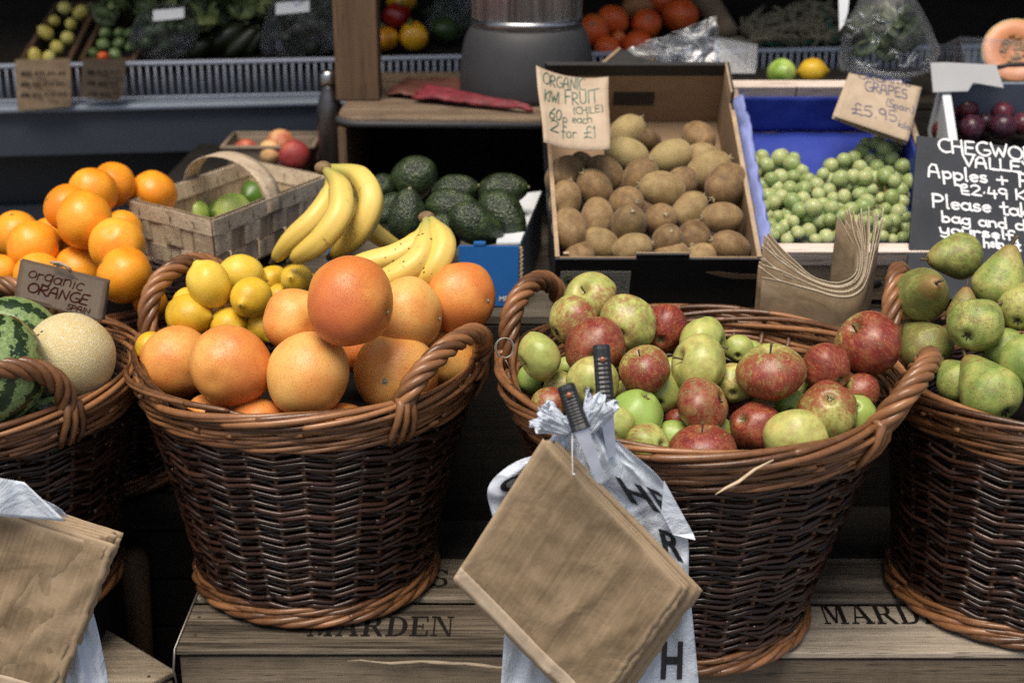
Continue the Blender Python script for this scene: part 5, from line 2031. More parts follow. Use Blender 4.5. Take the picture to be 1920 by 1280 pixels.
card((-0.28, 2.0835), (-0.082, 2.0835), 0.803, 0.862, M_CARD_BLUE, ab, 'front_panel')
card((-0.081, 2.080), (0.010, 2.080), 0.803, 0.898, M_CARD_BLUE, ab, 'front_corner_panel', 0.006)
m = MB()
m.boxa((-0.058, 2.0735, 0.8985), (0.018, 0, 0), (0, 0.009, 0), (0, 0, 0.006))
m.build('locking_tab', M_CARD_BLUE, ab, smooth=False, bevel=0.001)
card((0.0125, 2.081), (0.052, 2.41), 0.803, 0.896, M_CARD_GREY, ab, 'side_panel', -0.004)
m = MB()
for k, (a, b) in enumerate(((0.0, 0.18), (0.24, 0.97))):
    p0 = np.array([0.0125, 2.084, 0.899]) + np.array([0.0395, 0.329, 0]) * a
    p1 = np.array([0.0125, 2.084, 0.899]) + np.array([0.0395, 0.329, 0]) * b
    m.add([p0, p1, p1 + [-0.042, 0.004, -0.006], p0 + [-0.036, 0.004, -0.002], p0 + [0, 0, .003], p1 + [0, 0, .003], p1 + [-0.042, 0.004, -0.003], p0 + [-0.036, 0.004, 0.001]],
          [(3, 2, 1, 0), (4, 5, 6, 7), (0, 1, 5, 4), (1, 2, 6, 5), (2, 3, 7, 6), (3, 0, 4, 7)])
m.build('folded_flap', M_CARD_WHITE, ab, smooth=False)
card((-0.282, 2.085), (-0.282, 2.41), 0.803, 0.885, M_CARD_BLUE, ab, 'side_panel')
m = MB()
zz = np.linspace(0.805, 0.897, 40)
m.tube([(0.0145 + 0.0012 * math.sin(i * 2.1), 2.0755, z) for i, z in enumerate(zz)], 0.0026, 5, ref=(1, 0, 0))
m.build('torn_edge', M_CARD_EDGE, ab)


def block_text(txt, O, ex, ey, size, mat, parent, name='lettering', bold=0.0, align='LEFT'):
    """plain block letters from the built-in font, as a mesh on the plane (O, ex, ey)"""
    cu = bpy.data.curves.new('txt', 'FONT')
    cu.body = txt
    cu.size = 1.0
    cu.offset = bold
    cu.align_x = align
    tmp = bpy.data.objects.new('txt', cu)
    COL.objects.link(tmp)
    dg = bpy.context.evaluated_depsgraph_get()
    me = bpy.data.meshes.new_from_object(tmp.evaluated_get(dg))
    bpy.data.objects.remove(tmp)
    V = np.array([v.co[:] for v in me.vertices])
    F = [tuple(p.vertices) for p in me.polygons]
    ex, ey = nrm(ex), nrm(ey)
    n = np.cross(ex, ey)
    W = np.array(O)[None, :] + V[:, :1] * ex * size + V[:, 1:2] * ey * size + n * 0.0008
    m_ = MB()
    m_.add(W, F)
    return m_.build(name, mat, parent, smooth=False)


block_text('MEXICO', (-0.020, 2.0733, 0.812), (1, 0, 0), (0, 0, 1), 0.0105, M_CARD_WHITE, ab, bold=0.02)

AVO = [(886, 417, 38, (0.85, -0.45, -0.2), 'avocado with bumpy skin at the front of the blue box'),
       (763, 412, 36, (0.1, 0.85, 0.3), 'avocado with its stem button on top behind the banana tips'),
       (938, 397, 39, (0.5, -0.6, 0.3), 'avocado at the right of the blue box, lower of the two'),
       (840, 389, 35, (0.95, 0.0, 0.2), 'greener avocado lying on its side in the middle'),
       (735, 390, 27, (-0.5, -0.6, 0.6), 'small dark avocado with a pale stem button by the bananas'),
       (937, 358, 33, (0.95, 0.1, 0.2), 'avocado at the back right of the pile'),
       (848, 360, 31, (0.9, 0.2, 0.2), 'avocado behind the greener one in the middle'),
       (776, 334, 38, (-0.6, -0.4, -0.4), 'topmost avocado standing out against the dark cabinet'),
       (717, 350, 24, (0.2, 0.3, -0.8), 'shaded avocado at the left behind the bananas'),
       (830, 432, 30, (0.4, -0.4, -0.6), 'dark avocado low between the two banana bunches')]
AVP = settle(AVO, lambda it: depth_of(atY(it[0], it[1], 2.15 + (417 - it[1]) / 100 * 0.16)), clampd=0.09)
for k, (it, (P, r)) in enumerate(zip(AVO, AVP)):
    place(P_AV[k % 2], P, r * 1.10, c2w(*it[3]), None, None, it[4], 'avocado', 'avocados in the blue box', (0.94, 0.94, 1.14))

# ------------------------------------------------------------------ tilted boxes


class Tilt:
    def __init__(self, x0, Yf, zf, th, H, skew=0.0):
        self.u = np.array([skew, math.cos(th), math.sin(th)])
        self.n = np.array([0, -math.sin(th), math.cos(th)])
        self.x = np.array([1.0, 0, 0])
        self.O = np.array([x0, Yf, zf]) - self.n * H

    def p(self, x, u, h):
        return self.O + self.x * x + self.u * u + self.n * h

    def box(self, m, x0, x1, u0, u1, h0, h1, tint=0.5, mi=0):
        m.boxa(self.p(x0, u0, h0), self.x * (x1 - x0), self.u * (u1 - u0), self.n * (h1 - h0), tint, mi)

    def hit(self, px, py, h):
        return onpl(px, py, self.p(0, 0, h), self.n)


KB = Tilt(0.064, 2.0, 0.90, rad(33), 0.112, -0.035)
KW, KL, KH = 0.302, 0.40, 0.112
kb = thing('cardboard_box', KB.p(KW / 2, 0, 0), 'tilted black cardboard box with brown inside full of kiwi fruit', 'box')


def two_ply(nm, boxes, parent, T):
    """outer printed layer, inner brown layer and a raw corrugated top edge"""
    m_ = MB()
    for mi, b in boxes:
        T.box(m_, *b, tint=0.5, mi=mi)
    return m_.build(nm, [M_CARD_BLACK, M_CARD_BROWN, M_CARD_EDGE], parent, smooth=False)


two_ply('front_panel', [(0, (0, KW, 0, 0.0035, 0, KH)), (1, (0.0035, KW - 0.0035, 0.0037, 0.0065, 0.003, KH - 0.001)), (0, (0.118, 0.196, 0.0005, 0.0040, KH + 0.0003, KH + 0.010)), (2, (0.118, 0.196, 0.0042, 0.0062, KH + 0.0003, KH + 0.009))], kb, KB)
two_ply('side_panel', [(0, (-0.0005, 0.0030, 0.0038, KL, 0, KH)), (1, (0.0032, 0.0062, 0.0068, KL - 0.004, 0.003, KH - 0.0008)), (2, (-0.0005, 0.0060, 0.0040, KL - 0.02, KH + 0.0002, KH + 0.0018))], kb, KB)
two_ply('side_panel', [(0, (KW - 0.0030, KW + 0.0005, 0.0038, KL, 0, KH)), (1, (KW - 0.0062, KW - 0.0032, 0.0068, KL - 0.004, 0.003, KH - 0.0008)), (2, (KW - 0.0060, KW + 0.0005, 0.0040, KL - 0.09, KH + 0.0002, KH + 0.0018)),
                       (0, (KW - 0.0030, KW + 0.0005, KL - 0.07, KL, KH + 0.0002, KH + 0.022)), (2, (KW - 0.0062, KW - 0.0032, KL - 0.07, KL, KH + 0.0002, KH + 0.022))], kb, KB)
two_ply('back_panel', [(0, (0.003, KW - 0.003, KL - 0.0035, KL, 0, KH + 0.022)), (1, (0.0065, KW - 0.0065, KL - 0.0068, KL - 0.0037, 0.003, KH - 0.002)), (0, (0.0065, KW - 0.0065, KL - 0.0068, KL - 0.0037, KH - 0.0018, KH + 0.0215))], kb, KB)
two_ply('floor', [(0, (0.003, KW - 0.003, 0.004, KL - 0.004, 0.0, 0.0025)), (1, (0.0065, KW - 0.0065, 0.007, KL - 0.007, 0.0027, 0.006))], kb, KB)
m = MB()
KB.box(m, 0.012, 0.020, 0.0075, 0.0115, 0.05, KH + 0.004)
m.build('corner_post', M_CARD_EDGE, kb, smooth=False)
# handle slot in the back panel (dark) and the printed label
m = MB()
KB.box(m, 0.118, 0.186, KL - 0.0076, KL - 0.0070, 0.045, 0.075)
m.build('handle_slot', M_CARD_BLACK, kb, smooth=False)
lab = MB()
Pl = [KB.p(x, -0.0008, h) for x, h in ((0.008, 0.014), (0.112, 0.014), (0.112, 0.086), (0.008, 0.086))]
lab.prism(Pl, -KB.u * 0.0004)
lb = lab.build('label', M_LABELPAPER, kb, smooth=False)
exk, eyk = KB.x, KB.n
block_text('alterbio', KB.p(0.0175, -0.0013, 0.060), exk, eyk, 0.0135, M_INKBLACK, lb, bold=0.035)
m = MB()
for s_ in (1, 0.72):
    arc = [KB.p(0.021 - 0.007 * math.cos(a) * s_, -0.0017, 0.0655 + 0.0135 * math.sin(a) * s_) for a in np.linspace(-0.9, 2.3, 14)]
    m.tube(arc, [0.0004 + 0.0005 * math.sin(math.pi * i / 13) for i in range(14)], 4, ref=tuple(KB.u))
m.build('leaf_emblem', M_LEAFINK, lb)
m = MB()
for q, h in enumerate((0.080, 0.073, 0.066, 0.055, 0.044, 0.034, 0.024)):
    m.boxa(KB.p(0.060, -0.0014, h), exk * 0.050, eyk * 0.0006, -KB.u * 0.0002)
m.boxa(KB.p(0.0590, -0.0014, 0.018), exk * 0.0006, eyk * 0.066, -KB.u * 0.0002)
for q, (x, h, w) in enumerate(((0.064, 0.0765, 0.016), (0.064, 0.0695, 0.022), (0.064, 0.060, 0.012), (0.100, 0.060, 0.006), (0.098, 0.049, 0.006), (0.064, 0.039, 0.018), (0.012, 0.040, 0.03), (0.012, 0.034, 0.022))):
    m.boxa(KB.p(x, -0.0014, h), exk * w, eyk * 0.0016, -KB.u * 0.0002)
m.boxa(KB.p(0.016, -0.0014, 0.020), exk * 0.010, eyk * 0.009, -KB.u * 0.0002)
m.build('printed_lines', M_INKBLACK, lb, smooth=False)
m = MB()
tear = [KB.p(x, -0.0009, h) for x, h in ((0.222, 0.084), (0.245, 0.085), (0.275, 0.080), (0.3015, 0.079), (0.3015, 0.069), (0.27, 0.068), (0.245, 0.074))]
m.prism(tear, -KB.u * 0.0003)
m.build('torn_patch', M_CARD_BROWN, kb, smooth=False)

KIW = [
    (1087, 484, 28, (0.3, 0.6, -0.7), 0.45, 0, 'kiwi fruit at the front left corner of the box'),
    (1186, 466, 28, (0.98, 0.25, 0.1), 0.55, 0.3, 'kiwi fruit lying lengthwise by the front edge left of the raised tab'),
    (1127, 456, 28, (0.85, -0.5, 0.1), 0.5, 0.3, 'kiwi fruit in the front row right of the left corner'),
    (1369, 463, 29, (-0.92, 0.35, 0.3), 0.42, 0, 'kiwi fruit at the front right corner with its pale tip to the left'),
    (1258, 480, 27, (0.8, 0.2, 0.3), 0.5, 0, 'kiwi fruit sunk behind the raised tab of the box'),
    (1312, 482, 25, (0.7, 0.3, 0.3), 0.6, 0, 'kiwi fruit sunk at the front just left of the right corner'),
    (1252, 456, 31, (0.05, 0.45, 0.85), 0.4, 0, 'kiwi fruit with its tip pointing up near the front middle'),
    (1302, 444, 31, (-0.2, -0.4, 0.88), 0.36, 0, 'kiwi fruit with a dark tip facing forward, right of the front middle'),
    (1067, 430, 32, (0.15, -0.8, 0.4), 0.48, 0, 'kiwi fruit against the left wall, second from the front'),
    (1178, 422, 33, (0.1, 0.5, 0.85), 0.30, 0.2, 'grey topped kiwi fruit with its pale tip facing up front'),
    (1238, 414, 30, (0.15, 0.2, 0.95), 0.5, 0, 'kiwi fruit with a tufted tip facing the viewer in the middle'),
    (1120, 408, 30, (0.0, -0.85, 0.5), 0.5, 0, 'kiwi fruit left of the grey topped one'),
    (1354, 408, 29, (-0.97, 0.0, 0.2), 0.48, 0.1, 'kiwi fruit lying sideways at the right wall, middle row'),
    (1241, 354, 32, (-0.97, 0.15, 0.1), 0.55, 0.25, 'large kiwi fruit lying sideways in the centre of the box'),
    (1293, 393, 29, (0.7, 0.6, -0.2), 0.55, 0.3, 'kiwi fruit slanting up right beside the tufted one'),
    (1174, 381, 30, (0.4, 0.0, 0.9), 0.48, 0, 'kiwi fruit behind the grey topped one with a dark tip'),
    (1060, 377, 29, (0.2, 0.9, 0.2), 0.5, 0, 'kiwi fruit against the left wall, third from the front'),
    (1115, 353, 30, (-0.55, 0.62, 0.5), 0.46, 0, 'kiwi fruit with its dark tip at upper left'),
    (1362, 346, 35, (-0.6, -0.6, 0.5), 0.40, 0, 'kiwi fruit at the right wall with its tip to the lower left'),
    (1199, 336, 32, (0.45, 0.8, 0.4), 0.42, 0, 'kiwi fruit with a pale tip on top left of the large centre one'),
    (1278, 343, 29, (0.5, 0.3, -0.6), 0.44, 0, 'kiwi fruit mostly hidden behind the large centre one'),
    (1328, 320, 34, (0.85, 0.5, 0.1), 0.58, 0.4, 'olive brown kiwi fruit slanting at the right, upper rows'),
    (1134, 324, 29, (0.7, -0.65, 0.3), 0.40, 0, 'slanted kiwi fruit with a tip at lower right, left side'),
    (1059, 328, 32, (0.6, 0.6, -0.4), 0.48, 0, 'rearmost visible kiwi fruit at the left wall below the price paper'),
    (1175, 290, 31, (0.93, -0.3, 0.1), 0.7, 0.7, 'pale greenish kiwi fruit lying sideways near the back, left one'),
    (1258, 294, 31, (0.93, 0.35, 0.1), 0.7, 0.6, 'pale greenish kiwi fruit lying sideways near the back, right one'),
    (1315, 293, 24, (0.9, 0.1, 0.1), 0.6, 0.2, 'kiwi fruit behind the olive brown slanting one'),
    (1175, 250, 29, (0.6, 0.6, 0.1), 0.68, 0.6, 'greenish kiwi fruit at the top of the pile next to the price paper'),
    (1310, 258, 28, (0.4, -0.5, 0.7), 0.46, 0, 'lone kiwi fruit at the back right against the card'),
    (1218, 264, 20, (0.4, -0.5, -0.7), 0.3, 0, 'kiwi fruit glimpsed behind the greenish top one'),
    (1092, 312, 23, (0.4, -0.5, -0.7), 0.4, 0, 'shaded kiwi fruit under the lower edge of the price paper'),
]


def ki_P(it):
    h = 0.050 + 0.043 * min(1, max(0, (it[1] - 240) / 110))
    if it[1] > 440:
        h = 0.085
    if it[1] > 474:
        h = 0.066
    return depth_of(KB.hit(it[0], it[1], h))


KIP = settle(KIW, ki_P, clampd=0.05, slack=0.96)
KIP2 = []
for P, r in KIP:                       # nothing pokes through the front panel
    ux = float(np.dot(P - KB.O, KB.u))
    need = r * 1.06 + 0.007
    if ux < need:
        dirv = (P - CAM) / depth_of(P)
        t_ = (need - ux) / float(np.dot(dirv, KB.u))
        r = r * (depth_of(P) + t_) / depth_of(P)
        P = P + dirv * t_
    KIP2.append((P, r))
KIP = KIP2
for k, (it, (P, r)) in enumerate(zip(KIW, KIP)):
    place(P_KI[k % 3], P, r * 1.11, c2w(*it[3]), None, (it[4], it[5], 0), it[6], 'kiwi fruit', 'kiwi fruit in the black box')

# ------------------------------------------------------------------ grape crate
GB = Tilt(0.372, 2.022, 0.905, rad(25), 0.10, 0.0)
GW, GL, GH = 0.290, 0.44, 0.10
gb = thing('fruit_crate', GB.p(GW / 2, 0, 0), 'pale pine fruit crate lined with blue paper holding green grapes', 'crate')
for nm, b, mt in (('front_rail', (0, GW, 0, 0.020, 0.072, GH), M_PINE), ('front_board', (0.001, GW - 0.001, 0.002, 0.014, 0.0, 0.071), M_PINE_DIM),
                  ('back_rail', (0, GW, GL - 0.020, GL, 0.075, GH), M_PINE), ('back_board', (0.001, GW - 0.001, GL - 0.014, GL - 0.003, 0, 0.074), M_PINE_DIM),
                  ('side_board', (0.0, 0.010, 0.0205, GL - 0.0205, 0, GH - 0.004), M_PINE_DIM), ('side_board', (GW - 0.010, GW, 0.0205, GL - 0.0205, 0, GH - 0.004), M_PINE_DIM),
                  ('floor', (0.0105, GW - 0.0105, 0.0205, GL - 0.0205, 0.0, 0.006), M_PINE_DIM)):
    m = MB()
    GB.box(m, *b, tint=RNG.random())
    m.build(nm, mt, gb, smooth=False, bevel=0.0015)
m = MB()
m.lathe(GB.p(0.176, 0.0012, 0.034), [(0.008, 0.0), (0.008, 0.0008), (0.0, 0.0008)], 20, axes=(GB.x * 1.5, GB.n, -GB.u))
m.build('finger_hole', M_CARD_BLACK, gb)
m = MB()
GB.box(m, 0.004, 0.0065, -0.0004, -0.0002, 0.080, 0.096)
GB.box(m, 0.108, 0.1100, GL - 0.0205, GL - 0.0203, 0.078, 0.1005)
m.build('staples', M_STEMDARK, gb, smooth=False)


def crease(p, s, a):
    return a * (mnoise.noise(Vector(p) * s) + 0.5 * mnoise.noise(Vector(p) * s * 2.3))


lin = MB()
lin.sheet(lambda a, b: GB.p(0.012 + a * (GW - 0.024), 0.024 + b * (GL - 0.052), 0.0085 + 0.0025 + crease((a * 3, b * 3, 1), 2.0, 0.0022)), 26, 26, 0.0008, off=-GB.n)
lin.sheet(lambda a, b: GB.p(0.012 + a * (GW - 0.024), GL - 0.0265 + crease((a * 4, b * 2, 5), 2.0, 0.002), 0.012 + b * 0.072), 26, 8, 0.0008, off=GB.u)
lin.sheet(lambda a, b: GB.p(GW - 0.0155 + crease((a * 4, b * 2, 9), 2.0, 0.002), 0.026 + a * (GL - 0.056), 0.012 + b * 0.085), 26, 8, 0.0008, off=GB.x)
lin.sheet(lambda a, b: GB.p(0.0145 + crease((a * 4, b * 2, 13), 2.0, 0.002), 0.026 + a * (GL - 0.056), 0.012 + b * 0.092), 26, 8, 0.0008, off=-GB.x)
ln = lin.build('paper_lining', M_BLUEPAPER, gb)
m = MB()


def overhang(a, b):
    u = 0.01 + a * (GL - 0.06)
    w = crease((a * 9, b * 2, 3), 1.5, 0.010)
    return GB.p(0.0135 - b * 0.020 + 0.3 * w, u, GH + 0.0065 - 0.022 * b * b + w * (0.3 + b) + 0.012 * math.exp(-((a - 0.72) / 0.1) ** 2))


m.sheet(overhang, 40, 6, 0.0008, off=-GB.n)
m.build('lining_edge', M_BLUEPALE, gb)


def inpoly(x, y, poly):
    c = False
    j = len(poly) - 1
    for i in range(len(poly)):
        xi, yi = poly[i]
        xj, yj = poly[j]
        if (yi > y) != (yj > y) and x < (xj - xi) * (y - yi) / (yj - yi) + xi:
            c = not c
        j = i
    return c


m = MB()
m.ball((0, 0, 0), 1.0, 18, 12, f=lambda v: np.array(v) * [0.97, 0.97, 1.05])
ME_GRAPE = m.mesh('grape', M_GRAPE)
GBUN = [('green grape bunch in the left corner of the crate against the blue paper', [(1392, 302), (1440, 290), (1488, 297), (1510, 325), (1498, 350), (1470, 365), (1425, 372), (1402, 350)], 14.2, 0.050, 21),
        ('green grape bunch lower down along the left paper edge', [(1405, 372), (1470, 362), (1500, 380), (1498, 440), (1440, 446), (1420, 440)], 14.2, 0.045, 25),
        ('largest green grape bunch in the middle of the crate', [(1478, 380), (1500, 345), (1530, 328), (1556, 300), (1600, 294), (1622, 330), (1628, 395), (1560, 415), (1500, 405)], 14.8, 0.060, 22),
        ('green grape bunch right of the middle under the shaded ones', [(1618, 320), (1660, 325), (1690, 350), (1698, 395), (1672, 420), (1622, 420), (1615, 370)], 14.8, 0.054, 26),
        ('shaded green grape bunch at the back right under the grape price sign', [(1612, 275), (1650, 262), (1690, 268), (1712, 290), (1714, 345), (1690, 340), (1655, 322), (1622, 305)], 14.0, 0.05, 23),
        ('green grape bunch at the front along the pine rail', [(1435, 428), (1500, 408), (1600, 418), (1690, 400), (1738, 425), (1745, 446), (1660, 452), (1560, 452), (1450, 452)], 14.2, 0.040, 24)]
for lbl, poly, rp, hh, sd in GBUN:
    r_ = random.Random(sd)
    xs, ys = [p[0] for p in poly], [p[1] for p in poly]
    cx, cy = sum(xs) / len(xs), sum(ys) / len(ys)
    pts = []
    for layer, (md, dh) in enumerate(((17.5, 0.0), (20, -0.016))):
        L_ = []
        for _ in range(2500):
            x, y = r_.uniform(min(xs), max(xs)), r_.uniform(min(ys), max(ys))
            if inpoly(x, y, poly) and all((x - a) ** 2 + (y - b) ** 2 > md ** 2 for a, b, *_ in L_):
                L_.append((x, y, rp * r_.uniform(0.80, 1.2), hh + dh + r_.uniform(-0.009, 0.010)))
        pts += L_
    pts = pts[:96]
    P0 = GB.hit(cx, cy, hh * 0.4)
    root = thing('grape_bunch', P0, lbl, 'grapes', 'bunches of green grapes')
    sol = settle(pts, lambda it: depth_of(GB.hit(it[0], it[1], it[3])), iters=60, slack=0.80, clampd=0.03)
    stalk = MB()
    core = np.mean([P for P, r in sol], axis=0) - GB.n * 0.012
    for P, r in sol:
        o = bpy.data.objects.new('grape', ME_GRAPE)
        COL.objects.link(o)
        o.parent = root
        o.location = P - P0
        o.rotation_euler = (r_.uniform(0, 6), r_.uniform(0, 6), r_.uniform(0, 6))
        o.scale = (r, r, r)
    ordp = sorted([P for P, r in sol], key=lambda p: p[0])
    for a, b in zip(ordp[::3], ordp[3::3]):
        stalk.tube([a - GB.n * 0.008, 0.5 * (a + b) - GB.n * 0.004, b - GB.n * 0.008], 0.0014, 5, ref=None)
    stalk.build('stalk', M_STEM, root)

# ------------------------------------------------------------------ plum box, white flap
PB = Tilt(0.672, 2.03, 0.90, rad(25), 0.10, 0.13)
M_CARD_FLAP = plain('pale_grey_card', (0.42, 0.43, 0.44), 0.8, 0.12, 12, 0.001)
pb = thing('cardboard_box', PB.p(0.19, 0, 0), 'white edged cardboard box of dark plums behind the chalkboard', 'box')
for nm, b, mt in (('front_panel', (0, 0.40, 0, 0.006, 0, 0.10), M_CARD_GREY), ('side_panel', (0, 0.014, 0.0065, 0.44, 0, 0.104), M_CARD_WHITE), ('side_panel', (0.386, 0.40, 0.0065, 0.44, 0, 0.104), M_CARD_WHITE),
                  ('back_panel', (0.0145, 0.3855, 0.434, 0.44, 0, 0.10), M_CARD_GREY), ('floor', (0.0145, 0.3855, 0.007, 0.4335, 0, 0.005), M_SHADE_DARKWOOD)):
    m = MB()
    PB.box(m, *b)
    m.build(nm, mt, pb, smooth=False)
m = MB()
fp = [(1745, 118), (1772, 117), (1868, 122), (1882, 165), (1825, 155), (1815, 171), (1750, 173)]
fd = depth_of(PB.p(0.1, 0.40, 0.115))
m.prism([at(x, y, fd) for i, (x, y) in enumerate(fp)], CF * 0.004)
m.build('white_flap', M_CARD_FLAP, pb, smooth=False)
PLU = [(1881, 237, 24, 'large glossy plum with a bright glint in the front of the box'), (1822, 240, 24, 'dark plum left of the large glossy plum'), (1880, 212, 21, 'red plum behind the large glossy plum'),
       (1848, 228, 17, 'small plum wedged between the two front plums'), (1911, 181, 26, 'bluish plum high at the back right of the box'), (1918, 232, 22, 'plum cut by the right edge of the view'),
       (1770, 244, 22, 'shaded plum at the left wall of the plum box'), (1812, 205, 22, 'dark plum in the shade at the back of the box'), (1775, 214, 20, 'almost black plum in the shaded back left corner'),
       (1846, 196, 21, 'dark plum in the middle of the back row')]
PLP = settle(PLU, lambda it: depth_of(PB.hit(it[0], it[1], 0.045)), clampd=0.05)
m = MB()
m.ball((0, 0, 0), 1.0, 32, 20, f=lambda v: np.array(v) * [1, 0.97 - 0.05 * math.exp(-((v[0]) / 0.15) ** 2) * (1 if v[1] > 0 else 0), 1.06])
kd = MB()
kd.tube([(0, 0, 1.0), (0.03, 0, 1.2)], 0.04, 6, ref=(1, 0, 0))
P_PL = proto('plum', m, M_PLUM, [('stalk', kd, M_STEMDARK)])
for it, (P, r) in zip(PLU, PLP):
    place(P_PL, P, r, c2w(RNG.uniform(-1, 1), RNG.uniform(-0.2, 1), -0.3), None, None, it[3], 'plum', 'plums in the box')
# ------------------------------------------------------------------ handwriting


def arc(cx, cy, rx, ry, a0, a1, n=12):
    return [(cx + rx * math.cos(rad(a0 + (a1 - a0) * i / n)), cy + ry * math.sin(rad(a0 + (a1 - a0) * i / n))) for i in range(n + 1)]


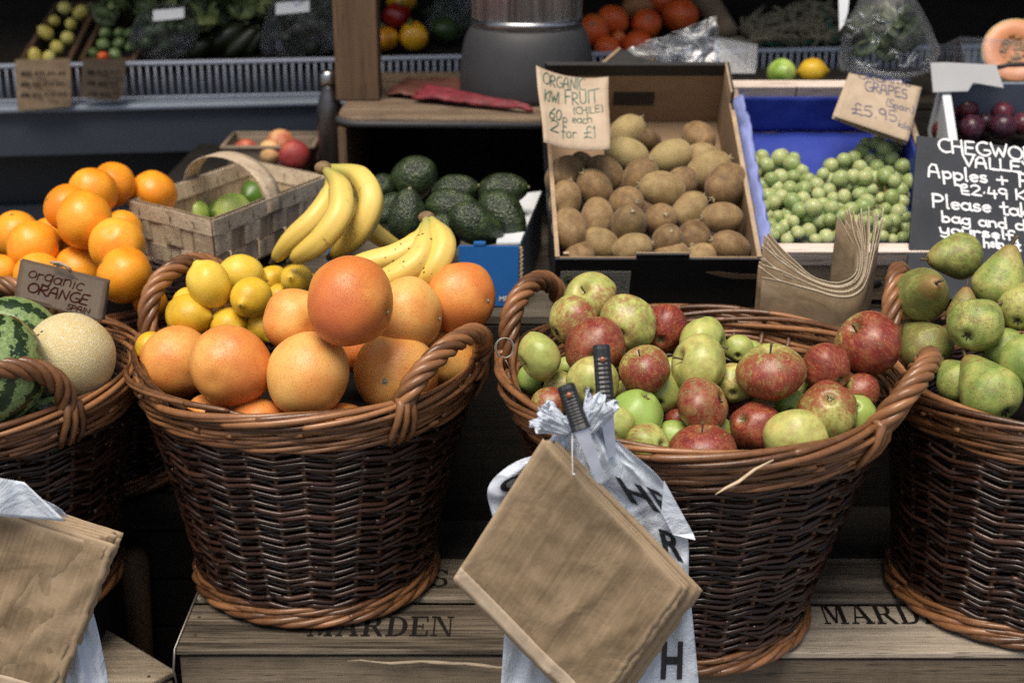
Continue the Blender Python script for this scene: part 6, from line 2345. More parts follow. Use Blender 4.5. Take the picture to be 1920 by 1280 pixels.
G = {
    'A': (0.78, [[(0, 0), (0.06, 0.7), (0.22, 1), (0.45, 0.95), (0.58, 0)], [(0.04, 0.42), (0.56, 0.40)]]),
    'C': (0.74, [arc(0.40, 0.5, 0.40, 0.5, 60, 300)]),
    'E': (0.64, [[(0.5, 1), (0.03, 0.98), (0, 0.02), (0.52, 0)], [(0.02, 0.52), (0.42, 0.52)]]),
    'F': (0.62, [[(0.55, 1), (0.03, 0.98), (0, 0)], [(0.02, 0.5), (0.42, 0.54)]]),
    'G': (0.80, [arc(0.40, 0.5, 0.40, 0.5, 62, 330) + [(0.70, 0.42), (0.42, 0.42)]]),
    'H': (0.72, [[(0, 1), (0.02, 0)], [(0.52, 1), (0.54, 0)], [(0.02, 0.5), (0.53, 0.52)]]),
    'I': (0.26, [[(0.06, 1), (0.04, 0)]]),
    'K': (0.66, [[(0.02, 1), (0, 0)], [(0.52, 0.95), (0.03, 0.45), (0.55, 0)]]),
    'L': (0.58, [[(0.02, 1), (0, 0.03), (0.48, 0)]]),
    'N': (0.74, [[(0, 0), (0.04, 1), (0.52, 0.03), (0.56, 1)]]),
    'O': (0.86, [arc(0.38, 0.5, 0.38, 0.48, 100, 462, 20)]),
    'P': (0.66, [[(0.03, 1), (0, 0)], [(0.0, 0.98)] + arc(0.22, 0.72, 0.30, 0.26, 80, -90, 10) + [(0.02, 0.46)]]),
    'R': (0.70, [[(0.03, 1), (0, 0)], [(0.0, 0.98)] + arc(0.22, 0.74, 0.28, 0.24, 80, -90, 10) + [(0.04, 0.50), (0.55, 0)]]),
    'S': (0.62, [arc(0.28, 0.75, 0.24, 0.24, 40, 255, 10) + arc(0.26, 0.26, 0.26, 0.26, 75, -150, 10)]),
    'T': (0.66, [[(-0.08, 0.98), (0.72, 1.02)], [(0.30, 1), (0.28, 0)]]),
    'U': (0.72, [[(0, 1), (0.02, 0.25)] + arc(0.27, 0.25, 0.25, 0.25, 180, 350, 8) + [(0.54, 1)]]),
    'V': (0.66, [[(0, 1), (0.28, 0), (0.58, 1)]]),
    'W': (0.98, [[(0, 1), (0.22, 0.02), (0.42, 0.72), (0.64, 0.02), (0.86, 1)]]),
    'Y': (0.62, [[(0, 1), (0.26, 0.5)], [(0.54, 1), (0.12, -0.05)]]),
    'a': (0.60, [arc(0.22, 0.26, 0.22, 0.25, 40, 400, 14), [(0.44, 0.52), (0.44, 0.08), (0.53, 0)]]),
    'b': (0.58, [[(0.02, 1), (0.02, 0.02)], arc(0.22, 0.26, 0.21, 0.25, 160, -170, 14)]),
    'c': (0.50, [arc(0.24, 0.26, 0.23, 0.26, 50, 310, 12)]),
    'd': (0.60, [arc(0.22, 0.26, 0.22, 0.25, 40, 400, 14), [(0.44, 1), (0.45, 0)]]),
    'e': (0.54, [[(0.03, 0.28), (0.42, 0.32)] + arc(0.23, 0.28, 0.20, 0.24, 10, 315, 14)]),
    'f': (0.40, [arc(0.26, 0.80, 0.16, 0.18, 30, 170, 6) + [(0.12, 0)], [(-0.04, 0.5), (0.30, 0.52)]]),
    'g': (0.58, [arc(0.22, 0.26, 0.22, 0.25, 40, 400, 14), [(0.44, 0.52), (0.44, -0.2)] + arc(0.22, -0.2, 0.22, 0.2, 0, -150, 8)]),
    'h': (0.56, [[(0.02, 1), (0.02, 0)], [(0.02, 0.3)] + arc(0.22, 0.30, 0.19, 0.2, 150, 0, 8) + [(0.42, 0)]]),
    'i': (0.24, [[(0.06, 0.5), (0.07, 0)], [(0.08, 0.72), (0.085, 0.76)]]),
    'k': (0.52, [[(0.02, 1), (0.01, 0)], [(0.38, 0.52), (0.03, 0.24), (0.42, 0)]]),
    'l': (0.26, [[(0.06, 1), (0.06, 0.04), (0.12, 0)]]),
    'm': (0.82, [[(0, 0.5), (0.01, 0)], arc(0.18, 0.30, 0.16, 0.2, 160, 0, 6) + [(0.34, 0)], arc(0.51, 0.30, 0.16, 0.2, 170, 0, 6) + [(0.68, 0)]]),
    'n': (0.56, [[(0, 0.5), (0.02, 0)], [(0.02, 0.3)] + arc(0.22, 0.30, 0.19, 0.2, 150, 0, 8) + [(0.42, 0)]]),
    'o': (0.56, [arc(0.22, 0.26, 0.22, 0.25, 90, 450, 14)]),
    'p': (0.58, [[(0.0, 0.52), (0.03, -0.42)], arc(0.22, 0.26, 0.21, 0.25, 160, -170, 14)]),
    'r': (0.42, [[(0, 0.5), (0.02, 0)], arc(0.20, 0.28, 0.17, 0.2, 150, 45, 6)]),
    's': (0.48, [arc(0.20, 0.39, 0.16, 0.13, 40, 255, 8) + arc(0.19, 0.13, 0.18, 0.13, 75, -150, 8)]),
    't': (0.44, [[(0.16, 0.9), (0.16, 0.08)] + arc(0.27, 0.1, 0.11, 0.1, 200, 320, 5), [(-0.02, 0.56), (0.36, 0.60)]]),
    'u': (0.58, [[(0, 0.52), (0.02, 0.18)] + arc(0.21, 0.19, 0.19, 0.18, 190, 340, 7) + [(0.42, 0.52)], [(0.43, 0.52), (0.44, 0.0)]]),
    'w': (0.74, [[(0, 0.5), (0.16, 0.0), (0.32, 0.4), (0.48, 0.0), (0.64, 0.5)]]),
    'y': (0.58, [[(0, 0.52), (0.03, 0.18)] + arc(0.21, 0.19, 0.18, 0.18, 190, 340, 7) + [(0.42, 0.52)], [(0.43, 0.52), (0.42, -0.2)] + arc(0.22, -0.2, 0.2, 0.2, 0, -150, 8)]),
    '0': (0.62, [arc(0.26, 0.5, 0.24, 0.46, 90, 450, 16)]),
    '1': (0.36, [[(0.0, 0.75), (0.14, 1), (0.12, 0)]]),
    '2': (0.66, [arc(0.26, 0.74, 0.25, 0.26, 160, -30, 9) + [(0.0, 0.02), (0.58, 0.0)]]),
    '4': (0.64, [[(0.10, 1), (0.0, 0.38), (0.52, 0.40)], [(0.38, 0.72), (0.40, -0.06)]]),
    '5': (0.62, [[(0.52, 1), (0.10, 0.98), (0.05, 0.56)] + arc(0.24, 0.30, 0.26, 0.30, 110, -140, 10)]),
    '6': (0.62, [[(0.42, 1), (0.10, 0.6)] + arc(0.26, 0.26, 0.23, 0.26, 160, 500, 14)]),
    '9': (0.60, [arc(0.24, 0.72, 0.22, 0.26, 20, 380, 14) + [(0.44, 0.0)]]),
    '£': (0.86, [arc(0.52, 0.78, 0.18, 0.22, 20, 200, 8) + [(0.38, 0.4), (0.30, 0.08), (0.08, 0.02), (0.22, 0.16), (0.76, 0.0)], [(0.10, 0.44), (0.66, 0.48)]]),
    'L£': (0.80, [[(-0.1, 0.95), (0.18, 0.82)] + arc(0.42, 0.85, 0.17, 0.17, 200, -100, 8) + [(0.22, 0.66), (0.26, 0.02), (0.68, 0)], [(0.26, 0.36), (0.62, 0.36)]]),
    '.': (0.30, [[(0.08, 0.0), (0.09, 0.04)]]),
    '·': (0.34, [[(0.10, 0.36), (0.12, 0.40)]]),
    ',': (0.30, [[(0.10, 0.06), (0.03, -0.14)]]),
    '!': (0.26, [[(0.06, 1), (0.06, 0.28)], [(0.06, 0.03), (0.065, 0.06)]]),
    '+': (0.80, [[(0.02, 0.36), (0.56, 0.36)], [(0.28, 0.62), (0.30, 0.06)]]),
    '(': (0.34, [arc(0.34, 0.45, 0.28, 0.62, 120, 240, 8)]),
    ')': (0.34, [arc(-0.06, 0.45, 0.28, 0.62, 60, -60, 8)]),
}


class Page:
    """a flat or bent page on which strokes lie: f(x, y) -> point, metres in the page"""

    def __init__(self, O, ex, ey, bend=None):
        self.O = np.array(O, float)
        self.ex, self.ey = nrm(ex), None
        e = np.array(ey, float)
        e = e - self.ex * np.dot(e, self.ex)
        self.ey = nrm(e)
        self.n = np.cross(self.ex, self.ey)
        if np.dot(self.n, CF) > 0:
            self.n = -self.n
        self.bend = bend
        self.k = 0

    def pt(self, x, y, lift):
        p = self.O + self.ex * x + self.ey * y
        if self.bend:
            p = p + self.n * self.bend(x, y)
        return p + self.n * lift


def stroke(m, page, pts, w):
    """a pen stroke of width w with round ends"""
    P = np.array(pts, float)
    keep = [0] + [i for i in range(1, len(P)) if np.linalg.norm(P[i] - P[i - 1]) > 1e-6]
    P = P[keep]
    if len(P) < 2:
        return
    page.k += 1
    lift = 0.0007 + 0.00005 * (page.k % 9)
    T = np.gradient(P, axis=0)
    T /= np.maximum(1e-9, np.linalg.norm(T, axis=1))[:, None]
    N = np.stack([-T[:, 1], T[:, 0]], 1)
    ww = w * 0.5
    V, F = [], []
    # round start, body, round end as one strip of cross sections
    secs = []
    for q in (1.0, 0.7, 0.35):
        secs.append((P[0] - T[0] * ww * q, N[0] * ww * math.sqrt(max(0.0, 1 - q * q))))
    for i in range(len(P)):
        secs.append((P[i], N[i] * ww * (0.92 + 0.12 * math.sin(i * 1.3 + page.k))))
    for q in (0.35, 0.7, 1.0):
        secs.append((P[-1] + T[-1] * ww * q, N[-1] * ww * math.sqrt(max(0.0, 1 - q * q))))
    for c, o in secs:
        V.append(page.pt(c[0] + o[0], c[1] + o[1], lift))
        V.append(page.pt(c[0] - o[0], c[1] - o[1], lift))
    for i in range(len(secs) - 1):
        F.append((2 * i, 2 * i + 1, 2 * i + 3, 2 * i + 2))
    m.add(V, F)


def write(m, page, text, px, py, capx, dirpx, w, plane, slant=0.0, jit=0.02, width=100, seed=1):
    """write text with its baseline start at pixel (px, py) on plane=(P0, n); cap height capx pixels, direction dirpx"""
    rr_ = random.Random(seed)
    O = onpl(px, py, *plane) - page.O
    E = onpl(px + dirpx[0], py + dirpx[1], *plane) - page.O
    o2 = np.array([np.dot(O, page.ex), np.dot(O, page.ey)])
    e2 = np.array([np.dot(E, page.ex), np.dot(E, page.ey)]) - o2
    # metres per pixel along the line
    e2 /= np.linalg.norm(e2)
    u2 = np.array([-e2[1], e2[0]])
    top = onpl(px, py - capx, *plane) - page.O
    s = np.linalg.norm(top - O)
    tot = sum(0.42 if c_ == ' ' else G[c_][0] for c_ in (text.replace('L£', '£')))
    mpp = np.linalg.norm(onpl(px + dirpx[0], py + dirpx[1], *plane) - onpl(px, py, *plane)) / math.hypot(*dirpx)
    xs = width * mpp / (tot * s)
    x = 0.0
    i = 0
    while i < len(text):
        ch = text[i]
        if text.startswith('L£', i):
            ch = 'L£'
            i += 1
        i += 1
        if ch == ' ':
            x += 0.42 * xs
            continue
        adv, strokes = G[ch]
        dy = rr_.uniform(-jit, jit)
        k = 1 + rr_.uniform(-jit, jit)
        for st_ in strokes:
            q = []
            for (a, b) in st_:
                a2 = (a * k * xs + slant * b + x) * s
                b2 = (b * k + dy) * s
                q.append(o2 + e2 * a2 + u2 * b2)
            # densify long straight runs so the stroke follows a bent page
            dn = [q[0]]
            for a, b in zip(q, q[1:]):
                nseg = max(1, int(np.linalg.norm(b - a) / 0.004))
                dn += [a + (b - a) * (t_ + 1) / nseg for t_ in range(nseg)]
            stroke(m, page, dn, w)
        x += adv * xs


def paper(name, corners, label, cat, mat, bend=None, layers=1, shift=(0, 0, 0), th=0.0006, parent=None, nu=14, nv=14, amp=0.0012, seed=0):
    """a paper sign from its four corners (TL, TR, BR, BL)"""
    TL, TR, BR, BL = (np.array(c, float) for c in corners)
    page = Page(BL, BR - BL, TL - BL, bend)
    root = thing(name, 0.5 * (BL + BR), label, cat) if parent is None else parent

    def loc(p):
        q = p - page.O
        return np.dot(q, page.ex), np.dot(q, page.ey)
    c2 = [loc(p) for p in (TL, TR, BR, BL)]
    for k in range(layers):
        m_ = MB()

        def f(u, v, k=k):
            a = (np.array(c2[3]) * (1 - u) + np.array(c2[2]) * u) * (1 - v) + (np.array(c2[0]) * (1 - u) + np.array(c2[1]) * u) * v
            p = page.pt(a[0], a[1], 0) + (page.n * amp * mnoise.noise(Vector((u * 3, v * 3, seed + k * 2.0))) if k > 0 and amp else 0)
            return p + np.array(shift) * k * (1 + 0.6 * (1 - v)) + (page.n * (0.004 * (1 - v) * math.sin(2 * u + k)) if k else 0)
        m_.sheet(f, nu, nv, th, tint=0.5 + 0.1 * math.sin(k * 2.1), off=-page.n)
        m_.build('sheet', mat, root)
    return root, page


# kiwi price paper hanging on the left back corner of the black box
sg = [at(1003, 131, 2.21), at(1142, 141, 2.215), at(1142, 284, 2.15), at(1019, 268, 2.14)]
w_k = np.linalg.norm(sg[2] - sg[3])
sgn, pg = paper('price_sign', sg, 'curled brown paper price sign in green ink above the kiwi fruit', 'price sign', M_KRAFT_LT,
                bend=lambda x, y: 0.020 * ((x / w_k - 0.45) ** 2) * 2 - 0.006 + 0.003 * math.sin(y * 45), amp=0)
pl = (sg[3], np.cross(sg[2] - sg[3], sg[0] - sg[3]))
m = MB()
for k, (tx, x, y, c, d, w, wd) in enumerate((('ORGANIC', 1018, 158, 19, (80, 5), 0.0017, 82), ('KIWI', 1021, 189, 21, (80, 6), 0.0017, 30), ('FRUIT', 1062, 189, 24, (80, 1), 0.0019, 62), ('(CHILE)', 1076, 209, 14, (60, 2), 0.0014, 56),
                                         ('60', 1029, 223, 24, (60, 8), 0.0018, 25), ('p each', 1056, 228, 18, (60, 2), 0.0014, 56), ('2', 1031, 247, 20, (60, 6), 0.0018, 18), ('for £1', 1054, 256, 22, (60, 2), 0.0014, 66))):
    write(m, pg, tx, x, y, c, d, w, pl, slant=0.08, jit=0.05, width=wd, seed=k)
m.build('handwriting', M_INKGREEN, sgn, smooth=False)

# grape price sign, several folded bags thick
dg_ = 2.30
sg = [at(1592, 137, dg_ + 0.03), at(1737, 152, dg_ + 0.04), at(1703, 265, dg_ - 0.02), at(1561, 217, dg_ - 0.03)]
sgn, pg = paper('price_sign', sg, 'stack of folded brown bags with a blue ink price above the grapes', 'price sign', M_KRAFT_LT, layers=4, shift=(0.0006, 0.0035, -0.0016), amp=0.0008)
pl = (sg[3], np.cross(sg[2] - sg[3], sg[0] - sg[3]))
m = MB()
for k, (tx, x, y, c, d, w, wd) in enumerate((('ORGANIC', 1610, 148, 12, (80, 12), 0.0017, 102), ('GRAPES', 1622, 170, 18, (80, 16), 0.0018, 82), ('(Spain)', 1660, 198, 14, (60, 18), 0.0013, 56), ('£5.95', 1594, 214, 20, (90, 15), 0.0016, 92), ('kilo', 1684, 238, 12, (60, 18), 0.0013, 24))):
    write(m, pg, tx, x, y, c, d, w, pl, slant=0.1, jit=0.04, width=wd, seed=20 + k)
m.build('handwriting', M_INKBLUE, sgn, smooth=False)

# orange price sign on the front handle of the orange basket
dO = 1.975
sg = [at(38, 487, dO + 0.01), at(203, 527, dO + 0.005), at(190, 603, dO - 0.015), at(26, 560, dO - 0.01)]
sgn, pg = paper('price_sign', sg, 'dark brown paper bag sign in dark red ink on the orange basket', 'price sign', M_KRAFT_DK, layers=3, shift=(0.0005, 0.003, 0.0002), amp=0.001, seed=4)
pl = (sg[3], np.cross(sg[2] - sg[3], sg[0] - sg[3]))
m = MB()
for k, (tx, x, y, c, d, w, wd) in enumerate((('organic', 52, 519, 24, (80, 20), 0.0017, 108), ('ORANGE', 50, 546, 18, (80, 19), 0.0022, 118), ('SPAIN', 124, 579, 10, (60, 14), 0.0014, 46))):
    write(m, pg, tx, x, y, c, d, w, pl, slant=0.05, jit=0.05, width=wd, seed=40 + k)
m.build('handwriting', M_INKRED, sgn, smooth=False)
m = MB()
for q in range(3):
    m.tube([at(95 + 6 * q, 492 + 3 * q, dO - 0.004), at(112 + 6 * q, 492 + 3 * q, dO - 0.010), at(133, 506 + q * 2, dO - 0.004)], 0.0022, 5, ref=None)
m.build('paper_tie', M_KRAFT_LT, sgn)

# chalkboard
bp = np.array([0.0, 1.972, 0.815])
bu = np.array([0, math.sin(rad(30)), math.cos(rad(30))])
bn = np.array([0, -math.cos(rad(30)), math.sin(rad(30))])
pl = (bp, bn)
TL = onpl(1720, 254, *pl)
exd = nrm(onpl(1920, 277, *pl) - TL)
eyd = nrm(np.cross(bn, exd) if np.dot(np.cross(bn, exd), bu) > 0 else -np.cross(bn, exd))
cb = thing('chalkboard', TL + exd * 0.14 - eyd * 0.24, 'leaning black chalkboard with white handwriting behind the pears', 'chalkboard')
m = MB()
m.boxa(TL - eyd * 0.245 - bn * 0.006, exd * 0.30, eyd * 0.245, bn * 0.006)
m.build('slate', M_SLATE, cb, smooth=False, bevel=0.0015)
pg = Page(TL, exd, eyd)
m = MB()
D = (200, 24)
for k, (tx, x, y, c, w, wd) in enumerate((('CHEGWORTH', 1761, 284, 24, 0.0034, 232), ('VALLEY', 1807, 312, 20, 0.0034, 133), ('Apples + Pears', 1741, 332, 24, 0.0034, 268), ('L£2·49 Kg', 1796, 363, 18, 0.0032, 152),
                                          ('Please take a', 1750, 388, 24, 0.0034, 242), ('bag and choose', 1767, 416, 20, 0.0034, 240), ('yourself,', 1763, 436, 18, 0.0034, 152), ('help at the', 1845, 463, 18, 0.0032, 112))):
    write(m, pg, tx, x, y, c, (200, 21), w, pl, slant=-0.14, jit=0.035, width=wd, seed=60 + k)
m.build('handwriting', M_CHALKPEN, cb, smooth=False)

# ------------------------------------------------------------------ folded bags standing behind the apple basket
ub = thing('paper_bag_stack', at(1580, 600, 2.0), 'curved stack of thick brown paper bags standing behind the apple basket', 'paper bags')
inner = [(1439, 437), (1466, 469), (1492, 495), (1518, 517), (1545, 528), (1572, 531), (1597, 520), (1607, 500), (1604, 470), (1588, 440), (1569, 405)]
outer = [(1424, 513), (1460, 528), (1495, 538), (1528, 546), (1562, 556), (1592, 557), (1614, 545), (1627, 520), (1637, 482), (1648, 445), (1657, 398)]
dn = np.array([0.004, 0.035, -0.135])
for k in range(18):
    e = k / 17
    e2 = e ** 0.9
    pts = []
    for i, ((a, b), (c, d)) in enumerate(zip(inner, outer)):
        wob = 4.5 * math.sin(k * 2.3 + i * 0.3) * (1 if i < 3 or i > 8 else 0.25)
        yy = b + (d - b) * e2
        if i == 0:
            yy += 11 * math.sin(k * 1.9)
        if i == 10:
            yy += 12 * math.sin(k * 2.7)
        pts.append(at(a + (c - a) * e2 + wob, yy, 2.005 + 0.006 * math.sin(k) - 0.012 * e))
    pts = np.array(pts)
    t_ = np.linspace(0, 1, len(pts))

    def cur(u, pts=pts):
        x = u * (len(pts) - 1)
        i = min(int(x), len(pts) - 2)
        f_ = x - i
        p0, p1, p2, p3 = pts[max(i - 1, 0)], pts[i], pts[i + 1], pts[min(i + 2, len(pts) - 1)]
        return 0.5 * (2 * p1 + (p2 - p0) * f_ + (2 * p0 - 5 * p1 + 4 * p2 - p3) * f_ ** 2 + (3 * p1 - p0 - 3 * p2 + p3) * f_ ** 3)
    m = MB()
    nrm_off = nrm(c2w(0.5, 0.8, 0))
    m.sheet(lambda u, v, cur=cur: cur(u) + dn * v, 40, 4, 0.0011, off=nrm_off, tint=0.5 + 0.08 * math.sin(k * 3))
    bg_ = m.build('paper_bag', M_KRAFT_PLAIN, ub)
    m = MB()
    m.tube([cur(u) + nrm_off * 0.0006 - dn * 0.004 for u in np.linspace(0, 1, 50)], 0.00075, 5, ref=None)
    m.build('cut_edge', M_KRAFT_EDGE, bg_)

# ------------------------------------------------------------------ brown bags hanging in front


def bag_bundle(label, T, L, R, Y, n, step, dY, seed, tie=None):
    root = thing('paper_bag_bundle', atY(*T, Y), label, 'paper bags', 'hanging bundles of brown paper bags')
    T, L, R = np.array(T, float), np.array(L, float), np.array(R, float)
    for k in range(n):
        rr_ = random.Random(seed * 100 + k)
        oy = Y + dY * k
        jx, jy = rr_.uniform(-4, 4) * (k > 0), rr_.uniform(-2.5, 2.5) * (k > 0)
        oy += (k > 0) * (rr_.uniform(-0.0008, 0.0008) + 0.004 * (k > 3) + 0.004 * (k > 7))
        if k:
            jx += 3.5 * ((k * 5) % 3 - 1)
        P0 = atY(*(T + np.array(step) * k + (jx, jy)), oy)
        PL = atY(*(L + np.array(step) * k + (jx, jy)), oy)
        PR = atY(*(R + np.array(step) * k + (jx * 2.2 + (k > 0) * rr_.uniform(-3, 5), jy * 2 + (k > 0) * rr_.uniform(-7, 7))), oy)
        zig = [rr_.uniform(-0.0012, 0.0012) for _ in range(80)]
        eu, ev = PR - P0, PL - P0
        nn = nrm(np.cross(eu, ev))
        if np.dot(nn, CF) > 0:
            nn = -nn
        tear = 0.010 if k < 3 else 0.004

        def f(u, v, P0=P0, eu=eu, ev=ev, k=k, zig=zig, nn=nn, seed=seed):
            uu = u
            p = P0 + eu * uu + ev * v
            w = 0.0040 * mnoise.noise(Vector((u * 2.2 + seed, v * 1.6, 0.3 * k))) + 0.0022 * mnoise.noise(Vector((u * 6 + v * 3, v * 7 + seed, 2 + 0.3 * k)))
            w += 0.0006 * abs(mnoise.noise(Vector((u * 11 - v * 6, v * 4 + u * 3 + seed, 7 + 0.2 * k)))) * 2
            # diagonal creases near the open end
            w += 0.0030 * math.exp(-((u - 0.62 - 0.05 * math.sin(6 * v)) / 0.035) ** 2) * math.sin(math.pi * v) * (1 if k < 2 else 0.3)
            w += 0.0020 * math.exp(-((u + v * 0.4 - 1.05) / 0.04) ** 2) * (1 if k < 2 else 0.2)
            if u > 0.97:
                p = p + nrm(eu) * (zig[int(v * 60)] + 0.003 * mnoise.noise(Vector((v * 8, k * 1.0, seed))))
            # sag and splay of the loose open end
            w += 0.006 * max(0, u - 0.7) * math.sin(k * 1.3 + v * 2) * (k > 0)
            return p + nn * w
        m = MB()
        base_t = 0.5 + 0.22 * math.sin(k * 2.2) * (k > 0)
        tl_ = []
        for j in range(45):          # edges tinted paler for wear and for the light they catch
            for i in range(45):
                ed = min(i, 44 - i, j, 44 - j)
                tl_.append(base_t + (0.55 if ed == 0 else 0.22 if ed == 1 else 0.0))
        m.sheet(f, 44, 44, 0.0007, off=-nn, tint=tl_ + tl_)
        b = m.build('paper_bag', M_KRAFT, root)
        if k == 0 or k == 2:
            m = MB()
            m.sheet(lambda a, c, f=f, nn=nn: f(a, 0.915 + 0.088 * c) + nn * 0.0011, 44, 4, 0.0006, off=-nn, tint=0.62)
            m.build('folded_hem', M_KRAFT_LT, b)
    return root


bag_bundle('bundle of brown paper bags hanging by a string in front of the apple basket', (1018, 822), (850, 1084), (1280, 1100), 1.345, 11, (2.9, 0.6), 0.0030, 3)
bag_bundle('bundle of brown paper bags with ragged ends at the bottom left corner', (-150, 912), (-250, 1210), (202, 1026), 1.42, 11, (2.4, -2.8), 0.0022, 7)

# white carrier bags with black print


def drape(name, left, right, Yf, label, seed, nu=70, nv=90, group='white carrier bags'):
    left, right = np.array(left, float), np.array(right, float)

    def edge(E, v):
        x = v * (len(E) - 1)
        i = min(int(x), len(E) - 2)
        f_ = x - i
        p0, p1, p2, p3 = E[max(i - 1, 0)], E[i], E[i + 1], E[min(i + 2, len(E) - 1)]
        return 0.5 * (2 * p1 + (p2 - p0) * f_ + (2 * p0 - 5 * p1 + 4 * p2 - p3) * f_ ** 2 + (3 * p1 - p0 - 3 * p2 + p3) * f_ ** 3)

    def f(u, v):
        q = edge(left, v) * (1 - u) + edge(right, v) * u
        fold = 0.0085 * math.sin(u * 13 + seed + 2.2 * math.sin(v * 2.3)) * (0.55 + 0.45 * (1 - v)) + 0.009 * mnoise.noise(Vector((u * 4 + seed, v * 2.5, 1))) + 0.0045 * abs(mnoise.noise(Vector((u * 10 + v * 5, v * 9 - u * 3, seed)))) * 2 + 0.003 * math.sin(u * 40 + 5 * v)
        return atY(q[0], q[1], Yf(q[0], q[1]) + fold)
    root = thing(name, f(0.5, 0.0), label, 'carrier bags', group)
    m_ = MB()
    m_.sheet(f, nu, nv, 0.0005, off=(0, 1, 0))
    m_.build('bag_film', M_CARRIER, root)
    return root, f


def film_letter(root, f, txt, u0, v0, du, dv, skew=0.0, sl=0.0):
    """block letter printed on the film, following its folds; (u0, v0) lower left of the letter in film coordinates"""
    cu = bpy.data.curves.new('txt', 'FONT')
    cu.body = txt
    cu.offset = 0.03
    tmp = bpy.data.objects.new('txt', cu)
    COL.objects.link(tmp)
    dg = bpy.context.evaluated_depsgraph_get()
    me = bpy.data.meshes.new_from_object(tmp.evaluated_get(dg))
    bpy.data.objects.remove(tmp)
    import bmesh
    bm = bmesh.new()
    bm.from_mesh(me)
    for _ in range(2):
        bmesh.ops.subdivide_edges(bm, edges=[e for e in bm.edges if e.calc_length() > 0.12], cuts=2)
    bmesh.ops.triangulate(bm, faces=bm.faces)
    V = np.array([v.co[:] for v in bm.verts])
    F = [tuple(v.index for v in p.verts) for p in bm.faces]
    bm.free()
    W = []
    for x, y, _ in V:
        p = np.array(f(min(1.0, max(0.0, u0 + x * du + y * skew)), min(1.0, max(0.0, v0 - y * dv + x * sl))))
        W.append(p + np.array([0, -0.0014, 0.0002]))
    m_ = MB()
    m_.add(W, F)
    return m_.build('printed_letter', M_BAGINK, root, smooth=False)


def Ymain(px, py):
    t_ = min(1, max(0, (py - 780) / 160))
    return 1.392 - 0.012 * math.sin(math.pi * t_) + 0.012 * min(1, max(0, (py - 950) / 300))


wr, wf = drape('carrier_bag_bundle', [(1050, 795), (1012, 845), (955, 872), (915, 915), (925, 975), (950, 1080), (945, 1190), (938, 1300)],
               [(1128, 800), (1180, 845), (1235, 893), (1272, 950), (1290, 1010), (1292, 1090), (1302, 1190), (1312, 1300)], Ymain,
               'bundle of white carrier bags with black letters hanging behind the brown bags', 2.0)
for tx, u0, v0, du, dv, sk, sl in (('H', 0.74, 0.42, 0.22, 0.17, -0.07, 0.06), ('E', 0.90, 0.46, 0.14, 0.17, -0.05, 0.05), ('R', 0.86, 0.63, 0.17, 0.13, -0.02, 0.03), ('O', 0.045, 0.44, 0.17, 0.13, 0.03, -0.03), ('H', 0.80, 0.95, 0.17, 0.11, 0.03, 0), ('E', 0.81, 1.0, 0.15, 0.03, 0, 0), ('S', 0.07, 0.86, 0.16, 0.09, 0, 0)):
    film_letter(wr, wf, tx, u0, v0, du, dv, sk, sl)
# loose corner flap of a bag at the right
m = MB()
fl_ = [(1245, 900), (1300, 1000), (1304, 1012), (1262, 1002), (1240, 960)]
m.prism([atY(x, y, 1.378 + 0.004 * (i % 2)) for i, (x, y) in enumerate(fl_)], (0, 0.0007, 0))
m.build('loose_corner', M_CARRIER, wr, smooth=False)
# gathered ruffle at the top where the bags are tied and spiked on the knives
m = MB()


def skirt(px, py, Y, axis, L_, r0, r1, seed):
    c = atY(px, py, Y)
    A = c2w(*axis)
    B = nrm(np.cross(A, CF))
    D = np.cross(A, B)

    def f(u, v):
        a = 2 * math.pi * u
        n1 = mnoise.noise(Vector((math.cos(a) * 1.7 + seed, math.sin(a) * 1.7, v * 1.2)))
        n2 = mnoise.noise(Vector((math.cos(a) * 4.5 + seed, math.sin(a) * 4.5, v * 2.5)))
        pl_ = 0.20 * math.sin(7 * a + 5 * n1 + seed) + 0.12 * math.sin(13 * a + 6 * n2)
        r = r0 + (r1 - r0) * v ** 1.3 * (1 + 0.5 * n1)
        r *= 1 + pl_ * (0.3 + 0.7 * v)
        hgt = L_ * (v + 0.22 * v * v * (n1 + 0.8 * n2))
        return c + A * hgt + B * r * math.cos(a) + D * r * math.sin(a) * 0.8
    m.sheet(f, 120, 14, 0.0004, off=-A)


skirt(1068, 806, 1.374, (-0.80, 0.42, 0.30), 0.036, 0.007, 0.016, 1.0)
skirt(1100, 806, 1.374, (0.42, 0.85, 0.25), 0.036, 0.008, 0.017, 4.0)
skirt(1086, 812, 1.372, (-0.10, 0.75, 0.6), 0.026, 0.009, 0.014, 9.0)
m.build('ruffled_tops', M_CARRIER, wr)
# string through the paper bags
m = MB()
m.tube([atY(1073, 800, 1.366), atY(1073, 850, 1.352), atY(1074, 888, 1.337)], 0.0009, 5, ref=(1, 0, 0))
m.tube([atY(1096, 800, 1.366), atY(1090, 830, 1.352), atY(1085, 858, 1.343)], 0.0007, 5, ref=(1, 0, 0))
m.tube([atY(1073, 888, 1.337), atY(1079, 889, 1.336)], 0.0012, 5, ref=(1, 0.2, 0))
tag(m.build('hanging_string', M_STRING, loc=atY(1073, 800, 1.366)), 'white string tying the brown paper bags to the knife', 'string')

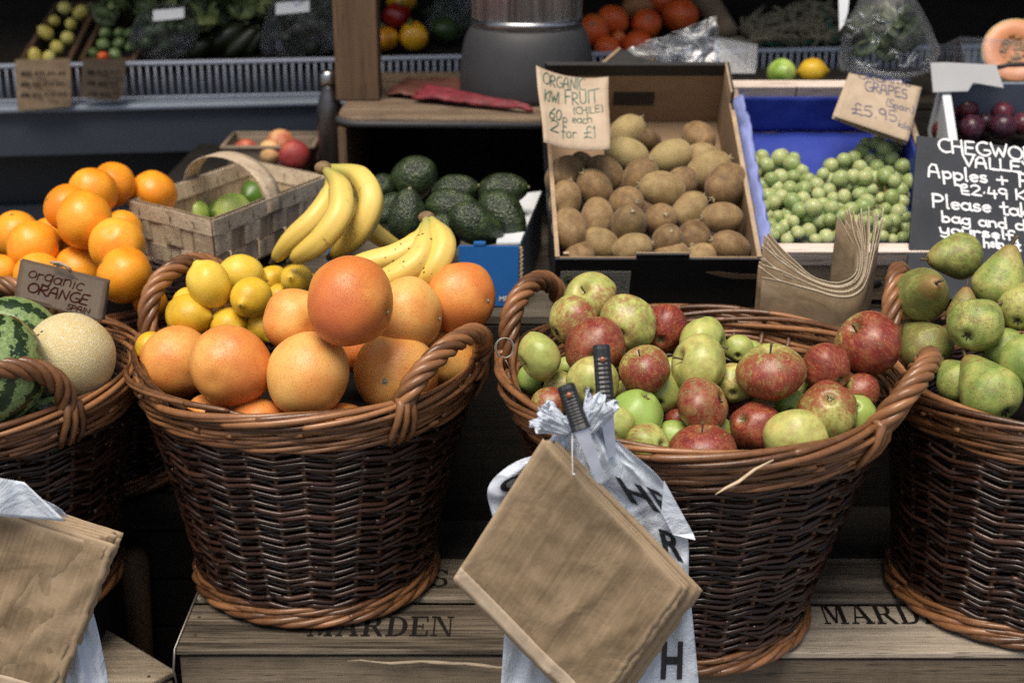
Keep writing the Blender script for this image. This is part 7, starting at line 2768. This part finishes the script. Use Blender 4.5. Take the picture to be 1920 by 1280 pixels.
wl, wlf = drape('carrier_bag_bundle', [(-90, 880), (-95, 920), (-90, 980), (-80, 1060), (-60, 1150), (-40, 1240), (-20, 1320)],
                [(-10, 893), (62, 928), (122, 962), (150, 1030), (168, 1120), (188, 1200), (208, 1300)], lambda px, py: 1.452 - 0.02 * math.exp(-((py - 930) / 40) ** 2),
                'white carrier bags with grey print behind the bottom left paper bags', 5.0, 60, 60)
film_letter(wl, wlf, 'H', 0.50, 0.20, 0.20, 0.085, 0.0)
film_letter(wl, wlf, 'E', 0.78, 0.22, 0.16, 0.08, 0.0)
m = MB()
m.sheet(lambda u, v: atY((-60) * (1 - u) + (45 + 88 * v) * u - 10 * v, 893 + 84 * v * (0.35 + 0.65 * u) + 18 * (u - 0.4) * (1 - v) + 40 * v * (1 - u), 1.405 + 0.006 * math.sin(u * 9 + 2 * v)), 20, 10, 0.0005, off=(0, 1, 0))
m.build('folded_over_top', M_CARRIER, wl)

# knives pushed into the rim


def knife(label, top, bot, w, th, d, blade_len, seed):
    P1, P0 = at(*top, d), at(*bot, d - 0.006)
    ax = nrm(P0 - P1)
    L = np.linalg.norm(P0 - P1)
    side = nrm(np.cross(ax, CF))
    nn = nrm(np.cross(side, ax))
    root = thing('knife', P0, label, 'knife', 'knives stuck in the basket rim')

    def ring(s, ww, tt):
        c = P1 + ax * s
        return [c + side * ww * math.cos(a) * (1 if abs(math.cos(a)) < 0.8 else 0.95) + nn * tt * math.sin(a) for a in np.linspace(0, 2 * math.pi, 13)[:-1]]
    m_ = MB()
    V, F = [], []
    prof = [(0.0, 0.80, 0.7), (0.0015, 0.95, 0.95), (0.005, 1.0, 1.0)]
    n_r = 22
    for i in range(n_r):
        s = 0.2 + 0.75 * i / n_r
        prof.append((L * s, 0.97 + 0.06 * s, 1.0 if i % 2 else 0.86))
    prof += [(L * 0.985, 1.12, 1.1), (L, 1.06, 1.0)]
    for s, a, b in prof:
        V += ring(s, w * a, th * b)
    k = 12
    for i in range(len(prof) - 1):
        for j in range(k):
            F.append((i * k + j, i * k + (j + 1) % k, (i + 1) * k + (j + 1) % k, (i + 1) * k + j))
    F += [tuple(range(k - 1, -1, -1)), tuple((len(prof) - 1) * k + j for j in range(k))]
    m_.add(V, F)
    m_.build('grip', M_HANDLE, root, smooth=False)
    m_ = MB()
    m_.lathe(P1 + ax * (L * 0.20 + 0.002) - nn * (th * 1.0 + 0.0008) if np.dot(nn, CF) > 0 else P1 + ax * (L * 0.20 + 0.002) + nn * (th * 1.0), [(0.0030, 0), (0.0028, 0.0008), (0.0, 0.0010)], 12,
             axes=(side, ax, -CF))
    m_.build('rivet', M_RIVET, root)
    m_ = MB()
    q = P0
    m_.prism([q - side * w * 0.75, q + side * w * 0.75, q + side * w * 0.7 + ax * blade_len, q - side * w * 0.2 + ax * blade_len * 1.1], nn * 0.0012)
    m_.build('blade', M_STEEL, root, smooth=False)
    return root


knife('black handled knife leaning left through the tied carrier bags', (1060, 721), (1090, 806), 0.0098, 0.0062, 1.432, 0.05, 1)
knife('upright black handled knife with copper rivet behind the leaning one', (1127, 646), (1137, 772), 0.0100, 0.0060, 1.515, 0.045, 2)
# ------------------------------------------------------------------ far counter with wire rail
ca = rad(7.5)
BX = np.array([math.cos(ca), math.sin(ca), 0])
BY = np.array([-math.sin(ca), math.cos(ca), 0])
BO = np.array([0, 3.085, 0])


def bq(s, t, z):
    return BO + BX * s + BY * t + np.array([0, 0, z])


def bbox(m_, s0, s1, t0, t1, z0, z1, tint=0.5):
    m_.boxa(bq(s0, t0, z0), BX * (s1 - s0), BY * (t1 - t0), (0, 0, z1 - z0), tint)


S0, S1 = -2.2, 1.9
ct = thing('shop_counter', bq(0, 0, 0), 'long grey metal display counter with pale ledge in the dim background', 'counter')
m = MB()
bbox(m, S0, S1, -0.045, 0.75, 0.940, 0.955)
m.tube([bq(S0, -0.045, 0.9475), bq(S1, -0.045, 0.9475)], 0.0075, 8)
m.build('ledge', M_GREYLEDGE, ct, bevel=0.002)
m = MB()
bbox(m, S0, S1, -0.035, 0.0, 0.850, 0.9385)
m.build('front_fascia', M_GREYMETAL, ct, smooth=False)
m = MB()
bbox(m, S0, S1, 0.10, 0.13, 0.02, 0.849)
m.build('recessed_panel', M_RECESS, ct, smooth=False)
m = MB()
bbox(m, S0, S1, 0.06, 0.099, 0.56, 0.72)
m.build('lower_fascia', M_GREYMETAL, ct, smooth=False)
rl = thing('wire_rail', bq(0, 0, 0.956), 'grey upright wire rail along the far counter ledge', 'rail')
m = MB()
m.tube([bq(S0, 0, 1.030), bq(S1, 0, 1.030)], 0.0052, 8)
m.build('top_wire', M_RAIL, rl)
m = MB()
m.tube([bq(S0, 0, 0.9590), bq(S1, 0, 0.9590)], 0.003, 6)
m.build('bottom_wire', M_RAIL, rl)
m = MB()
s = S0 + 0.01
while s < S1:
    m.tube([bq(s, 0, 0.960), bq(s, 0, 1.029)], 0.0026, 5, ref=(1, 0, 0))
    s += 0.0158
m.build('upright_wires', M_RAIL, rl)
# board behind the rail so produce does not roll out
m = MB()
bbox(m, S0, S1, 0.012, 0.020, 0.956, 1.008)
tag(m.build('upstand_board', M_RECESS, loc=bq(0, 0.012, 0.956), smooth=False), 'dark upstand board just behind the grey wire rail', 'board')
# dark sloping shelf of the display behind
m = MB()
m.boxa(bq(S0, 0.05, 0.985), BX * (S1 - S0), BY * 0.70 + np.array([0, 0, 0.22]), (0, -0.004, 0.012))
tag(m.build('display_shelf', M_SHADE_DARKWOOD, loc=bq(0, 0.05, 0.985), smooth=False), 'dark sloping shelf carrying the vegetables behind the wire rail', 'shelf')


def shelf_hit(px, py, lift):
    sl = BY * 0.70 + np.array([0, 0, 0.22])
    n = nrm(np.cross(BX, sl))
    return onpl(px, py, bq(0, 0.05, 0.997) + n * lift, n)


def lying(P):
    return depth_of(P)


# price papers hung over the rail
for k, (cs, lb) in enumerate((([(28, 112), (132, 111), (133, 200), (33, 208)], 'larger brown price paper hung on the far rail at left'),
                              ([(155, 112), (236, 112), (232, 180), (214, 189), (150, 183)], 'smaller brown price paper hung on the far rail'))):
    pts = [atY(x, y, BO[1] + 0.13 * (x - 960) / 2667 * 3.1 - 0.055 - 0.004 * (y > 150)) for x, y in cs]
    m = MB()
    m.prism(pts, (0, 0.002, 0))
    r_ = m.build('paper_sheet', M_KRAFT_DK if k else M_KRAFT, None, smooth=False, loc=pts[0])
    r_.name = 'price_sign'
    tag(r_, lb, 'price sign', 'price papers on the far rail')
    pgx = Page(pts[-1], pts[1] - pts[0], (0, 0, 1))
    mm = MB()
    plx = (pts[0] - np.array([0, 0.0012, 0]), (0, -1, 0))
    r0 = random.Random(k)
    for row in range(3):
        y = 138 + row * 20 - 3 * k
        x = (40 if k == 0 else 165)
        while x < (118 if k == 0 else 215):
            w_ = r0.uniform(9, 20)
            zz = [onpl(x + w_ * i / 6, y + (-4 if i % 2 else 3), *plx) for i in range(7)]
            mm.tube(zz, 0.0018, 4, ref=(0, 1, 0))
            x += w_ + 7
    mm.build('handwriting', M_INKBLACK, r_)

# tilted crate of yellow squashes


def slanted_crate(label, fl, fr, bl_, br, Yf, Yb, hgt=0.05):
    A, B, C_, D = atY(*fl, Yf), atY(*fr, Yf), atY(*br, Yb), atY(*bl_, Yb)
    root = thing('vegetable_crate', 0.5 * (A + B), label, 'crate', 'slanted crates on the far counter')
    n = nrm(np.cross(B - A, D - A))
    if n[2] < 0:
        n = -n
    for nm, p, q in (('front_board', A, B), ('side_board', B, C_), ('back_board', C_, D), ('side_board', D, A)):
        o = nrm(np.cross(q - p, n))
        m_ = MB()
        m_.boxa(p + o * 0.001, q - p, -o * 0.010, -n * hgt)
        m_.build(nm, M_PLY, root, smooth=False)
    m_ = MB()
    m_.prism([A - n * hgt, B - n * hgt, C_ - n * hgt, D - n * hgt], -n * 0.004)
    m_.build('floor', M_SHADE_DARKWOOD, root, smooth=False)
    return root, n


YB = BO[1]
slanted_crate('narrow slanted crate of yellow patty squashes on the far counter', (36, 112), (132, 112), (104, 6), (186, 4), YB - 0.115, YB + 0.17)
slanted_crate('slanted crate of small green squashes on the far counter', (148, 112), (252, 112), (194, 22), (300, 18), YB - 0.10, YB + 0.15)
P_YQ = [citrus_proto('yellow_squash', M_YELLOWVEG, s, 0.85, 0.1, 0.06, M_CALYXG, 0.1) for s in (31, 32)]
P_GQ = [citrus_proto('green_squash', M_GREENVEG, s, 0.85, 0.1, 0.06, M_CALYXG, 0.1) for s in (33, 34)]
YS = [(122, 16, 14, 1.1, 0.3, 'yellow squash at the top left of the narrow crate'), (151, 24, 13, 1.5, 0.9, 'upright pale squash at the top right of the narrow crate'), (86, 62, 13, 1.6, -0.9, 'long pale squash lying along the left side of the narrow crate'),
      (127, 72, 13, 1.2, 0.5, 'yellow squash in the middle of the narrow crate'), (107, 90, 13, 1.3, -0.5, 'pale squash low in the middle of the narrow crate'), (66, 106, 13, 1.6, -0.2, 'cream squash at the bottom left of the narrow crate'),
      (92, 108, 12, 1.3, 0.2, 'cream squash at the bottom of the narrow crate beside the paper'), (133, 46, 11, 1.3, 0.2, 'small squash on the right side of the narrow crate'), (102, 40, 11, 1.2, 0.2, 'small dim squash near the strap of the narrow crate')]
for k, (x, y, r, st_, an, lb) in enumerate(YS):
    e = (112 - y) / 106
    P = atY(x, y, YB - 0.115 + 0.285 * e - 0.01)
    place(P_YQ[k % 2], P, r * depth_of(P) / FPX, c2w(math.sin(an), math.cos(an), 0.25), None, (0.42 + 0.1 * (k % 3), 0, 0), lb, 'squash', 'yellow squashes in the narrow crate', (1, 1, st_ * 0.95))
GS = [(198, 62, 13, 'green squash at the upper left of the second crate'), (223, 62, 11, 'green squash in the upper middle of the second crate'), (242, 64, 12, 'green squash at the upper right of the second crate'),
      (194, 84, 13, 'speckled green squash at the left of the second crate'), (224, 82, 13, 'pale green squash in the centre of the second crate'), (176, 100, 12, 'dark green squash at the lower left of the second crate'),
      (216, 103, 13, 'green squash at the bottom of the second crate beside the orange one'), (246, 90, 12, 'green squash at the right edge of the second crate')]
for k, (x, y, r, lb) in enumerate(GS):
    e = (112 - y) / 92
    P = atY(x, y, YB - 0.10 + 0.25 * e - 0.01)
    place(P_GQ[k % 2], P, r * depth_of(P) / FPX, c2w(RNG.uniform(-1, 1), 0.5, 0.2), None, (0.45 + 0.12 * (k % 3 - 1), 0, 0), lb, 'squash', 'green squashes in the second crate')
P = atY(193, 106, YB - 0.11)
place(P_SQ[0], P, 10 * depth_of(P) / FPX, c2w(0, 1, 0.3), None, (0.5, 0, 0), 'single small orange vegetable among the green squashes', 'squash')

# dark marrows lying slanted
MAR = [(415, 75, 20, 3.6, 1.05, 'long dark green marrow leaning right of the first clear bag'), (455, 80, 17, 3.2, 0.85, 'dark marrow lying in the middle of the row'), (372, 92, 16, 2.6, 0.9, 'dark marrow half hidden by the first clear bag'),
       (478, 78, 14, 3.0, 0.7, 'slim dark marrow beside the second clear bag'), (440, 52, 17, 3.8, 1.2, 'curved dark marrow at the back of the row')]
mb = MB()
mb.ball((0, 0, 0), 1.0, 24, 20, f=lambda v: np.array([v[0] + 0.25 * v[2] ** 2, v[1], v[2]]) * (1.0, 1.0, 1.0))
kd = MB()
kd.tube([(0.25, 0, 0.97), (0.3, 0, 1.05)], 0.15, 7, ref=(1, 0, 0))
P_MA = proto('marrow', mb, M_MARROW, [('stalk', kd, M_CALYXG)])
for x, y, r, st_, an, lb in MAR:
    P = shelf_hit(x, y, 0.03)
    place(P_MA, P, r * depth_of(P) / FPX, c2w(math.sin(an), math.cos(an), 0.0), None, None, lb, 'marrow', 'marrows on the far counter', (1, 1, st_ * 0.75))


def clear_bag(label, outline, P, depth, contents, seed, top=None, name='clear_bag'):
    """a puffed clear bag: pixel outline around a centre, given real depth front to back"""
    d = depth_of(P)
    n = len(outline)
    cx, cy = sum(p[0] for p in outline) / n, sum(p[1] for p in outline) / n
    root = thing(name, P, label, 'clear bag')
    m_ = MB()

    def f(u, v):
        x = u * n
        i = int(x) % n
        f_ = x - int(x)
        a, b = outline[i], outline[(i + 1) % n]
        ex_, ey_ = a[0] + (b[0] - a[0]) * f_, a[1] + (b[1] - a[1]) * f_
        ph = math.pi * (v - 0.5)
        k = math.cos(ph)
        w = 1 + 0.10 * mnoise.noise(Vector((u * 9, v * 6, seed)))
        q = at(cx + (ex_ - cx) * k * w, cy + (ey_ - cy) * k * w, d)
        return q + CF * math.sin(ph) * depth * (1 + 0.25 * mnoise.noise(Vector((u * 7 + 3, v * 8, seed))))
    m_.grid(f, 48, 20, closed_u=False)
    m_.build('film', M_FILM, root)
    if contents:
        c_ = MB()
        r_ = random.Random(seed)
        for k in range(contents[1]):
            a, q = r_.uniform(0, 6.28), r_.uniform(0, 0.72) ** 0.6
            xx, yy = cx + contents[2] * q * math.cos(a), cy + contents[3] * q * math.sin(a)
            c = at(xx, yy, d + r_.uniform(-0.4, 0.5) * depth)
            if contents[0] == 'leaf':
                e1 = nrm([r_.gauss(0, 1) for _ in range(3)])
                e2 = nrm(np.cross(e1, [r_.gauss(0, 1) for _ in range(3)]))
                s_ = r_.uniform(0.010, 0.024)
                c_.sheet(lambda u, v, c=c, e1=e1, e2=e2, s_=s_: c + e1 * s_ * (u - 0.5) * 2 * (0.25 + math.sin(math.pi * v)) * 0.6 + e2 * s_ * (v - 0.5) * 2.2 + np.cross(e1, e2) * s_ * 0.5 * (u - 0.5) ** 2, 3, 5, 0.0006, off=np.cross(e1, e2))
            else:
                c_.ball(c, np.array([1, 0.8, 0.8]) * r_.uniform(0.014, 0.020), 12, 8)
        c_.build('contents', contents[4], root)
    return root


bg1 = clear_bag('clear plastic bag of green cucumbers with a white label, left one', [(240, 105), (250, 60), (268, 25), (310, 8), (352, 12), (372, 40), (365, 75), (345, 104), (290, 112)], shelf_hit(305, 85, 0.06), 0.07, ('veg', 16, 62, 48, M_GREENVEG), 3)
bg2 = clear_bag('clear plastic bag of dark vegetables with a white label by the post', [(492, 100), (498, 40), (515, -10), (560, -30), (612, -14), (634, 30), (636, 90), (590, 100), (540, 104)], shelf_hit(565, 80, 0.06), 0.08, ('veg', 20, 66, 60, M_MARROW), 5)
for root, (x0, y0, x1, y1) in ((bg1, (287, 20, 345, 40)), (bg2, (517, 6, 580, 28))):
    d = depth_of(world_loc(root)) - 0.085
    m = MB()
    m.prism([at(x0, y1, d), at(x1, y1 - 6, d), at(x1, y0 - 5, d + 0.01), at(x0, y0, d + 0.01)], CF * 0.001)
    m.build('white_label', M_CARD_WHITE, root, smooth=False)

# leafy greens heaped along the back of the shelf
m = MB()
r_ = random.Random(31)
for k in range(420):
    x = r_.uniform(196, 650)
    P = shelf_hit(x, r_.uniform(-34, 34) - 12 * math.sin(x * 0.03), r_.uniform(0.02, 0.09))
    e1 = nrm(c2w(r_.gauss(0, 1), r_.uniform(0.2, 1), r_.gauss(0, 0.6)))
    e2 = nrm(np.cross(e1, [r_.gauss(0, 1) for _ in range(3)]))
    e3 = np.cross(e1, e2)
    s_ = r_.uniform(0.016, 0.040)
    m.sheet(lambda u, v, P=P, e1=e1, e2=e2, e3=e3, s_=s_: P + e1 * s_ * (v - 0.3) * 2 + e2 * s_ * (u - 0.5) * 1.5 * math.sin(math.pi * (0.1 + 0.85 * v)) + e3 * s_ * (0.9 * (u - 0.5) ** 2 + 0.25 * math.sin(3 * v + u * 6)), 4, 5, 0.0008, off=-e3, tint=r_.random())


def greens_mat():
    t = NT('leafy_greens')
    n = t.noise(t.coord(), 40, 4)
    c = t.ramp(t.math('ADD', t.math('MULTIPLY', t.attr(), 0.7), t.math('MULTIPLY', n, 0.3)), [(0.15, (0.03, 0.045, 0.016)), (0.55, (0.09, 0.13, 0.045)), (0.95, (0.28, 0.33, 0.13))])
    return t.done(t.bsdf(c, 0.42, t.bump(n, 0.4, 0.002), spec=0.4))


tag(m.build('leafy_greens', greens_mat(), loc=shelf_hit(420, 10, 0)), 'dim heap of leafy greens along the back of the far shelf', 'greens', kind='stuff')

# peppers right of the post
PEP_ = [(P_YP, 752, 2, 26, 0.5, 'yellow pepper at the top beside the post'), (P_RP, 744, 30, 26, 0.5, 'red pepper between the yellow ones beside the post'), (P_YP, 776, 68, 28, 0.45, 'large yellow pepper low in front beside the steel drum'),
        (P_YP, 722, 72, 24, 0.65, 'yellow pepper partly hidden by the timber post'), (P_GQ[0], 835, 55, 26, 0.7, 'dark green vegetable next to the steel drum')]
for k, (pr, x, y, r, cl, lb) in enumerate(PEP_):
    P = shelf_hit(x, y, 0.04)
    place(pr, P, r * depth_of(P) / FPX, c2w(0.3 * math.sin(k * 2), 0.8, 0.5), None, (cl, 0, 0), lb, 'pepper' if k < 4 else 'squash', 'vegetables beside the drum')
# dark greens behind the peppers
P = shelf_hit(840, 30, 0.05)
clear_bag('clear bag of dark leaves behind the peppers', [(795, 75), (800, 20), (830, -20), (880, -20), (884, 70), (840, 88)], P, 0.05, ('leaf', 40, 45, 50, M_HERB), 9)

# red squashes right of the drum
SQ = [(1112, 57, 30, 0.55, (-0.1, 0.25, 0.95), 'orange red squash with its grey stem forward next to the drum'), (1148, 40, 31, 0.48, (0.1, 0.9, -0.3), 'orange red squash second from the drum'), (1212, 45, 28, 0.55, (0.1, 0.2, 0.95), 'orange red squash with a dark round stem mark'),
      (1275, 30, 34, 0.5, (0.1, 0.9, -0.3), 'largest orange red squash right of the others'), (1196, 14, 30, 0.5, (0.1, 0.9, -0.3), 'tan striped squash at the top behind the red ones'), (1140, 92, 26, 0.55, (0.4, 0.6, 0.1), 'orange squash low behind the rail'),
      (1196, 88, 30, 0.5, (0.2, 0.6, -0.3), 'orange squash at the rail behind the clear bag'), (1160, 72, 14, 0.3, (0.2, 0.6, 0.6), 'small orange squash in the gap between larger ones'), (1238, 4, 26, 0.6, (0.2, 0.6, -0.6), 'shaded orange squash at the top behind the others')]
for k, (x, y, r, cl, dz, lb) in enumerate(SQ):
    P = shelf_hit(x, y, 0.055 if y < 60 else 0.035)
    pr = P_SQ[k % 2]
    o = place(pr, P, r * depth_of(P) / FPX, c2w(*dz), None, (cl, 0, 0), lb, 'squash', 'red squashes on the far counter')
    if k == 4:
        o.data = o.data.copy()
        o.data.materials[0] = M_SQUASH_TAN

# sack roll, roots, green bars
m = MB()
P0, P1 = shelf_hit(1322, 0, 0.05), shelf_hit(1362, 62, 0.04)
m.tube([P0 + (P1 - P0) * t_ for t_ in np.linspace(-0.5, 1, 10)], [0.030 - 0.004 * t_ for t_ in np.linspace(-0.5, 1, 10)], 14, ref=None)
tag(m.build('sack_roll', M_SACK, loc=P1), 'rolled brown sacking slanting beside the largest red squash', 'sack')
m = MB()
r_ = random.Random(12)
for k in range(170):
    x, y = r_.uniform(1385, 1560), r_.uniform(12, 82)
    if y < 75 - (x - 1370) * 0.55 and y < 40:
        continue
    P = shelf_hit(x, y, r_.uniform(0.005, 0.045))
    an = r_.gauss(0.5, 0.7)
    dv = c2w(math.cos(an), math.sin(an) * 0.6, r_.uniform(-0.4, 0.4))
    ln_ = r_.uniform(0.03, 0.09)
    m.tube([P - dv * ln_ * 0.5, P + c2w(0, 1, 0) * 0.008, P + dv * ln_ * 0.5], [0.003, 0.0042, 0.0012], 5, ref=None, tint=r_.random())
for (a, b) in (((1390, 62), (1500, 25)), ((1392, 60), (1432, 12)), ((1400, 66), (1560, 40))):
    m.tube([shelf_hit(*a, 0.03), shelf_hit(0.5 * (a[0] + b[0]), 0.5 * (a[1] + b[1]) - 4, 0.04), shelf_hit(*b, 0.03)], [0.010, 0.007, 0.004], 8, ref=None)
tag(m.build('root_vegetables', M_ROOTS, loc=shelf_hit(1460, 50, 0)), 'tangled heap of pale stalks and roots behind the far rail', 'roots', kind='stuff')
m = MB()
m.tube([shelf_hit(1530, -10, 0.05), shelf_hit(1569, 74, 0.03)], 0.0045, 6, ref=None)
m.tube([shelf_hit(1420, 84, 0.02), shelf_hit(1569, 78, 0.02)], 0.0035, 6, ref=None)
tag(m.build('green_rack', M_GREENBAR, loc=shelf_hit(1569, 78, 0.02)), 'thin green coated metal rack beside the roots', 'rack')

# ------------------------------------------------------------------ things standing behind the grape crate
zt_ = 1.035
P_PK = P_LE
P = atZ(1465, 138, zt_ + 0.028)
place(P_LI[0], P, 27 * depth_of(P) / FPX, c2w(0.2, 0.1, 0.95), None, (0.42, 0, 0), 'pale green lime lying behind the back rail of the grape crate', 'lime')
P = atZ(1524, 134, zt_ + 0.030)
place(P_LE[1], P, 24 * depth_of(P) / FPX, c2w(0.98, 0.0, 0.1), None, (0.62, 0, 0), 'single yellow lemon lying behind the grape crate rail', 'lemon')

# second black box with a raised flap behind the kiwi box
dB = 2.50
fb = thing('cardboard_box', at(1200, 150, dB), 'raised black cardboard flap with a hand slot behind the kiwi box', 'box')
m = MB()
m.prism([at(1104, 142, dB - 0.03), at(1162, 92, dB + 0.02), at(1287, 119, dB + 0.03), at(1262, 138, dB), at(1260, 190, dB), at(1104, 190, dB - 0.03)], CF * 0.004)
m.build('flap', M_CARD_BLACK, fb, smooth=False)
m = MB()
sl = []
for (cx, cy, a0) in ((1212, 126, -90), (1212, 140, 0), (1154, 143, 90), (1154, 130, 180)):
    for a in np.linspace(rad(a0), rad(a0 + 90), 5):
        sl.append(at(cx + 7 * math.cos(a), cy + 7 * math.sin(a), dB - 0.033))
m.prism(sl, CF * 0.002)
m.build('hand_slot', M_CARD_BROWN, fb, smooth=False)
m = MB()
m.tube([at(1104, 142, dB - 0.031), at(1162, 92, dB + 0.019)], 0.003, 6, ref=None)
m.build('cut_edge', M_CARD_EDGE, fb)

# clear crumpled bag and rigid clear box on top of it


def crumple_film(label, px_poly, d0, amp, seed, nu=60, nv=40):
    TLp, TRp, BRp, BLp = (np.array(p, float) for p in px_poly)
    root = thing('clear_bag', at(*(0.5 * (BLp + BRp)), d0), label, 'clear bag')

    def f(u, v):
        q = (TLp * (1 - u) + TRp * u) * (1 - v) + (BLp * (1 - u) + BRp * u) * v
        w = amp * (abs(mnoise.noise(Vector((u * 3, v * 2.2, seed)))) * 2 + 0.25 * abs(mnoise.noise(Vector((u * 7, v * 6, seed + 3)))))
        return at(q[0] + 5 * mnoise.noise(Vector((u * 6, v * 6, seed + 9))), q[1] + 5 * mnoise.noise(Vector((u * 6, v * 6, seed + 19))), d0 - w)
    m_ = MB()
    m_.sheet(f, nu, nv, 0.0005, off=CF)
    m_.sheet(lambda u, v: f(u, v) + CF * (0.03 * math.sin(math.pi * u) + 0.01), nu, nv, 0.0005, off=CF)
    m_.build('film', M_FILM, root)
    return root


crumple_film('crumpled clear plastic bag lying over the raised black flap', [(1175, 92), (1345, 30), (1352, 136), (1245, 138)], 2.47, 0.03, 4)
cbx = thing('clear_box', at(1375, 138, 2.56), 'empty clear rigid plastic box behind the kiwi box corner', 'clear box')
fa = [at(1335, 138, 2.52), at(1416, 138, 2.52), at(1420, 84, 2.55), at(1340, 70, 2.55)]
m = MB()
m.prism(fa, CF * 0.001)
bk = [p + CF * 0.10 + CU * 0.02 for p in fa]
m.prism(bk, CF * 0.001)
for i in (1, 3):
    m.prism([fa[i], bk[i], bk[(i + 1) % 4], fa[(i + 1) % 4]], CR * 0.001)
m.tube([fa[3], fa[2], bk[2], bk[3]], 0.0022, 6, closed=True, ref=(0.2, 0.3, 1))
m.build('shell', M_CLEARBOX, cbx, smooth=False)

# clear bag of herbs with a white card edge
P = atZ(1668, 130, zt_ + 0.05)
hb = clear_bag('clear cellophane bag of herbs standing behind the grape price sign', [(1580, 132), (1573, 85), (1588, 40), (1612, 0), (1640, -40), (1690, -40), (1712, 0), (1748, 60), (1758, 98), (1750, 138), (1665, 148)], P, 0.065, ('leaf', 90, 78, 60, M_HERB), 14)
m = MB()
d = depth_of(P) - 0.02
m.prism([at(1574, 58, d), at(1572, -20, d), at(1594, -20, d), at(1590, 22, d), at(1583, 46, d)], CF * 0.002)
m.build('card_header', M_CARD_WHITE, hb, smooth=False)
# crinkled glints
m = MB()
r_ = random.Random(5)
for k in range(34):
    x, y = r_.uniform(1590, 1742), r_.uniform(10, 128)
    if x > 1690 + (y - 0) * 0.45:
        continue
    a = r_.uniform(-0.9, 0.9)
    L_ = r_.uniform(12, 46)
    pts = [at(x + L_ * (t_ - 0.5) * math.cos(a), y + L_ * (t_ - 0.5) * math.sin(a) + 3 * math.sin(t_ * 5 + k), d - 0.045 - 0.012 * math.sin(t_ * 3.1)) for t_ in np.linspace(0, 1, 6)]
    m.tube(pts, [0.0004, 0.0018, 0.0024, 0.0022, 0.0012, 0.0004], 4, ref=None)
m.build('film_creases', M_CLEARBOX, hb)

# cut melon in a clear tray
P = atZ(1905, 95, zt_ + 0.075)
rM = 62 * depth_of(P) / FPX
cm = thing('cut_melon', P, 'half of an orange fleshed melon with seeds showing at top right', 'melon')
face = nrm(c2w(-0.12, 0.15, 0.97))
ax1 = nrm(np.cross(face, [0, 0, 1]))
ax2 = np.cross(face, ax1)
m = MB()
m.lathe(P, [(rM, 0.0)] + [(rM * math.cos(a), -rM * math.sin(a)) for a in np.linspace(0.1, math.pi / 2 - 0.02, 10)], 40, axes=(ax1, ax2, face))
m.build('rind', M_CANTALOUPE, cm)
m = MB()
m.lathe(P + face * 0.0006, [(rM * 0.965, 0.0), (rM * 0.94, 0.0012), (rM * 0.50, 0.001), (rM * 0.42, -0.006), (0.0, -0.012)], 40, axes=(ax1, ax2, face))
m.build('flesh', M_MELONFLESH, cm)
m = MB()
r_ = random.Random(3)
for k in range(60):
    a, q = r_.uniform(0, 6.28), rM * 0.44 * math.sqrt(r_.random())
    m.ball(P + ax1 * q * math.cos(a) + ax2 * q * math.sin(a) + face * r_.uniform(-0.004, 0.004), (0.0042, 0.0030, 0.0032), 8, 5, tint=r_.random())
m.build('seeds', M_MELONSEED, cm)
trd = thing('clear_box', atZ(1880, 150, zt_ + 0.002), 'clear plastic tray holding the cut melon at top right', 'clear box')
m = MB()
fr_ = [at(1812, 140, 2.52), at(1990, 150, 2.52), at(1990, 82, 2.52), at(1800, 72, 2.52)]
m.prism(fr_, CF * 0.001)
bk_ = [p + CF * 0.16 + CU * 0.01 for p in fr_]
m.prism([fr_[0], bk_[0], bk_[3], fr_[3]], CR * 0.001)
m.tube([fr_[3], fr_[2], bk_[2], bk_[3]], 0.0030, 6, closed=True, ref=(0.2, 0.3, 1))
m.build('shell', M_CLEARBOX, trd, smooth=False)
m = MB()
m.tube([at(1868, 128, 2.44), at(1890, 122, 2.44), at(1930, 121, 2.44), at(1990, 122, 2.46)], 0.0042, 8, ref=None)
tag(m.build('black_cable', M_CABLE, loc=at(1868, 128, 2.44)), 'black rubber cable in front of the cut melon', 'cable')

# dim rounded wooden leg standing in the dark gap at the left
m = MB()
Pq = atY(262, 1200, 1.90)
m.tube([(Pq[0], Pq[1], 0.0), (Pq[0], Pq[1], 0.30), (Pq[0] + 0.002, Pq[1], 0.46), (Pq[0] + 0.002, Pq[1], 0.475)], [0.018, 0.019, 0.024, 0.016], 14, ref=(1, 0, 0))
tag(m.build('wooden_leg', M_PLY, loc=(Pq[0], Pq[1], 0)), 'dim rounded wooden leg in the dark gap left of the lettered crate', 'wooden leg')

# ------------------------------------------------------------------ check labels
for l_, names in USED_LABELS.items():
    if len(names) > 1:
        print('DUPLICATE LABEL', l_, names)
